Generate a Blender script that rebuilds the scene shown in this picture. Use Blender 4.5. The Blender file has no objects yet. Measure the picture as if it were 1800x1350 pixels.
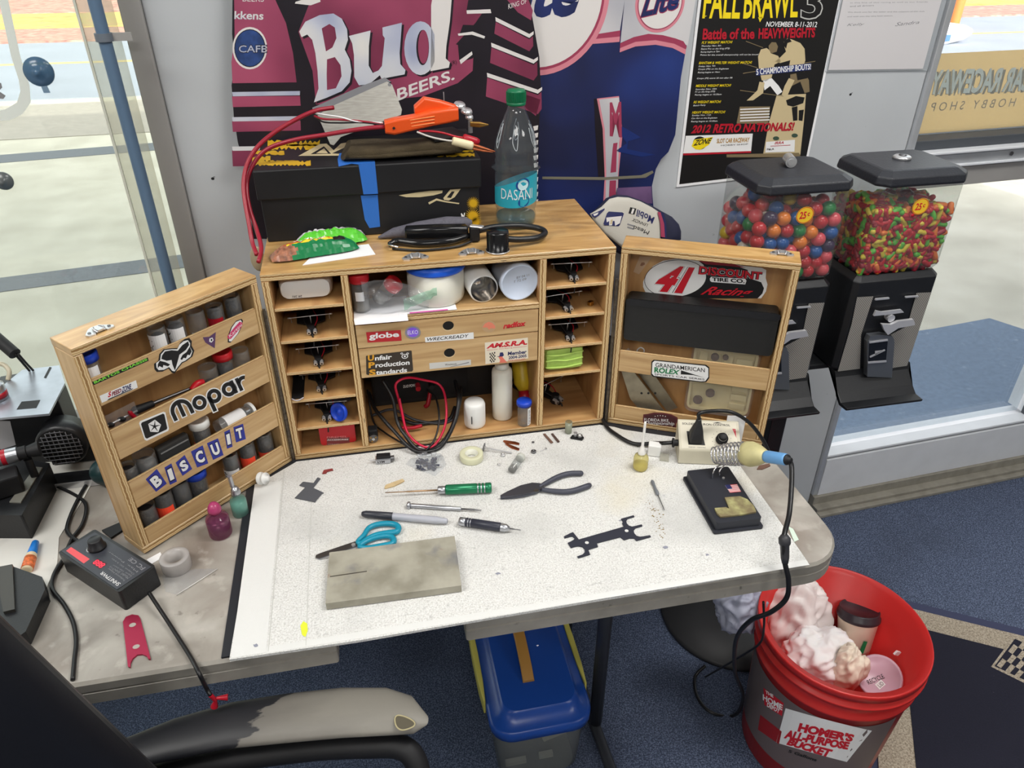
import bpy, bmesh, math, random
import numpy as np
from mathutils import Vector, Matrix, noise
random.seed(7)
PI = math.pi
scn = bpy.context.scene
COL = scn.collection

# ---------------------------------------------------------------- camera, light, exposure
CAM = Vector((0.16660712,-1.10428639,0.81474384))
FPX = 1304.764
RR = Vector((0.9795434338551242,-0.2012324085428584,-0.0004230169640605127))
RD = Vector((-0.10696621177653971,-0.5188989355533593,-0.8481168104805887))
RF = Vector((0.17044908544632384,0.8308125013705744,-0.529809113584205))
cd = bpy.data.cameras.new('camera')
cam = bpy.data.objects.new('camera',cd)
COL.objects.link(cam)
cd.sensor_width = 36.0
cd.lens = FPX / 1800 * 36
cd.clip_start = 0.02
cd.clip_end = 200
m = Matrix((RR,-RD,-RF)).transposed().to_4x4()
m.translation = CAM
cam.matrix_world = m
scn.camera = cam

def lin(r,g=None,b=None):
 if g is None:
  g = b = r
 f = lambda x: (x/255) / 12.92 if x <= 10 else (((x/255)+0.055)/1.055) ** 2.4
 return (f(r),f(g),f(b),1.0)

w = bpy.data.worlds.new('sky')
scn.world = w
w.use_nodes = True
nt = w.node_tree
bg = nt.nodes['Background']
sky = nt.nodes.new('ShaderNodeTexSky')
sky.sky_type = 'NISHITA'
sky.sun_disc = False
sky.sun_elevation = math.radians(34)
sky.sun_rotation = math.radians(170)
sky.dust_density = 2.5
hs = nt.nodes.new('ShaderNodeHueSaturation')
hs.inputs['Saturation'].default_value = 0.22
nt.links.new(sky.outputs[0],hs.inputs['Color'])
wm_ = nt.nodes.new('ShaderNodeMix'); wm_.data_type = 'RGBA'; wm_.blend_type = 'MULTIPLY'; wm_.inputs[0].default_value = 1.0
wm_.inputs[7].default_value = (1.06,1.0,0.92,1)
nt.links.new(hs.outputs[0],wm_.inputs[6])
nt.links.new(wm_.outputs[2],bg.inputs[0])
bg.inputs[1].default_value = 0.55

sd = bpy.data.lights.new('sun','SUN')
sd.energy = 3.2
sd.angle = math.radians(0.6)
sd.color = (1.0,0.93,0.82)
so = bpy.data.objects.new('sun',sd)
COL.objects.link(so)
so.rotation_euler = (math.radians(58),0,math.radians(12)) # high behind the shop: the pavement by the glass is in its shade

def area(name,loc,sx,sy,e,col=(1,0.98,0.95),rot=(0,0,0)):
 d = bpy.data.lights.new(name,'AREA')
 d.shape = 'RECTANGLE'
 d.size = sx
 d.size_y = sy
 d.energy = e
 d.color = col
 o = bpy.data.objects.new(name,d)
 COL.objects.link(o)
 o.location = loc
 o.rotation_euler = rot
 return o
LIGHT_SPOTS = [(-1.15,-0.75),(1.25,-0.55),(0.0,-2.6),(-2.6,-2.6),(2.6,-2.6)]
for i, (x,y) in enumerate(LIGHT_SPOTS):
 area('troffer_light',(x,y,1.93),1.15,0.55,17)

scn.view_settings.view_transform = 'Standard'
scn.view_settings.look = 'None'
scn.view_settings.gamma = 1
scn.view_settings.use_curve_mapping = False
scn.view_settings.exposure = 0.38
scn.cycles.max_bounces = 8
scn.cycles.transparent_max_bounces = 16
scn.cycles.caustics_reflective = False
scn.cycles.caustics_refractive = False
scn.cycles.sample_clamp_indirect = 4.0

# ---------------------------------------------------------------- where a line of sight meets a surface of the room
def ray(u,v):
 return RR * ((u-900)/FPX) + RD * ((v-675)/FPX) + RF
def onz(u,v,z=0.0):
 d = ray(u,v)
 return CAM + d * ((z-CAM.z)/d.z)
def ony(u,v,y=0.0):
 d = ray(u,v)
 return CAM + d * ((y-CAM.y)/d.y)

class Plane:
 """a flat surface with its own right and up axes"""
 def __init__(s,O,R,U):
  s.O = Vector(O); s.R = Vector(R).normalized(); s.U = Vector(U).normalized()
  s.N = s.R.cross(s.U)
 def px(s,u,v):
  d = ray(u,v)
  t = (s.O-CAM).dot(s.N) / d.dot(s.N)
  P = CAM + d * t - s.O
  return (P.dot(s.R),P.dot(s.U))
 def w(s,a,b,c=0.0):
  return s.O + s.R * a + s.U * b + s.N * c
 def shift(s,c):
  return Plane(s.O+s.N*c,s.R,s.U)

WA = math.radians(3.43)
WT = Vector((math.cos(WA),math.sin(WA),0))
WN = Vector((math.sin(WA),-math.cos(WA),0))
WALL = Plane((1.428,0.443,0),WT,(0,0,1)) # right = along the wall, normal = into the room
FLOOR = -0.74
H = 0.3562 # height of the tool cabinet
AL, AR = 0.74036, 0.46823 # how far the two doors stand open
HL = Vector((-0.0053,0,0)); HR = Vector((0.579,0,0))
DL = Plane(HL,(math.cos(AL),math.sin(AL),0),(0,0,1)) # open face of the left door (right axis runs to the hinge)
DR = Plane(HR,(math.cos(AR),-math.sin(AR),0),(0,0,1)) # open face of the right door
FR = Plane((0,0,0),(1,0,0),(0,0,1)) # front of the cabinet
TB = Plane((0,0,0),(1,0,0),(0,1,0)) # table level

# ---------------------------------------------------------------- materials
MATS = {}
def new_mat(name):
 mt = bpy.data.materials.new(name)
 mt.use_nodes = True
 return mt, mt.node_tree, mt.node_tree.nodes['Principled BSDF']
def mat(name,col,rough=0.5,metal=0.0,var=0.0,scale=40.0,bump=0.0,bscale=200.0,alpha=1.0,coat=0.0,emis=0.0,trans=0.0,ior=1.45,sss=0.0):
 if name in MATS:
  return MATS[name]
 mt, t, b = new_mat(name)
 c = lin(*col)
 b.inputs['Base Color'].default_value = c
 b.inputs['Roughness'].default_value = rough
 b.inputs['Metallic'].default_value = metal
 b.inputs['Alpha'].default_value = alpha
 b.inputs['Coat Weight'].default_value = coat
 b.inputs['IOR'].default_value = ior
 b.inputs['Transmission Weight'].default_value = trans
 if sss:
  b.inputs['Subsurface Weight'].default_value = sss
  b.inputs['Subsurface Radius'].default_value = (0.01,0.01,0.008)
  b.inputs['Subsurface Scale'].default_value = 0.5
 if emis:
  b.inputs['Emission Color'].default_value = c
  b.inputs['Emission Strength'].default_value = emis
 tc = None
 if var or bump:
  tc = t.nodes.new('ShaderNodeTexCoord')
 if var:
  n = t.nodes.new('ShaderNodeTexNoise')
  n.inputs['Scale'].default_value = scale
  n.inputs['Detail'].default_value = 6
  t.links.new(tc.outputs['Object'],n.inputs['Vector'])
  mx = t.nodes.new('ShaderNodeMix'); mx.data_type = 'RGBA'
  mx.inputs[6].default_value = tuple(x*(1-var)for x in c[:3]) + (1,)
  mx.inputs[7].default_value = tuple(min(1,x*(1+var))for x in c[:3]) + (1,)
  rp = t.nodes.new('ShaderNodeMapRange')
  rp.inputs[1].default_value = 0.3; rp.inputs[2].default_value = 0.7
  t.links.new(n.outputs[0],rp.inputs[0])
  t.links.new(rp.outputs[0],mx.inputs[0])
  t.links.new(mx.outputs[2],b.inputs['Base Color'])
 if bump:
  n = t.nodes.new('ShaderNodeTexNoise')
  n.inputs['Scale'].default_value = bscale
  n.inputs['Detail'].default_value = 3
  t.links.new(tc.outputs['Object'],n.inputs['Vector'])
  bp = t.nodes.new('ShaderNodeBump')
  bp.inputs['Strength'].default_value = bump
  bp.inputs['Distance'].default_value = 0.002
  t.links.new(n.outputs[0],bp.inputs['Height'])
  t.links.new(bp.outputs[0],b.inputs['Normal'])
 MATS[name] = mt
 return mt

def clear(name,tint=(255,255,255),body=0.06,body_col=(230,230,230),rough=0.03,blend=1.5):
 """thin clear plastic or glass: see-through, with a sheen and a little milkiness of its own"""
 if name in MATS:
  return MATS[name]
 mt, t, b = new_mat(name)
 t.nodes.remove(b)
 out = t.nodes['Material Output']
 tr = t.nodes.new('ShaderNodeBsdfTransparent'); tr.inputs[0].default_value = lin(*tint)
 gl = t.nodes.new('ShaderNodeBsdfGlossy'); gl.inputs['Roughness'].default_value = rough
 df = t.nodes.new('ShaderNodeBsdfDiffuse'); df.inputs[0].default_value = lin(*body_col)
 lw = t.nodes.new('ShaderNodeLayerWeight'); lw.inputs[0].default_value = 0.5
 pw = t.nodes.new('ShaderNodeMath'); pw.operation = 'POWER'; pw.inputs[1].default_value = 4.0
 t.links.new(lw.outputs['Facing'],pw.inputs[0])
 fr = t.nodes.new('ShaderNodeMath'); fr.operation = 'MULTIPLY_ADD'; fr.inputs[1].default_value = 0.55; fr.inputs[2].default_value = 0.04
 t.links.new(pw.outputs[0],fr.inputs[0])
 m1 = t.nodes.new('ShaderNodeMixShader'); m1.inputs[0].default_value = body
 m2 = t.nodes.new('ShaderNodeMixShader')
 t.links.new(tr.outputs[0],m1.inputs[1]); t.links.new(df.outputs[0],m1.inputs[2])
 t.links.new(fr.outputs[0],m2.inputs[0]); t.links.new(m1.outputs[0],m2.inputs[1]); t.links.new(gl.outputs[0],m2.inputs[2])
 t.links.new(m2.outputs[0],out.inputs[0])
 MATS[name] = mt
 return mt

def ramp_mat(name,src,stops,rough=0.5,bump=0.0,scale=(1,1,1),nscale=5.0,detail=6,dist=0.0,coord='Object',coat=0.0,tex='noise',bdist=0.002,metal=0.0):
 if name in MATS:
  return MATS[name]
 mt, t, b = new_mat(name)
 tc = t.nodes.new('ShaderNodeTexCoord')
 mp = t.nodes.new('ShaderNodeMapping'); mp.inputs['Scale'].default_value = scale
 t.links.new(tc.outputs[coord],mp.inputs[0])
 if tex == 'noise':
  n = t.nodes.new('ShaderNodeTexNoise'); n.inputs['Scale'].default_value = nscale; n.inputs['Detail'].default_value = detail
  n.inputs['Distortion'].default_value = dist
 else:
  n = t.nodes.new('ShaderNodeTexWave'); n.inputs['Scale'].default_value = nscale; n.inputs['Distortion'].default_value = dist
  n.bands_direction = 'Y'; n.inputs['Detail'].default_value = detail; n.inputs['Detail Scale'].default_value = 2.0
 t.links.new(mp.outputs[0],n.inputs[0])
 r = t.nodes.new('ShaderNodeValToRGB')
 e = r.color_ramp.elements
 while len(e) > 1:
  e.remove(e[0])
 e[0].position = stops[0][0]; e[0].color = lin(*stops[0][1])
 for p_, c_ in stops[1:]:
  x = e.new(p_); x.color = lin(*c_)
 t.links.new(n.outputs[0],r.inputs[0])
 t.links.new(r.outputs[0],b.inputs['Base Color'])
 b.inputs['Roughness'].default_value = rough
 b.inputs['Coat Weight'].default_value = coat
 b.inputs['Metallic'].default_value = metal
 b.inputs['Coat Roughness'].default_value = 0.25
 if bump:
  bp = t.nodes.new('ShaderNodeBump'); bp.inputs['Strength'].default_value = bump; bp.inputs['Distance'].default_value = bdist
  t.links.new(n.outputs[0],bp.inputs['Height']); t.links.new(bp.outputs[0],b.inputs['Normal'])
 MATS[name] = mt
 return mt

def spot_layer(mt,col,scale,lo,hi,coord='Object',detail=4,stretch=(1,1,1),amount=1.0):
 """dirt or flecks over a material"""
 t = mt.node_tree
 b = t.nodes['Principled BSDF']
 src = b.inputs['Base Color'].links[0].from_socket if b.inputs['Base Color'].links else None
 tc = t.nodes.new('ShaderNodeTexCoord')
 mp = t.nodes.new('ShaderNodeMapping'); mp.inputs['Scale'].default_value = stretch
 mp.inputs['Location'].default_value = (scale*.37,scale*.11,3.1)
 n = t.nodes.new('ShaderNodeTexNoise'); n.inputs['Scale'].default_value = scale; n.inputs['Detail'].default_value = detail
 t.links.new(tc.outputs[coord],mp.inputs[0]); t.links.new(mp.outputs[0],n.inputs[0])
 r = t.nodes.new('ShaderNodeMapRange'); r.inputs[1].default_value = lo; r.inputs[2].default_value = hi; r.inputs[4].default_value = amount
 t.links.new(n.outputs[0],r.inputs[0])
 mx = t.nodes.new('ShaderNodeMix'); mx.data_type = 'RGBA'
 t.links.new(r.outputs[0],mx.inputs[0])
 if src:
  t.links.new(src,mx.inputs[6])
 else:
  mx.inputs[6].default_value = b.inputs['Base Color'].default_value
 mx.inputs[7].default_value = lin(*col)
 t.links.new(mx.outputs[2],b.inputs['Base Color'])
 return mt

# ---------------------------------------------------------------- mesh builder
def frame(z,hint=(0,0,1)):
 z = Vector(z).normalized()
 h = Vector(hint)
 if abs(z.dot(h.normalized())) > 0.98:
  h = Vector((1,0,0))
 x = h.cross(z).normalized()
 return x, z.cross(x), z
def catmull(pts,n=8,closed=False):
 P = [Vector(p)for p in pts]
 out = []
 N = len(P)
 for i in range(N if closed else N-1):
  if closed:
   a, b, c, d = P[(i-1)%N], P[i], P[(i+1)%N], P[(i+2)%N]
  else:
   b, c = P[i], P[i+1]
   a = P[i-1] if i > 0 else b + (b-c)
   d = P[i+2] if i + 2 < N else c + (c-b)
  for k in range(n):
   t = k / n
   out.append(0.5*((2*b)+(c-a)*t+(2*a-5*b+4*c-d)*t*t+(3*b-a-3*c+d)*t**3))
 if not closed:
  out.append(P[-1])
 return out
def rrect(w,h,r,n=4):
 """rounded rectangle outline centred on 0"""
 r = min(r,w/2-1e-5,h/2-1e-5)
 o = []
 for cx, cy, a0 in ((w/2-r,h/2-r,0),(-w/2+r,h/2-r,90),(-w/2+r,-h/2+r,180),(w/2-r,-h/2+r,270)):
  for k in range(n+1):
   a = math.radians(a0+90*k/n)
   o.append((cx+r*math.cos(a),cy+r*math.sin(a)))
 return o

class MB:
 def __init__(s):
  s.v = []; s.f = []; s.m = []; s.mats = []; s.sm = []
  s.M = Matrix.Identity(4)
 def mi(s,m_):
  if m_ not in s.mats:
   s.mats.append(m_)
  return s.mats.index(m_)
 def add(s,vs,fs,m_,smooth=False):
  o = len(s.v)
  s.v += [s.M@Vector(p)for p in vs]
  k = s.mi(m_)
  for f in fs:
   s.f.append([o+i for i in f]); s.m.append(k); s.sm.append(smooth)
  return s
 def box(s,x0,x1,y0,y1,z0,z1,m_,fm=None):
  vs = [(x,y,z)for z in(z0,z1)for y in(y0,y1)for x in(x0,x1)]
  F = {'-z':(0,2,3,1),'+z':(4,5,7,6),'-y':(0,1,5,4),'+y':(2,6,7,3),'-x':(0,4,6,2),'+x':(1,3,7,5)}
  o = len(s.v); s.v += [s.M@Vector(p)for p in vs]
  for k, f in F.items():
   s.f.append([o+i for i in f]); s.m.append(s.mi((fm or{}).get(k,m_))); s.sm.append(False)
  return s
 def cbox(s,c,d,m_,R=None):
  old = s.M
  s.M = old @ Matrix.Translation(c) @ (R.to_4x4()if R else Matrix.Identity(4))
  s.box(-d[0]/2,d[0]/2,-d[1]/2,d[1]/2,-d[2]/2,d[2]/2,m_)
  s.M = old
  return s
 def lathe(s,prof,m_,seg=24,O=(0,0,0),axis=(0,0,1),smooth=True,a0=0.0,a1=2*PI,sx=1.0):
  x, y, z = frame(axis)
  O = Vector(O)
  full = abs(a1-a0-2*PI) < 1e-6
  n = seg if full else seg + 1
  vs = []
  for r, h in prof:
   for k in range(n):
    a = a0 + (a1-a0) * k / seg
    vs.append(O+(x*math.cos(a)*sx+y*math.sin(a))*r+z*h)
  fs = []
  for i in range(len(prof)-1):
   for k in range(seg):
    k2 = (k+1) % n
    fs.append((i*n+k,i*n+k2,(i+1)*n+k2,(i+1)*n+k))
  if full:
   if prof[0][0] > 1e-6: fs.append(tuple(range(n-1,-1,-1)))
   if prof[-1][0] > 1e-6: fs.append(tuple((len(prof)-1)*n+k for k in range(n)))
  return s.add(vs,fs,m_,smooth)
 def shell(s,prof,m_,seg=24,O=(0,0,0),axis=(0,0,1)):
  """open turned surface, no end caps"""
  x, y, z = frame(axis); O = Vector(O); vs = []; fs = []
  for r, h in prof:
   for k in range(seg):
    a = 2 * PI * k / seg
    vs.append(O+(x*math.cos(a)+y*math.sin(a))*r+z*h)
  for i in range(len(prof)-1):
   for k in range(seg):
    k2 = (k+1) % seg
    fs.append((i*seg+k,i*seg+k2,(i+1)*seg+k2,(i+1)*seg+k))
  return s.add(vs,fs,m_,True)
 def cyl(s,p0,p1,r0,m_,r1=None,seg=16):
  p0 = Vector(p0); p1 = Vector(p1)
  L = (p1-p0).length
  r1 = r0 if r1 is None else r1
  x, y, z = frame(p1-p0)
  vs = []
  for r, h in ((r0,0),(r1,L)):
   for k in range(seg):
    a = 2 * PI * k / seg
    vs.append(p0+(x*math.cos(a)+y*math.sin(a))*r+z*h)
  o = len(s.v)
  s.add(vs,[(k,(k+1)%seg,seg+(k+1)%seg,seg+k)for k in range(seg)],m_,True)
  s.add(vs[:seg],[tuple(range(seg-1,-1,-1))],m_)
  s.add(vs[seg:],[tuple(range(seg))],m_)
  return s
 def tube(s,pts,r,m_,seg=8,n=6,closed=False,smooth=True,caps=True):
  P = catmull(pts,n,closed) if n > 1 else [Vector(p)for p in pts]
  N = len(P)
  T = []
  for i in range(N):
   a = P[(i-1)%N] if (closed or i>0) else P[i]
   b = P[(i+1)%N] if (closed or i<N-1) else P[i]
   T.append((b-a).normalized())
  x, y, z = frame(T[0])
  vs = []
  for i in range(N):
   x = (x-T[i]*x.dot(T[i])).normalized()
   y = T[i].cross(x)
   rr = r(i/(N-1)) if callable(r) else r
   for k in range(seg):
    a = 2 * PI * k / seg
    vs.append(P[i]+(x*math.cos(a)+y*math.sin(a))*rr)
  fs = []
  for i in range(N if closed else N-1):
   j = (i+1) % N
   for k in range(seg):
    k2 = (k+1) % seg
    fs.append((i*seg+k,i*seg+k2,j*seg+k2,j*seg+k))
  if not closed and caps:
   fs.append(tuple(range(seg-1,-1,-1))); fs.append(tuple((N-1)*seg+k for k in range(seg)))
  return s.add(vs,fs,m_,smooth)
 def prism(s,poly,z0,z1,m_,side=None,smooth=False):
  a = sum(poly[i][0]*poly[(i+1)%len(poly)][1]-poly[(i+1)%len(poly)][0]*poly[i][1]for i in range(len(poly)))
  if a < 0:
   poly = poly[::-1]
  n = len(poly)
  vs = [(p[0],p[1],z0)for p in poly] + [(p[0],p[1],z1)for p in poly]
  s.add(vs,[tuple(range(n-1,-1,-1)),tuple(range(n,2*n))],m_)
  return s.add(vs,[(k,(k+1)%n,n+(k+1)%n,n+k)for k in range(n)],side or m_,smooth)
 def loft(s,rings,m_,smooth=True,caps=True):
  n = len(rings[0]); vs = [p for r in rings for p in r]; fs = []
  for i in range(len(rings)-1):
   for k in range(n):
    fs.append((i*n+k,i*n+(k+1)%n,(i+1)*n+(k+1)%n,(i+1)*n+k))
  s.add(vs,fs,m_,smooth)
  if caps:
   s.add(rings[0],[tuple(range(n-1,-1,-1))],m_); s.add(rings[-1],[tuple(range(n))],m_)
  return s
 def ell(s,c,r,m_,seg=16,rings=10,R=None):
  old = s.M
  s.M = old @ Matrix.Translation(c) @ (R.to_4x4()if R else Matrix.Identity(4)) @ Matrix.Diagonal((r[0],r[1],r[2],1))
  prof = [(math.sin(PI*i/rings),-math.cos(PI*i/rings))for i in range(rings+1)]
  prof[0] = (0.001,-1); prof[-1] = (0.001,1)
  s.lathe(prof,m_,seg)
  s.M = old
  return s
 def grid(s,fn,nu,nv,m_,smooth=True):
  vs = [fn(i/nu,j/nv)for j in range(nv+1)for i in range(nu+1)]
  fs = [(j*(nu+1)+i,j*(nu+1)+i+1,(j+1)*(nu+1)+i+1,(j+1)*(nu+1)+i)for j in range(nv)for i in range(nu)]
  return s.add(vs,fs,m_,smooth)
 # flat print on a Plane: layers lift 0.15 mm each
 def dpoly(s,pl,pts,m_,layer=1,th=0.00015):
  a = sum(pts[i][0]*pts[(i+1)%len(pts)][1]-pts[(i+1)%len(pts)][0]*pts[i][1]for i in range(len(pts)))
  if a < 0:
   pts = pts[::-1]
  return s.add([pl.w(p[0],p[1],layer*th)for p in pts],[tuple(range(len(pts)))],m_)
 def dpx(s,pl,pts,m_,layer=1):
  return s.dpoly(pl,[pl.px(*p)for p in pts],m_,layer)
 def slab(s,pl,pts,m_,c0,c1,side=None):
  """outline on a plane, pushed out from c0 to c1 along its normal"""
  old = s.M
  s.M = old @ Matrix((tuple(pl.R)+(0,),tuple(pl.U)+(0,),tuple(pl.N)+(0,),(0,0,0,1))).transposed()
  s.M = old @ Matrix(((pl.R.x,pl.U.x,pl.N.x,pl.O.x),(pl.R.y,pl.U.y,pl.N.y,pl.O.y),(pl.R.z,pl.U.z,pl.N.z,pl.O.z),(0,0,0,1)))
  s.prism(pts,c0,c1,m_,side)
  s.M = old
  return s
 def dell(s,pl,c,rx,ry,m_,layer=1,rot=0.0,n=28,hole=None):
  cr, sr = math.cos(rot), math.sin(rot)
  f = lambda a, k: (c[0]+rx*k*math.cos(a)*cr-ry*k*math.sin(a)*sr,c[1]+rx*k*math.cos(a)*sr+ry*k*math.sin(a)*cr)
  if hole is None:
   return s.dpoly(pl,[f(2*PI*i/n,1)for i in range(n)],m_,layer)
  vs = [pl.w(*f(2*PI*i/n,k),layer*0.00015)for k in(1,hole)for i in range(n)]
  return s.add(vs,[(i,(i+1)%n,n+(i+1)%n,n+i)for i in range(n)],m_)
 def dtext(s,pl,txt,x,y,w_,h_,m_,layer=2,rot=0.0,shear=0.0,bold=0.0,sp=1.0):
  """lettering with its lower left corner at x, y, w_ wide and h_ tall"""
  vs, fs = text_mesh(txt,shear,bold,sp)
  cr, sr = math.cos(rot), math.sin(rot)
  P = []
  for a, b in vs:
   a *= w_; b *= h_
   P.append(pl.w(x+a*cr-b*sr,y+a*sr+b*cr,layer*0.00015))
  return s.add(P,fs,m_)
 def tpx(s,pl,txt,p0,p1,hpx,m_,layer=2,shear=0.0,bold=0.0,sp=1.0):
  """lettering whose base line runs from one sighted point to another; hpx: height along the same scale"""
  a = pl.px(*p0); b = pl.px(*p1)
  L = math.hypot(b[0]-a[0],b[1]-a[1])
  k = L / math.hypot(p1[0]-p0[0],p1[1]-p0[1])
  return s.dtext(pl,txt,a[0],a[1],L,hpx*k,m_,layer,math.atan2(b[1]-a[1],b[0]-a[0]),shear,bold,sp)
 def build(s,name,parent=None,world=False,bevel=0.0,seg=2,loc=None,rot=None,uv=False,smooth_angle=None):
  me = bpy.data.meshes.new(name)
  vs = s.v
  if world and parent is not None:
   inv = wmat(parent).inverted()
   vs = [inv@p for p in vs]
  me.from_pydata([tuple(p)for p in vs],[],s.f)
  for m_ in s.mats:
   me.materials.append(m_)
  me.polygons.foreach_set('material_index',s.m)
  me.polygons.foreach_set('use_smooth',s.sm)
  if uv:
   l = me.uv_layers.new(name='uv')
   rnd = random.Random(len(s.v)*7+len(name))
   for p in me.polygons:
    ps = [me.vertices[i].co for i in p.vertices]
    best = max(range(len(ps)),key=lambda i:(ps[(i+1)%len(ps)]-ps[i]).length)
    ux = (ps[(best+1)%len(ps)]-ps[best]).normalized()
    uy = p.normal.cross(ux)
    o = min(q.dot(uy)for q in ps)
    a = min(q.dot(ux)for q in ps)
    du = rnd.random() * 5
    for li in p.loop_indices:
     q = me.vertices[me.loops[li].vertex_index].co
     l.data[li].uv = (q.dot(ux)-a+du,q.dot(uy)-o)
  me.update()
  o = bpy.data.objects.new(name,me)
  COL.objects.link(o)
  if parent is not None:
   o.parent = parent
  if loc is not None:
   o.location = loc
  if rot is not None:
   o.rotation_euler = rot
  if bevel:
   b = o.modifiers.new('bevel','BEVEL')
   b.width = bevel; b.segments = seg; b.limit_method = 'ANGLE'; b.angle_limit = math.radians(40)
   b.harden_normals = False
  return o

_tx = {}
def text_mesh(txt,shear,bold,sp):
 k = (txt,shear,bold,sp)
 if k in _tx:
  return _tx[k]
 c = bpy.data.curves.new('lettering','FONT')
 c.body = txt; c.shear = shear; c.offset = bold; c.space_character = sp; c.resolution_u = 3
 o = bpy.data.objects.new('lettering',c)
 COL.objects.link(o)
 me = bpy.data.meshes.new_from_object(o)
 vs = [(v.co.x,v.co.y)for v in me.vertices]
 fs = [tuple(p.vertices)for p in me.polygons]
 fs = [f if sum(vs[f[i]][0]*vs[f[(i+1)%len(f)]][1]-vs[f[(i+1)%len(f)]][0]*vs[f[i]][1]for i in range(len(f)))>0 else f[::-1]for f in fs]
 bpy.data.objects.remove(o); bpy.data.curves.remove(c); bpy.data.meshes.remove(me)
 if not vs:
  return [], []
 x0 = min(v[0]for v in vs); x1 = max(v[0]for v in vs); y0 = min(v[1]for v in vs); y1 = max(v[1]for v in vs)
 r = ([((a-x0)/(x1-x0),(b-y0)/(y1-y0))for a,b in vs],fs)
 _tx[k] = r
 return r

def wmat(o):
 mt = o.matrix_basis.copy()
 while o.parent is not None:
  o = o.parent
  mt = o.matrix_basis @ mt
 return mt
def tag(o,label,cat,group=None,kind=None):
 if label: o['label'] = label
 if cat: o['category'] = cat
 if group: o['group'] = group
 if kind: o['kind'] = kind
 return o
def thing(name,label,cat,loc=(0,0,0),rz=0.0,group=None,rot=None):
 o = bpy.data.objects.new(name,None)
 o.empty_display_size = 0.02
 COL.objects.link(o)
 o.location = loc
 o.rotation_euler = rot if rot is not None else (0,0,rz)
 return tag(o,label,cat,group)
def struct(o):
 o['kind'] = 'structure'
 return o
def part(o,label):
 o['label'] = label
 return o
def copy_tree(o,kids,parent=None,loc=None,rz=None):
 c = o.copy(); COL.objects.link(c)
 if parent is not None:
  c.parent = parent
 for k in kids.get(o,[]):
  copy_tree(k,kids,c)
 if loc is not None: c.location = loc
 if rz is not None: c.rotation_euler = (0,0,rz)
 return c
def kidmap():
 d = {}
 for o in COL.objects:
  if o.parent: d.setdefault(o.parent,[]).append(o)
 return d

# ---------------------------------------------------------------- shared colours
black = mat('black_plastic',(28,28,31),0.42,var=0.15,scale=60)
dblack = mat('matt_black',(20,20,23),0.6)
rubber = mat('black_rubber',(24,24,26),0.38)
white = mat('white_plastic',(232,232,230),0.38)
paper = mat('white_paper',(238,238,240),0.7)
steel = mat('bright_steel',(212,212,214),0.28,0.72)
chrome = mat('chrome',(225,225,228),0.08,1.0)
dsteel = mat('dark_steel',(120,120,122),0.4,1.0)
brass = mat('brass',(190,150,80),0.3,1.0)
copper = mat('copper',(190,110,75),0.35,1.0)
red = mat('red_plastic',(196,30,42),0.35)
redw = mat('red_rubber',(170,22,40),0.35)
blue = mat('blue_plastic',(22,66,190),0.35)
orange = mat('fluo_orange_label',(255,80,50),0.6)
ink = mat('black_ink',(22,22,24),0.6)
inkred = mat('red_ink',(200,28,44),0.5)
inkw = mat('white_ink',(235,235,235),0.6)
inkgrey = mat('grey_ink',(130,130,134),0.6)
vial = clear('clear_vial',(238,240,240),0.10)
bagm = clear('clear_bag',(246,248,250),0.10,(240,240,245),0.12,1.35)

# ================================================================ THE SETTING
def FM(pl):
 R, B, U, O = pl.R, -pl.N, pl.U, pl.O
 return Matrix(((R.x,B.x,U.x,O.x),(R.y,B.y,U.y,O.y),(R.z,B.z,U.z,O.z),(0,0,0,1)))
WM = FM(WALL)
carpet = ramp_mat('blue_carpet',None,[(0.25,(30,38,54)),(0.45,(60,70,92)),(0.6,(94,105,130)),(0.8,(132,142,164))],0.95,0.8,nscale=330,detail=4)
spot_layer(carpet,(38,42,54),3.0,0.52,0.75,amount=0.45)
plaster = mat('painted_wall',(186,190,194),0.6,var=0.035,scale=6,bump=0.08,bscale=60)
spot_layer(plaster,(120,122,124),38,0.74,0.78,amount=0.6)
frame_grey = mat('grey_painted_frame',(150,148,146),0.5,var=0.05,scale=12)
alum = mat('silver_aluminium',(205,208,212),0.35,0.6,var=0.06,scale=20)
aluw = mat('white_aluminium',(214,217,222),0.45,var=0.04,scale=14)
gasket = mat('dark_gasket',(70,74,80),0.6)
ceil_m = mat('ceiling_tile',(226,226,222),0.9,var=0.03,scale=120)
wall_m = mat('far_wall_paint',(186,184,178),0.8,var=0.05,scale=5)
glass = clear('window_glass',(240,246,244),0.09,(226,234,236),0.02,1.45)
glassr = clear('door_glass',(240,244,246),0.05,(214,226,240),0.02,1.45)

b = MB(); b.box(-5,5,-5.0,0.62,FLOOR-0.06,FLOOR,carpet)
struct(b.build('floor'))
b = MB(); b.box(-5,5,-5.0,0.60,2.0,2.1,ceil_m)
struct(b.build('ceiling'))
b = MB(); b.box(-5,5,-5.0,0.70,2.1,3.3,wall_m)  # unseen roof block, made tall so its shadow covers the near pavement
struct(b.build('trim_1'))
b = MB(); b.box(-5.1,-5,-5.0,0.6,FLOOR,2.0,wall_m); struct(b.build('wall_left'))
b = MB(); b.box(5,5.1,-5.0,0.6,FLOOR,2.0,wall_m); struct(b.build('wall_right'))
b = MB(); b.box(-5,5,-5.1,-5,FLOOR,2.0,wall_m); struct(b.build('wall_front'))

# wall between the two shop windows
b = MB(); b.M = WM
b.box(-1.584,0,0,0.12,FLOOR,1.7,plaster)
struct(b.build('wall_back',bevel=0.003))
b = MB(); b.M = WM
b.box(-5,2.9,0.0,0.12,1.7,2.0,plaster)
struct(b.build('wall_back_header'))
b = MB(); b.M = WM
b.box(-5.0,-4.3,0,0.12,FLOOR,1.7,plaster)
struct(b.build('wall_back_corner'))

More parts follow.
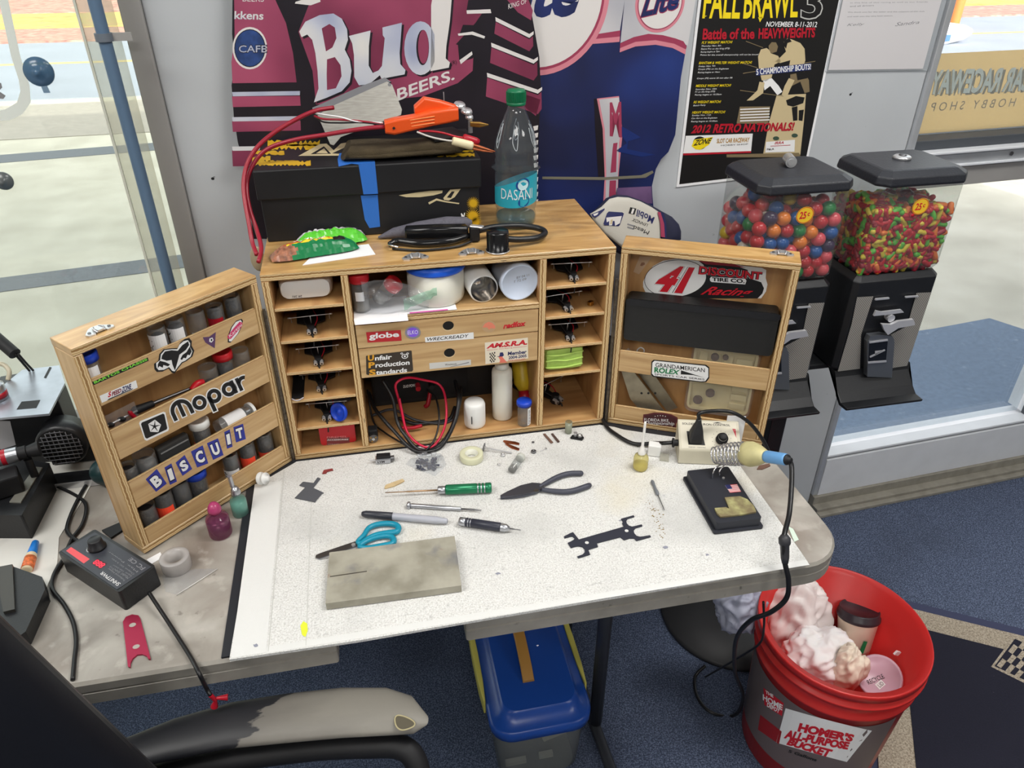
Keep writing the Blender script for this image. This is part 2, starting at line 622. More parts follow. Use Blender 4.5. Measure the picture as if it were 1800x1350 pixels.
# left shop window: frame post, glass down to the floor rail
wr = thing('window_1',None,None,WALL.w(-1.6,0)); wr['kind'] = 'structure'
b = MB(); b.M = WM
b.box(-1.618,-1.584,-0.012,0.11,FLOOR,1.7,frame_grey)
b.build('post',wr,True,bevel=0.002)
b = MB(); b.M = WM
b.box(-4.3,-1.618,0.0,0.10,FLOOR,FLOOR+0.10,alum)
b.box(-4.3,-1.618,0.0,0.10,1.64,1.70,alum)
b.build('rail',wr,True)
b = MB(); b.M = WM
b.box(-4.3,-1.618,0.045,0.051,FLOOR+0.10,1.64,glass)
b.build('glass',wr,True)
# white vinyl outline lettering on the outside of that glass: only its lower right curve is in view
vin = mat('white_vinyl',(222,228,222),0.6)
GP = WALL.shift(-0.043)
b = MB()
outer = [(-25,-60),(8,-30),(36,100),(52,150),(54,180),(40,200),(18,211),(-20,214)]
inner = [(-20,196),(10,192),(30,180),(36,160),(33,140),(20,100),(-2,0),(-20,-45)]
b.slab(GP,[GP.px(*q)for q in outer+inner],vin,0.0,0.0006)
b.slab(GP,[GP.px(*q)for q in[(-10,143),(2,146),(4,154),(-2,160),(10,168),(6,174),(-10,172)]],inkgrey,0.0,0.0006)
part(b.build('window_lettering',wr,True),'curve of white vinyl lettering on the glass')

# right shop door and window
dr = thing('door_1',None,None,WALL.w(0.4,FLOOR)); dr['kind'] = 'structure'
b = MB(); b.M = WM
b.box(0,0.016,-0.010,0.10,-0.692,1.7,alum)
b.build('jamb',dr,True,bevel=0.002)
b = MB(); b.M = WM
b.box(0.016,2.9,-0.012,0.09,-0.692,-0.556,aluw)
b.box(0.016,2.9,-0.004,0.03,-0.556,-0.549,gasket)
b.box(0.016,2.9,-0.010,0.03,-0.549,-0.541,aluw)
b.build('bottom_rail',dr,True,bevel=0.0015)
b = MB(); b.M = WM
b.box(0.016,2.9,-0.010,0.07,0.262,0.312,frame_grey)
b.box(0.016,2.9,-0.020,0.07,0.312,0.318,aluw)
b.box(0.016,2.9,-0.014,0.07,0.318,0.346,alum)
b.box(0.016,2.9,-0.026,0.07,0.346,0.352,aluw)
b.box(0.016,2.9,0.000,0.07,0.352,0.374,gasket)
b.build('push_rail',dr,True,bevel=0.0015)
b = MB(); b.M = WM
b.box(0.760,0.768,-0.006,0.03,-0.541,0.262,gasket)
b.box(0.768,0.86,-0.014,0.09,-0.541,0.262,aluw)
b.box(0.768,0.86,-0.014,0.09,0.374,1.7,aluw)
b.build('stile',dr,True,bevel=0.0015)
b = MB(); b.M = WM
b.box(0.016,0.760,0.045,0.050,-0.541,0.262,glassr); b.box(0.016,0.768,0.045,0.050,0.374,1.7,glassr)
b.box(0.86,2.9,0.045,0.050,-0.541,0.262,glassr); b.box(0.86,2.9,0.045,0.050,0.374,1.7,glassr)
b.build('glass',dr,True)
b = MB(); b.M = WM
thr = mat('worn_threshold',(140,136,126),0.7,var=0.15,scale=30)
b.box(-0.0,2.9,-0.062,0.12,FLOOR,FLOOR+0.010,thr)
b.box(-0.0,2.9,-0.045,0.12,FLOOR+0.010,FLOOR+0.020,thr)
b.box(-0.0,2.9,-0.020,0.12,FLOOR+0.020,-0.692,thr)
b.build('threshold',dr,True,bevel=0.001)
for k, s_ in enumerate((0.30,0.75)):
 b = MB(); c0 = WALL.w(s_,0.332,0.0145)
 b.cyl(c0,c0+WALL.N*0.002,0.005,dsteel,seg=12)
 b.build('screw',dr,True)
b = MB(); b.box(2.9,5,0.55,0.65,FLOOR,2.0,plaster)
struct(b.build('wall_back_right'))

# tan vinyl band on the outside of the upper pane with the shop name, read from behind
ban = mat('tan_vinyl_band',(205,180,135),0.7,var=0.06,scale=9)
def backlit(mt_,c_):
 tn = mt_.node_tree; tl = tn.nodes.new('ShaderNodeBsdfTranslucent'); tl.inputs[0].default_value = lin(*c_)
 mxs = tn.nodes.new('ShaderNodeMixShader'); mxs.inputs[0].default_value = 0.72
 tn.links.new(tn.nodes['Principled BSDF'].outputs[0],mxs.inputs[1]); tn.links.new(tl.outputs[0],mxs.inputs[2]); tn.links.new(mxs.outputs[0],tn.nodes['Material Output'].inputs[0])
backlit(ban,(248,230,192))
banl = mat('pale_vinyl_letters',(246,244,228),0.7)
bans = mat('letter_shadow',(176,164,142),0.7)
BP = WALL.shift(-0.056)
b = MB()
z1 = BP.px(1700,92)[1]
b.slab(BP,[(0.012,0.376),(0.75,0.376),(0.75,z1),(0.012,z1)],ban,-0.002,0.0)
BPm = Plane(BP.w(0,0,0.0002),-BP.R,BP.U) # mirrored reading direction, drawn on the inner side
def mtext(txt,p0,p1,hpx,mt,layer,**k):
 a = BP.px(*p0); q = BP.px(*p1)
 kk = math.hypot(q[0]-a[0],q[1]-a[1]) / math.hypot(p1[0]-p0[0],p1[1]-p0[1])
 vs, fs = text_mesh(txt,k.get('shear',0),k.get('bold',0),1)
 L = math.hypot(q[0]-a[0],q[1]-a[1])
 P = [BP.w(q[0]+(a[0]-q[0])*vx-0*vy,q[1]+(a[1]-q[1])*vx+hpx*kk*vy,layer*0.0003)for vx,vy in vs]
 b.add(P,[f[::-1]for f in fs],mt)
for dx, dy, mt_, ly in ((4,3,bans,1),(-1,1,bans,1),(0,0,banl,2)):
 mtext('SLOT CAR RACEWAY',(1628+dx,167+dy),(1872+dx,157+dy),33,mt_,ly,shear=0.15,bold=0.03)
mtext('H O B B Y   S H O P',(1634,196),(1782,187),12,bans,1)
part(b.build('shop_name_band',dr,True),'tan vinyl band with the shop name in mirrored letters')

# ---------------------------------------------------------------- outside
conc = ramp_mat('pavement_concrete',None,[(0.3,(186,180,164)),(0.55,(204,198,182)),(0.75,(216,210,196))],0.9,0.15,nscale=3.0,detail=9)
joint = mat('asphalt_joint',(104,108,116),0.95,var=0.2,scale=60)
road_m = mat('road_asphalt',(150,156,168),0.9,var=0.06,scale=2)
grass_m = ramp_mat('verge_grass',None,[(0.3,(150,140,70)),(0.5,(196,176,90)),(0.7,(206,140,100))],0.95,0.3,nscale=3.5)
leaf_m = ramp_mat('fallen_leaves_ground',None,[(0.3,(140,96,88)),(0.55,(190,140,124)),(0.8,(214,180,160))],0.95,0.3,nscale=9)
line_m = mat('road_line',(226,200,120),0.8)
G = -0.78
def flat(name,poly,mt_,z=G,th=0.02):
 q = MB(); q.prism(poly,z-th,z,mt_); return struct(q.build(name))
flat('ground_1',[(-30,0.63),(30,0.63),(30,40),(-30,40)],conc,G-0.004)
def bandy(x0,ya0,x1,ya1,t,name,mt_,z):
 return flat(name,[(x0,ya0),(x1,ya1),(x1,ya1+t),(x0,ya0+t)],mt_,z,0.003)
bandy(-8,1.75,4.2,3.75,0.20,'trim_2',joint,G)
bandy(-12,4.05,0.8,5.85,0.26,'trim_3',joint,G)
kerb_t = mat('kerb_asphalt',(166,158,148),0.95,var=0.1,scale=20)
bandy(-14,5.72,30,7.4,1.5,'trim_4',kerb_t,G+0.002)
flat('ground_2',[(-30,7.6),(30,8.3),(30,12.9),(-30,12.2)],road_m,G+0.006,0.01)
flat('trim_5',[(-30,10.0),(30,10.7),(30,10.83),(-30,10.13)],line_m,G+0.009,0.002)
flat('ground_3',[(-30,12.2),(30,12.9),(30,14.6),(-30,13.9)],leaf_m,G+0.03,0.04)
flat('ground_4',[(-30,13.9),(30,14.6),(30,17.0),(-30,16.3)],grass_m,G+0.05,0.06)
flat('ground_5',[(-30,16.3),(30,17.0),(30,40),(-30,40)],leaf_m,G+0.06,0.06)
# a long hedge bank across the road closes the view
b = MB()
hedge_m = ramp_mat('far_foliage',None,[(0.3,(96,104,104)),(0.6,(140,146,140)),(0.8,(190,190,170))],0.95,0.5,nscale=1.5)
b.grid(lambda u,v:(-30+60*u,24+3*v+1.2*math.sin(u*50),G+5.5*math.sin(v*1.6)+0.5*noise.noise((u*60,v*4,0))),120,8,hedge_m)
o = b.build('hedge'); tag(o,'long grey green hedge bank across the road','hedge',kind='stuff')
# blue grey shadow area by the door, painted as a flat mat
patch = mat('shadow_blue_mat',(112,128,150),0.95,var=0.12,scale=60,bump=0.3)
spot_layer(patch,(160,170,184),22,0.66,0.74,amount=0.5)
P = [onz(*q,G)for q in((1640,578),(1735,566))]
b = MB(); b.prism([(1.35,0.70),(3.6,0.78),(3.1,1.30),(2.99,1.50),(2.66,1.46),(1.55,1.40)],G+0.001,G+0.010,patch)
tag(b.build('door_mat'),'blue grey mat standing for the shadow area before the glass door','mat')

# white painted parking block on the pavement, seen at the top of the right window
t = thing('parking_block','white painted parking block outside with its shadow painted as a blue strip','parking block',(8.3,9.7,G))
b = MB(); b.loft([[(x,9.7+p[0],G+.15+p[1])for p in rrect(.5*k,.30*k,.10)]for x,k in((6.5,1),(9.0,1),(9.35,.7),(9.5,.35))],mat('white_car_paint',(240,242,246),0.4)); b.build('body',t,True)
b = MB(); b.box(6.6,9.0,9.44,9.449,G+.06,G+.15,mat('blue_shadow',(70,110,190),0.5)); b.build('stripe',t,True)  # the block's bluish shadow, painted on as a coloured strip
# orange and yellow post by the road
q = onz(1672,52,G); b = MB(); b.cyl(q,q+Vector((0,0,3.2)),0.10,mat('orange_post',(235,120,50),0.5),seg=16)
q = onz(1656,50,G); b.cyl(q,q+Vector((0,0,3.2)),0.06,mat('yellow_post',(240,210,120),0.5),seg=12)
tag(b.build('signpost'),'orange and yellow signpost standing outside beyond the glass','post')

# ceiling lights the room is lit by
tube_m = mat('light_diffuser',(255,252,244),0.5,emis=4.0)
for i, (x,y) in enumerate(LIGHT_SPOTS):
 t = thing('ceiling_light','recessed fluorescent ceiling light of the shop','light',(x,y,1.96),0,'ceiling lights')
 b = MB(); b.box(-0.62,0.62,-0.32,0.32,0.0,0.04,aluw); b.build('frame',t)
 b = MB(); b.box(-0.58,0.58,-0.28,0.28,-0.006,-0.001,tube_m); b.build('diffuser',t)

# chequered rug
rug_b = ramp_mat('rug_beige_border',None,[(0.3,(120,108,92)),(0.7,(186,174,156))],0.98,0.8,nscale=260,detail=3)
rug_k = mat('rug_navy_pile',(22,22,38),0.95,var=0.2,scale=300,bump=0.5,bscale=400)
spot_layer(rug_k,(110,110,116),130,0.75,0.79,amount=0.5)
rug_e = mat('rug_rubber_edge',(52,56,84),0.7)
c0 = Vector((1.385,0.060)); ux = Vector((0.851,-0.526)).normalized(); uy = Vector((-ux.y,ux.x)) * -1
def rr(a0,a1,b0,b1):
 return [tuple(c0+ux*a+uy*b_)for a,b_ in((a0,b0),(a1,b0),(a1,b1),(a0,b1))]
t = thing('rug','navy doormat rug with beige border and chequered flags by the red bucket','rug',(1.6,-0.4,FLOOR))
b = MB(); b.prism(rr(-0.03,0.93,-0.03,1.4),FLOOR+0.0005,FLOOR+0.006,rug_e); b.build('rubber_backing',t,True)
b = MB(); b.prism(rr(0,0.90,0,1.37),FLOOR+0.0062,FLOOR+0.011,rug_b); b.build('border',t,True)
b = MB(); b.prism(rr(0.075,0.825,0.065,1.30),FLOOR+0.0112,FLOOR+0.0135,rug_k); b.build('field',t,True)
b = MB()
FLP = Plane((0,0,FLOOR+0.0137),(1,0,0),(0,1,0))
b.dpx(FLP,[(1742,1172),(1782,1118),(1830,1138),(1830,1215)],rug_b,1)
b.dpx(FLP,[(1748,1171),(1784,1123),(1830,1143),(1830,1209)],rug_k,2)
for i in range(7):
 for j in range(4):
  if (i+j) % 2 == 0:
   f = lambda p, q: (1752+p*7.6+q*10.0,1170+p*4.6-q*12.5+0.25*p*q)
   b.dpx(FLP,[f(i,j),f(i+1,j),f(i+1,j+1),f(i,j+1)],rug_b,3)
part(b.build('flag_motif',t,True),'chequered flag woven in beige')

# ================================================================ lettering and outlines sighted on a surface
def qmap(pl,quad,inset=0.0):
 BL, BR, TR, TL = quad
 def f(u,v):
  u = inset + u * (1-2*inset); v = inset + v * (1-2*inset)
  x = (1-v) * ((1-u)*BL[0]+u*BR[0]) + v * ((1-u)*TL[0]+u*TR[0])
  y = (1-v) * ((1-u)*BL[1]+u*BR[1]) + v * ((1-u)*TL[1]+u*TR[1])
  return pl.px(x,y)
 return f
def qtext(b,pl,txt,quad,mt,layer=2,inset=0.0,shear=0.0,bold=0.0,sp=1.0):
 vs, fs = text_mesh(txt,shear,bold,sp)
 f = qmap(pl,quad,inset)
 b.add([pl.w(*f(u,v),layer*0.00015)for u,v in vs],fs,mt)
def crop(ox,oy,k):
 return lambda *pts: [(ox+x/k,oy+y/k)for x,y in pts]
def pell(c,rx,ry,n=24,rot=0.0):
 return [(c[0]+rx*math.cos(2*PI*i/n)*math.cos(rot)-ry*math.sin(2*PI*i/n)*math.sin(rot),
c[1]+rx*math.cos(2*PI*i/n)*math.sin(rot)+ry*math.sin(2*PI*i/n)*math.cos(rot))for i in range(n)]
def quadpts(q,n=1):
 return [q[0],q[1],q[2],q[3]]

# ================================================================ TABLES
ttop = ramp_mat('worn_grey_table_top',None,[(0.2,(104,98,92)),(0.42,(146,140,132)),(0.6,(170,165,157)),(0.8,(188,184,178))],0.42,0.12,nscale=9,detail=12,dist=0.6)
spot_layer(ttop,(70,62,58),55,0.66,0.76,amount=0.7)
spot_layer(ttop,(112,92,80),6,0.52,0.72,amount=0.55)
spot_layer(ttop,(196,190,182),30,0.56,0.66,amount=0.4)
trim_m = ramp_mat('grey_table_rim',None,[(0.3,(132,128,120)),(0.6,(160,155,146)),(0.8,(174,170,162))],0.5,0.05,nscale=14,detail=8)
spot_layer(trim_m,(52,50,48),40,0.68,0.76,amount=0.8)
legm = mat('grey_leg_steel',(58,60,66),0.45,0.4)
TZ = -0.003
def table(x0,x1,r_left,r_right,label):
 y0, y1 = -0.413, 0.262
 t = thing('folding_table',label,'table',((x0+x1)/2,-0.08,FLOOR))
 def outline(g):
  o = []
  for cx, cy, a0, r in ((x1,y1,0,0.03),(x0,y1,90,0.03),(x0,y0,180,r_left),(x1,y0,270,r_right)):
   r2 = max(r-g,0.002)
   sx = -1 if cx == x1 else 1; sy = -1 if cy == y1 else 1
   for k in range(9):
    a = math.radians(a0+90*k/8)
    o.append((cx+sx*(g+r2)+r2*math.cos(a),cy+sy*(g+r2)+r2*math.sin(a)))
  return o
 b = MB()
 prof = [(0.004,TZ),(0.0,TZ-0.004),(0.0,-0.020),(0.0025,-0.021),(0.0025,-0.023),(0.0,-0.024),(0.0,-0.043),(0.004,-0.047)]
 b.loft([[(p[0],p[1],z)for p in outline(g)]for g,z in reversed(prof)],trim_m,False,True)
 n = len(b.f)
 b.m[n-1] = b.mi(ttop)
 b.build('tabletop',t,True)
 b = MB()
 for y in (y1-0.06,):
  b.box(x0+0.03,x1-0.05,y-0.012,y+0.012,-0.075,-0.0472,legm)
 b.build('frame_rail',t,True,bevel=0.002)
 lx = x1 - 0.285 if x1 > 0.5 else x0 + 0.3
 for y in (-0.15,0.10):
  b = MB(); b.tube([(lx,y,-0.075),(lx,y,FLOOR+0.030)],0.0145,legm,seg=12,n=1); b.build('leg',t,True)
 b = MB(); b.tube([(lx+0.01,y0+0.02,FLOOR+0.013),(lx,-0.15,FLOOR+0.015),(lx-0.005,y1-0.10,FLOOR+0.013)],0.0125,legm,seg=10,n=4); b.build('foot_bar',t,True)
 b = MB(); b.tube([(lx,-0.02,-0.44),(lx-0.22,-0.02,-0.08)],0.007,legm,n=1); b.build('brace',t,True)
 return t
table(-1.75,0.068,0.05,0.004,'worn grey folding table under the left door of the tool cabinet')
table(0.243,0.838,0.004,0.075,'worn grey folding table with rounded corner above the red bucket')

# left table's far legs in view below: dark steel posts by the chair
b = MB(); b.box(-0.078,0.73,-0.409,0.258,TZ,0.0,mat('black_board',(34,36,42),0.5))
tag(b.build('board'),'thin black board under the white towel bridging both tables','board')

# towel
tw = ramp_mat('white_terry_towel',None,[(0.3,(192,191,188)),(0.47,(214,213,210)),(0.62,(226,226,224))],0.95,0.9,nscale=420,detail=3,bdist=0.0015)
spot_layer(tw,(120,122,140),26,0.74,0.80,amount=0.7)
spot_layer(tw,(160,160,158),150,0.60,0.74,amount=0.5)
spot_layer(tw,(186,186,184),8,0.50,0.72,amount=0.6)
spot_layer(tw,(214,204,176),5,0.58,0.80,amount=0.6)
b = MB()
tp = [(-0.066,-0.4185),(0.10,-0.4215),(0.30,-0.4195),(0.55,-0.4175),(0.758,-0.4135),(0.762,-0.30),(0.764,-0.177),(0.768,-0.115),(0.66,-0.064),(0.60,-0.034),(0.585,-0.022),(0.56,-0.010),(0.003,-0.010),(-0.040,-0.045),(-0.056,-0.077),(-0.062,-0.25)]
b.prism(tp,0.0002,0.0045,tw)
o = b.build('towel',bevel=0.0015)
tag(o,'white terry towel spread over the workbench under the tools','towel')
b = MB(); hem = mat('towel_hem',(218,218,216),0.9,bump=0.3,bscale=300)
b.box(-0.064,-0.020,-0.417,-0.06,0.0046,0.0050,hem); b.box(-0.0198,0.757,-0.4185,-0.408,0.0046,0.0050,hem)
for dx in (-0.018,0.030):
 b.box(dx,dx+0.0012,-0.416,-0.03,0.0046,0.0052,mat('towel_seam',(200,200,196),0.9))
h_ = b.build('hem',o)
b = MB()
for (u,v,r_,c_) in ((534,1107,7,(220,235,60)),):
 y_ = mat('yellow_marker_stain',c_,0.9)
 f = TB.shift(0.0053)
 b.dpx(f,[(528,1100),(533,1092),(540,1096),(541,1108),(537,1120),(531,1116)],y_,1)
part(b.build('stain',o),'bright yellow marker stain near the front edge')
b = MB()
bs = mat('black_smudge',(140,142,156),0.9)
for (u,v,s_) in ((449,1135,5),(875,1008,4),(1170,962,4),(1243,975,3),(945,1135,2),(1090,915,2)):
 P0 = [(u+s_*random.uniform(.6,1.5)*math.cos(a),v+s_*0.6*random.uniform(.5,1.4)*math.sin(a))for a in[k*PI/5 for k in range(10)]]
 b.dpx(TB.shift(0.0051),P0,bs,1)
q = b.build('smudge',o); q['kind'] = 'stuff'
b = MB(); bs = mat('brown_flux_crumb',(150,128,84),0.9)
for k in range(46):
 P0 = TB.shift(0.0045)
 a, c_ = P0.px(1140+0.42*k*1.3+random.gauss(0,5),880+k*1.45+random.gauss(0,6))
 r_ = random.uniform(0.0006,0.0016)
 b.ell((a,c_,0.0050),(r_,r_*0.7,0.0006),bs,6,4)
q = b.build('flux_crumbs'); tag(q,'brown crumbs of soldering flux scattered on the towel','crumbs',kind='stuff')

# ================================================================ TOOL CABINET
wood = ramp_mat('birch_ply',None,[(0.25,(162,126,82)),(0.45,(188,152,104)),(0.6,(202,168,120)),(0.78,(214,184,138))],0.42,0.05,scale=(3.5,38,1),nscale=1.0,detail=7,dist=1.6,coord='UV',coat=0.25)
spot_layer(wood,(122,84,46),30,0.70,0.78,coord='UV',stretch=(1,2.5,1),amount=0.6)
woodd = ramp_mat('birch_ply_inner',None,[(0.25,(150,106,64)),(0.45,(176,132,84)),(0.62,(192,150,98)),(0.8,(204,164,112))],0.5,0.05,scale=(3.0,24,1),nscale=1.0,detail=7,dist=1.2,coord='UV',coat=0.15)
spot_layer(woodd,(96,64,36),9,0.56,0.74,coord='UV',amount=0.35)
woodt = ramp_mat('worn_ply_top',None,[(0.25,(160,120,66)),(0.5,(192,150,92)),(0.75,(214,176,118))],0.3,0.08,scale=(5,26,1),nscale=1.0,detail=8,dist=2.2,coord='UV',coat=0.45)
spot_layer(woodt,(120,104,84),14,0.56,0.72,coord='UV',amount=0.45)
ply = ramp_mat('ply_edge',None,[(0.0,(150,112,66)),(0.30,(176,138,86)),(0.42,(216,190,144)),(0.75,(230,206,162)),(1.0,(190,152,98))],0.55,0.1,scale=(2.0,1,1),nscale=42,detail=2,dist=1.2,coord='UV',tex='wave')
spot_layer(ply,(60,44,30),60,0.70,0.73,coord='UV',stretch=(0.35,3,1),amount=0.85)
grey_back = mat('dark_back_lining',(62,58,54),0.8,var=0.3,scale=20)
hinge_m = mat('bronze_hinge',(96,88,78),0.45,0.7,var=0.3,scale=120)

cab = thing('tool_cabinet','open birch plywood tool cabinet with two swung doors standing on the bench','cabinet',(0.285,0.128,0.0))
T = 0.012
e = {'-y':ply}
def bd(name,*a,m_=wood,fm=e,bev=0.0008):
 b = MB(); b.box(*a,m_,fm); return b.build(name,cab,True,bevel=bev,seg=1,uv=True)
bd('top_board',0,0.57,0,0.256,H-T,H,m_=woodt)
bd('bottom_board',0,0.57,0,0.256,0.0003,T,m_=woodd)
bd('side_board',0,T,0,0.256,T+0.0002,H-T-0.0002,m_=woodd)
bd('side_board',0.558,0.57,0,0.256,T+0.0002,H-T-0.0002,m_=woodd)
bd('divider',0.1195,0.1310,0,0.249,T+0.0002,H-T-0.0002,m_=woodd)
bd('divider',0.4405,0.4520,0,0.249,T+0.0002,H-T-0.0002,m_=woodd)
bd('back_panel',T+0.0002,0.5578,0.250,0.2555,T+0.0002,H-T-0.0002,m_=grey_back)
for z in (0.294,0.2355,0.1765,0.1215,0.064):
 bd('shelf',T+0.0002,0.1193,0.0008,0.2495,z-0.003,z+0.003,m_=woodd)
for z in (0.291,0.2345,0.1755,0.1180):
 bd('shelf',0.4522,0.5578,0.0008,0.2495,z-0.003,z+0.003,m_=woodd)
bd('shelf',0.1312,0.4403,0.0,0.2495,0.2560,0.2665,m_=wood)
bd('shelf',0.1312,0.4403,0.012,0.2495,0.1480,0.1520,m_=woodd)

hole_m = mat('finger_hole_dark',(16,15,15),0.9)
def drawer(z0,z1,hx,hz):
 b = MB()
 pl = FR.shift(-0.0)
 b.box(0.1325,0.4390,0.0002,0.009,z0,z1,wood,{'+z':ply})
 b.box(0.140,0.430,0.0092,0.22,z0+0.003,z0+0.006,woodd)
 b.box(0.140,0.146,0.0092,0.22,z0+0.006,z1-0.006,woodd); b.box(0.424,0.430,0.0092,0.22,z0+0.006,z1-0.006,woodd)
 d = b.build('drawer',cab,True,bevel=0.0006,seg=1,uv=True)
 b = MB()
 # finger hole: dark opening with a pale bevelled lip on its lower side
 b.dell(FR,(hx,hz),0.0098,0.0092,mat('hole_lip',(216,190,146),0.6),1)
 b.dell(FR,(hx,hz+0.0014),0.0094,0.0082,hole_m,2)
 b.build('finger_hole',d,True)
 return d
h1 = FR.px(788,573.5); h2 = FR.px(790,621)
d1 = drawer(0.2125,0.2545,*h1); d2 = drawer(0.1545,0.2108,*h2)
K6 = crop(420,380,4.5); K7 = crop(780,380,4.5)
# stickers on the upper drawer
S1 = FR
b = MB(); b.dpx(S1,K6((1005,918),(1280,900),(1287,985),(1018,1000)),mat('sticker_red',(186,40,48),0.5),1)
qtext(b,S1,'globe',K6((1030,985),(1268,966),(1265,912),(1030,926)),inkw,2,bold=0.03)
part(b.build('sticker',d1,True),'red sticker reading globe')
b = MB(); b.dpx(S1,pell(K6((1375,920))[0],14,11.5),mat('silver_sticker',(160,156,160),0.4,0.5),1)
b.dpx(S1,pell(K6((1375,918))[0],10.5,8.5,12),mat('violet_foil',(132,92,226),0.4),2)
qtext(b,S1,'ELKO',K6((1335,935),(1415,930),(1415,900),(1335,905)),inkw,3)
part(b.build('sticker',d1,True),'round silver sticker with violet centre')
b = MB(); b.dpx(S1,K6((1470,958))+K7((235,918),(238,970))+K6((1475,998)),inkw,1)
qtext(b,S1,'WRECKREADY',K6((1488,988))+K7((200,958),(198,932))+K6((1488,963)),ink,2,shear=0.25,bold=0.01)
part(b.build('sticker',d1,True),'white strip sticker reading WRECKREADY')
b = MB(); b.dpx(S1,pell(K7((357,872))[0],12.5,10.5),mat('clear_sticker',(186,154,116),0.3),1)
b.dpx(S1,K7((305,880),(325,850),(355,835),(385,845),(408,870),(405,890),(370,885),(360,900),(345,880)),mat('salmon_print',(222,130,104),0.5),2)
part(b.build('sticker',d1,True),'round clear sticker with salmon print')
b = MB(); qtext(b,S1,'redfox',K7((470,892),(650,866),(650,824),(472,848)),inkred,1,shear=0.2,bold=0.04)
b.dpx(S1,K7((490,884),(645,864),(645,867),(490,887)),inkred,1)
part(b.build('sticker',d1,True),'red lettering redfox')
# stickers on the lower drawer
b = MB(); b.dpx(S1,K6((1005,1105),(1030,1100),(1355,1062),(1366,1065),(1378,1215),(1370,1228),(1020,1256),(1008,1250)),mat('brown_sticker',(58,50,42),0.45),1)
og = mat('amber_ink',(222,160,40),0.5)
for i, (c_,rest,y0,y1,xe,dy) in enumerate((('U','nfair',1146,1100,1210,12),('P','roduction',1202,1156,1350,24),('S','tandards',1260,1214,1330,22))):
 qtext(b,S1,c_,K6((1020+i*5,y0),(1068+i*7,y0-5),(1068+i*7,y1-4),(1020+i*5,y1)),og,2,bold=0.04)
 qtext(b,S1,rest,K6((1076+i*4,y0-4),(xe,y0-4-dy),(xe,y0-45-dy+4),(1076+i*4,y0-41)),inkw,2,bold=0.03)
b.dell(S1,S1.px(*K6((1312,1108))[0]),0.0055,0.0045,inkw,2,hole=0.75); b.dell(S1,S1.px(*K6((1312,1108))[0]),0.0018,0.0018,inkw,2)
for sx in (1288,1334):
 b.dell(S1,S1.px(*K6((sx,1086))[0]),0.0022,0.0018,inkw,2,hole=0.5)
part(b.build('sticker',d2,True),'dark brown sticker reading Unfair Production Standards')
b = MB(); b.dpx(S1,K6((1505,1162))+K7((215,1134),(216,1176))+K6((1508,1210)),mat('grey_white_sticker',(206,204,200),0.5),1)
qtext(b,S1,'Wrecktools',K6((1630,1182),(1722,1174),(1722,1160),(1630,1167)),ink,2)
b.dpx(S1,K6((1680,1188))+K7((200,1152),(200,1160))+K6((1660,1196)),inkgrey,2)
part(b.build('sticker',d2,True),'pale strip sticker with small print')
b = MB(); b.dpx(S1,K7((325,1000),(665,960),(668,1125),(330,1170)),mat('cream_sticker',(228,218,198),0.5),1)
qtext(b,S1,'AM.S.R.A.',K7((336,1048),(660,1016),(662,974),(348,1010)),inkred,2,shear=0.15,bold=0.05)
qtext(b,S1,'American Slot Racing Association',K7((340,1066),(655,1034),(655,1024),(340,1056)),inkred,2)
nav = mat('navy_ink',(38,42,92),0.5)
qtext(b,S1,'Member',K7((506,1102),(655,1086),(657,1056),(508,1072)),nav,2,bold=0.03)
qtext(b,S1,'2004-2005',K7((512,1132),(655,1114),(655,1092),(512,1108)),nav,2,bold=0.03)
qtext(b,S1,'www.amsra.com',K7((508,1148),(645,1134),(645,1124),(508,1138)),inkred,2)
for i in range(5):
 for j in range(6):
  if (i+j) % 2 == 0:
   x, y = 362 + i * 9 + j * 0.5, 1082 + j * 13 - i * 2
   b.dpx(S1,K7((x,y),(x+9,y-1),(x+9,y+12),(x,y+13)),ink,2)
b.dpx(S1,K7((415,1112),(440,1105),(445,1078),(468,1076),(476,1100),(462,1112)),nav,2)
b.dpx(S1,K7((432,1112),(460,1108),(500,1156),(440,1160),(446,1136)),mat('salmon_ink',(226,120,100),0.5),3)
part(b.build('sticker',d2,True),'cream sticker reading AM.S.R.A. Member 2004-2005')

# piano hinges
def hinge(x,y):
 b = MB()
 b.cyl((x,y,0.006),(x,y,0.300),0.0022,hinge_m,seg=8)
 n = 24
 for i in range(n):
  z = 0.008 + 0.290 * i / n
  b.cyl((x,y,z),(x,y,z+0.0105),0.0029,hinge_m,seg=8)
 return b
hinge(-0.0030,-0.0032).build('hinge',cab,True)
hinge(0.5745,-0.0032).build('hinge',cab,True)

def latch_mb(b,pl,a,c_,s=1.0,flip=1):
 """suitcase catch: winged plate, raised loop and tongue, lying on a plane"""
 x, y = pl.px(a,c_) if False else (a,c_)
 w_ = [(-20,-3),(-18,-7),(-9,-8),(-6,-4),(6,-4),(9,-8),(18,-7),(20,-3),(15,2),(9,7),(4,9),(-4,9),(-9,7),(-15,2)]
 b.slab(pl,[(x+p*0.001*s,y+q*0.0014*s*flip)for p,q in w_],steel,0.0,0.0022)
 for sx in (-1,1):
  P0 = [pl.w(x+sx*k[0]*0.001*s,y+k[1]*0.001*s*flip,k[2]*0.001*s)for k in((5,-9,2),(6.5,-3,5),(5,4,4.5),(2,7,3))]
  b.tube(P0,0.0014*s,steel,n=4)
  c0 = pl.w(x+sx*0.014*s,y-0.0035*s*flip,0.0022)
  b.cyl(c0,c0+pl.N*0.0012,0.0022*s,dsteel,seg=10)
 b.slab(pl,[(x+p*0.001*s,y+q*0.001*s*flip)for p,q in((-4,-9),(4,-9),(4.5,0),(3,4),(-3,4),(-4.5,0))],steel,0.0022,0.0046)
TOP = Plane((0,0,H),(1,0,0),(0,1,0))
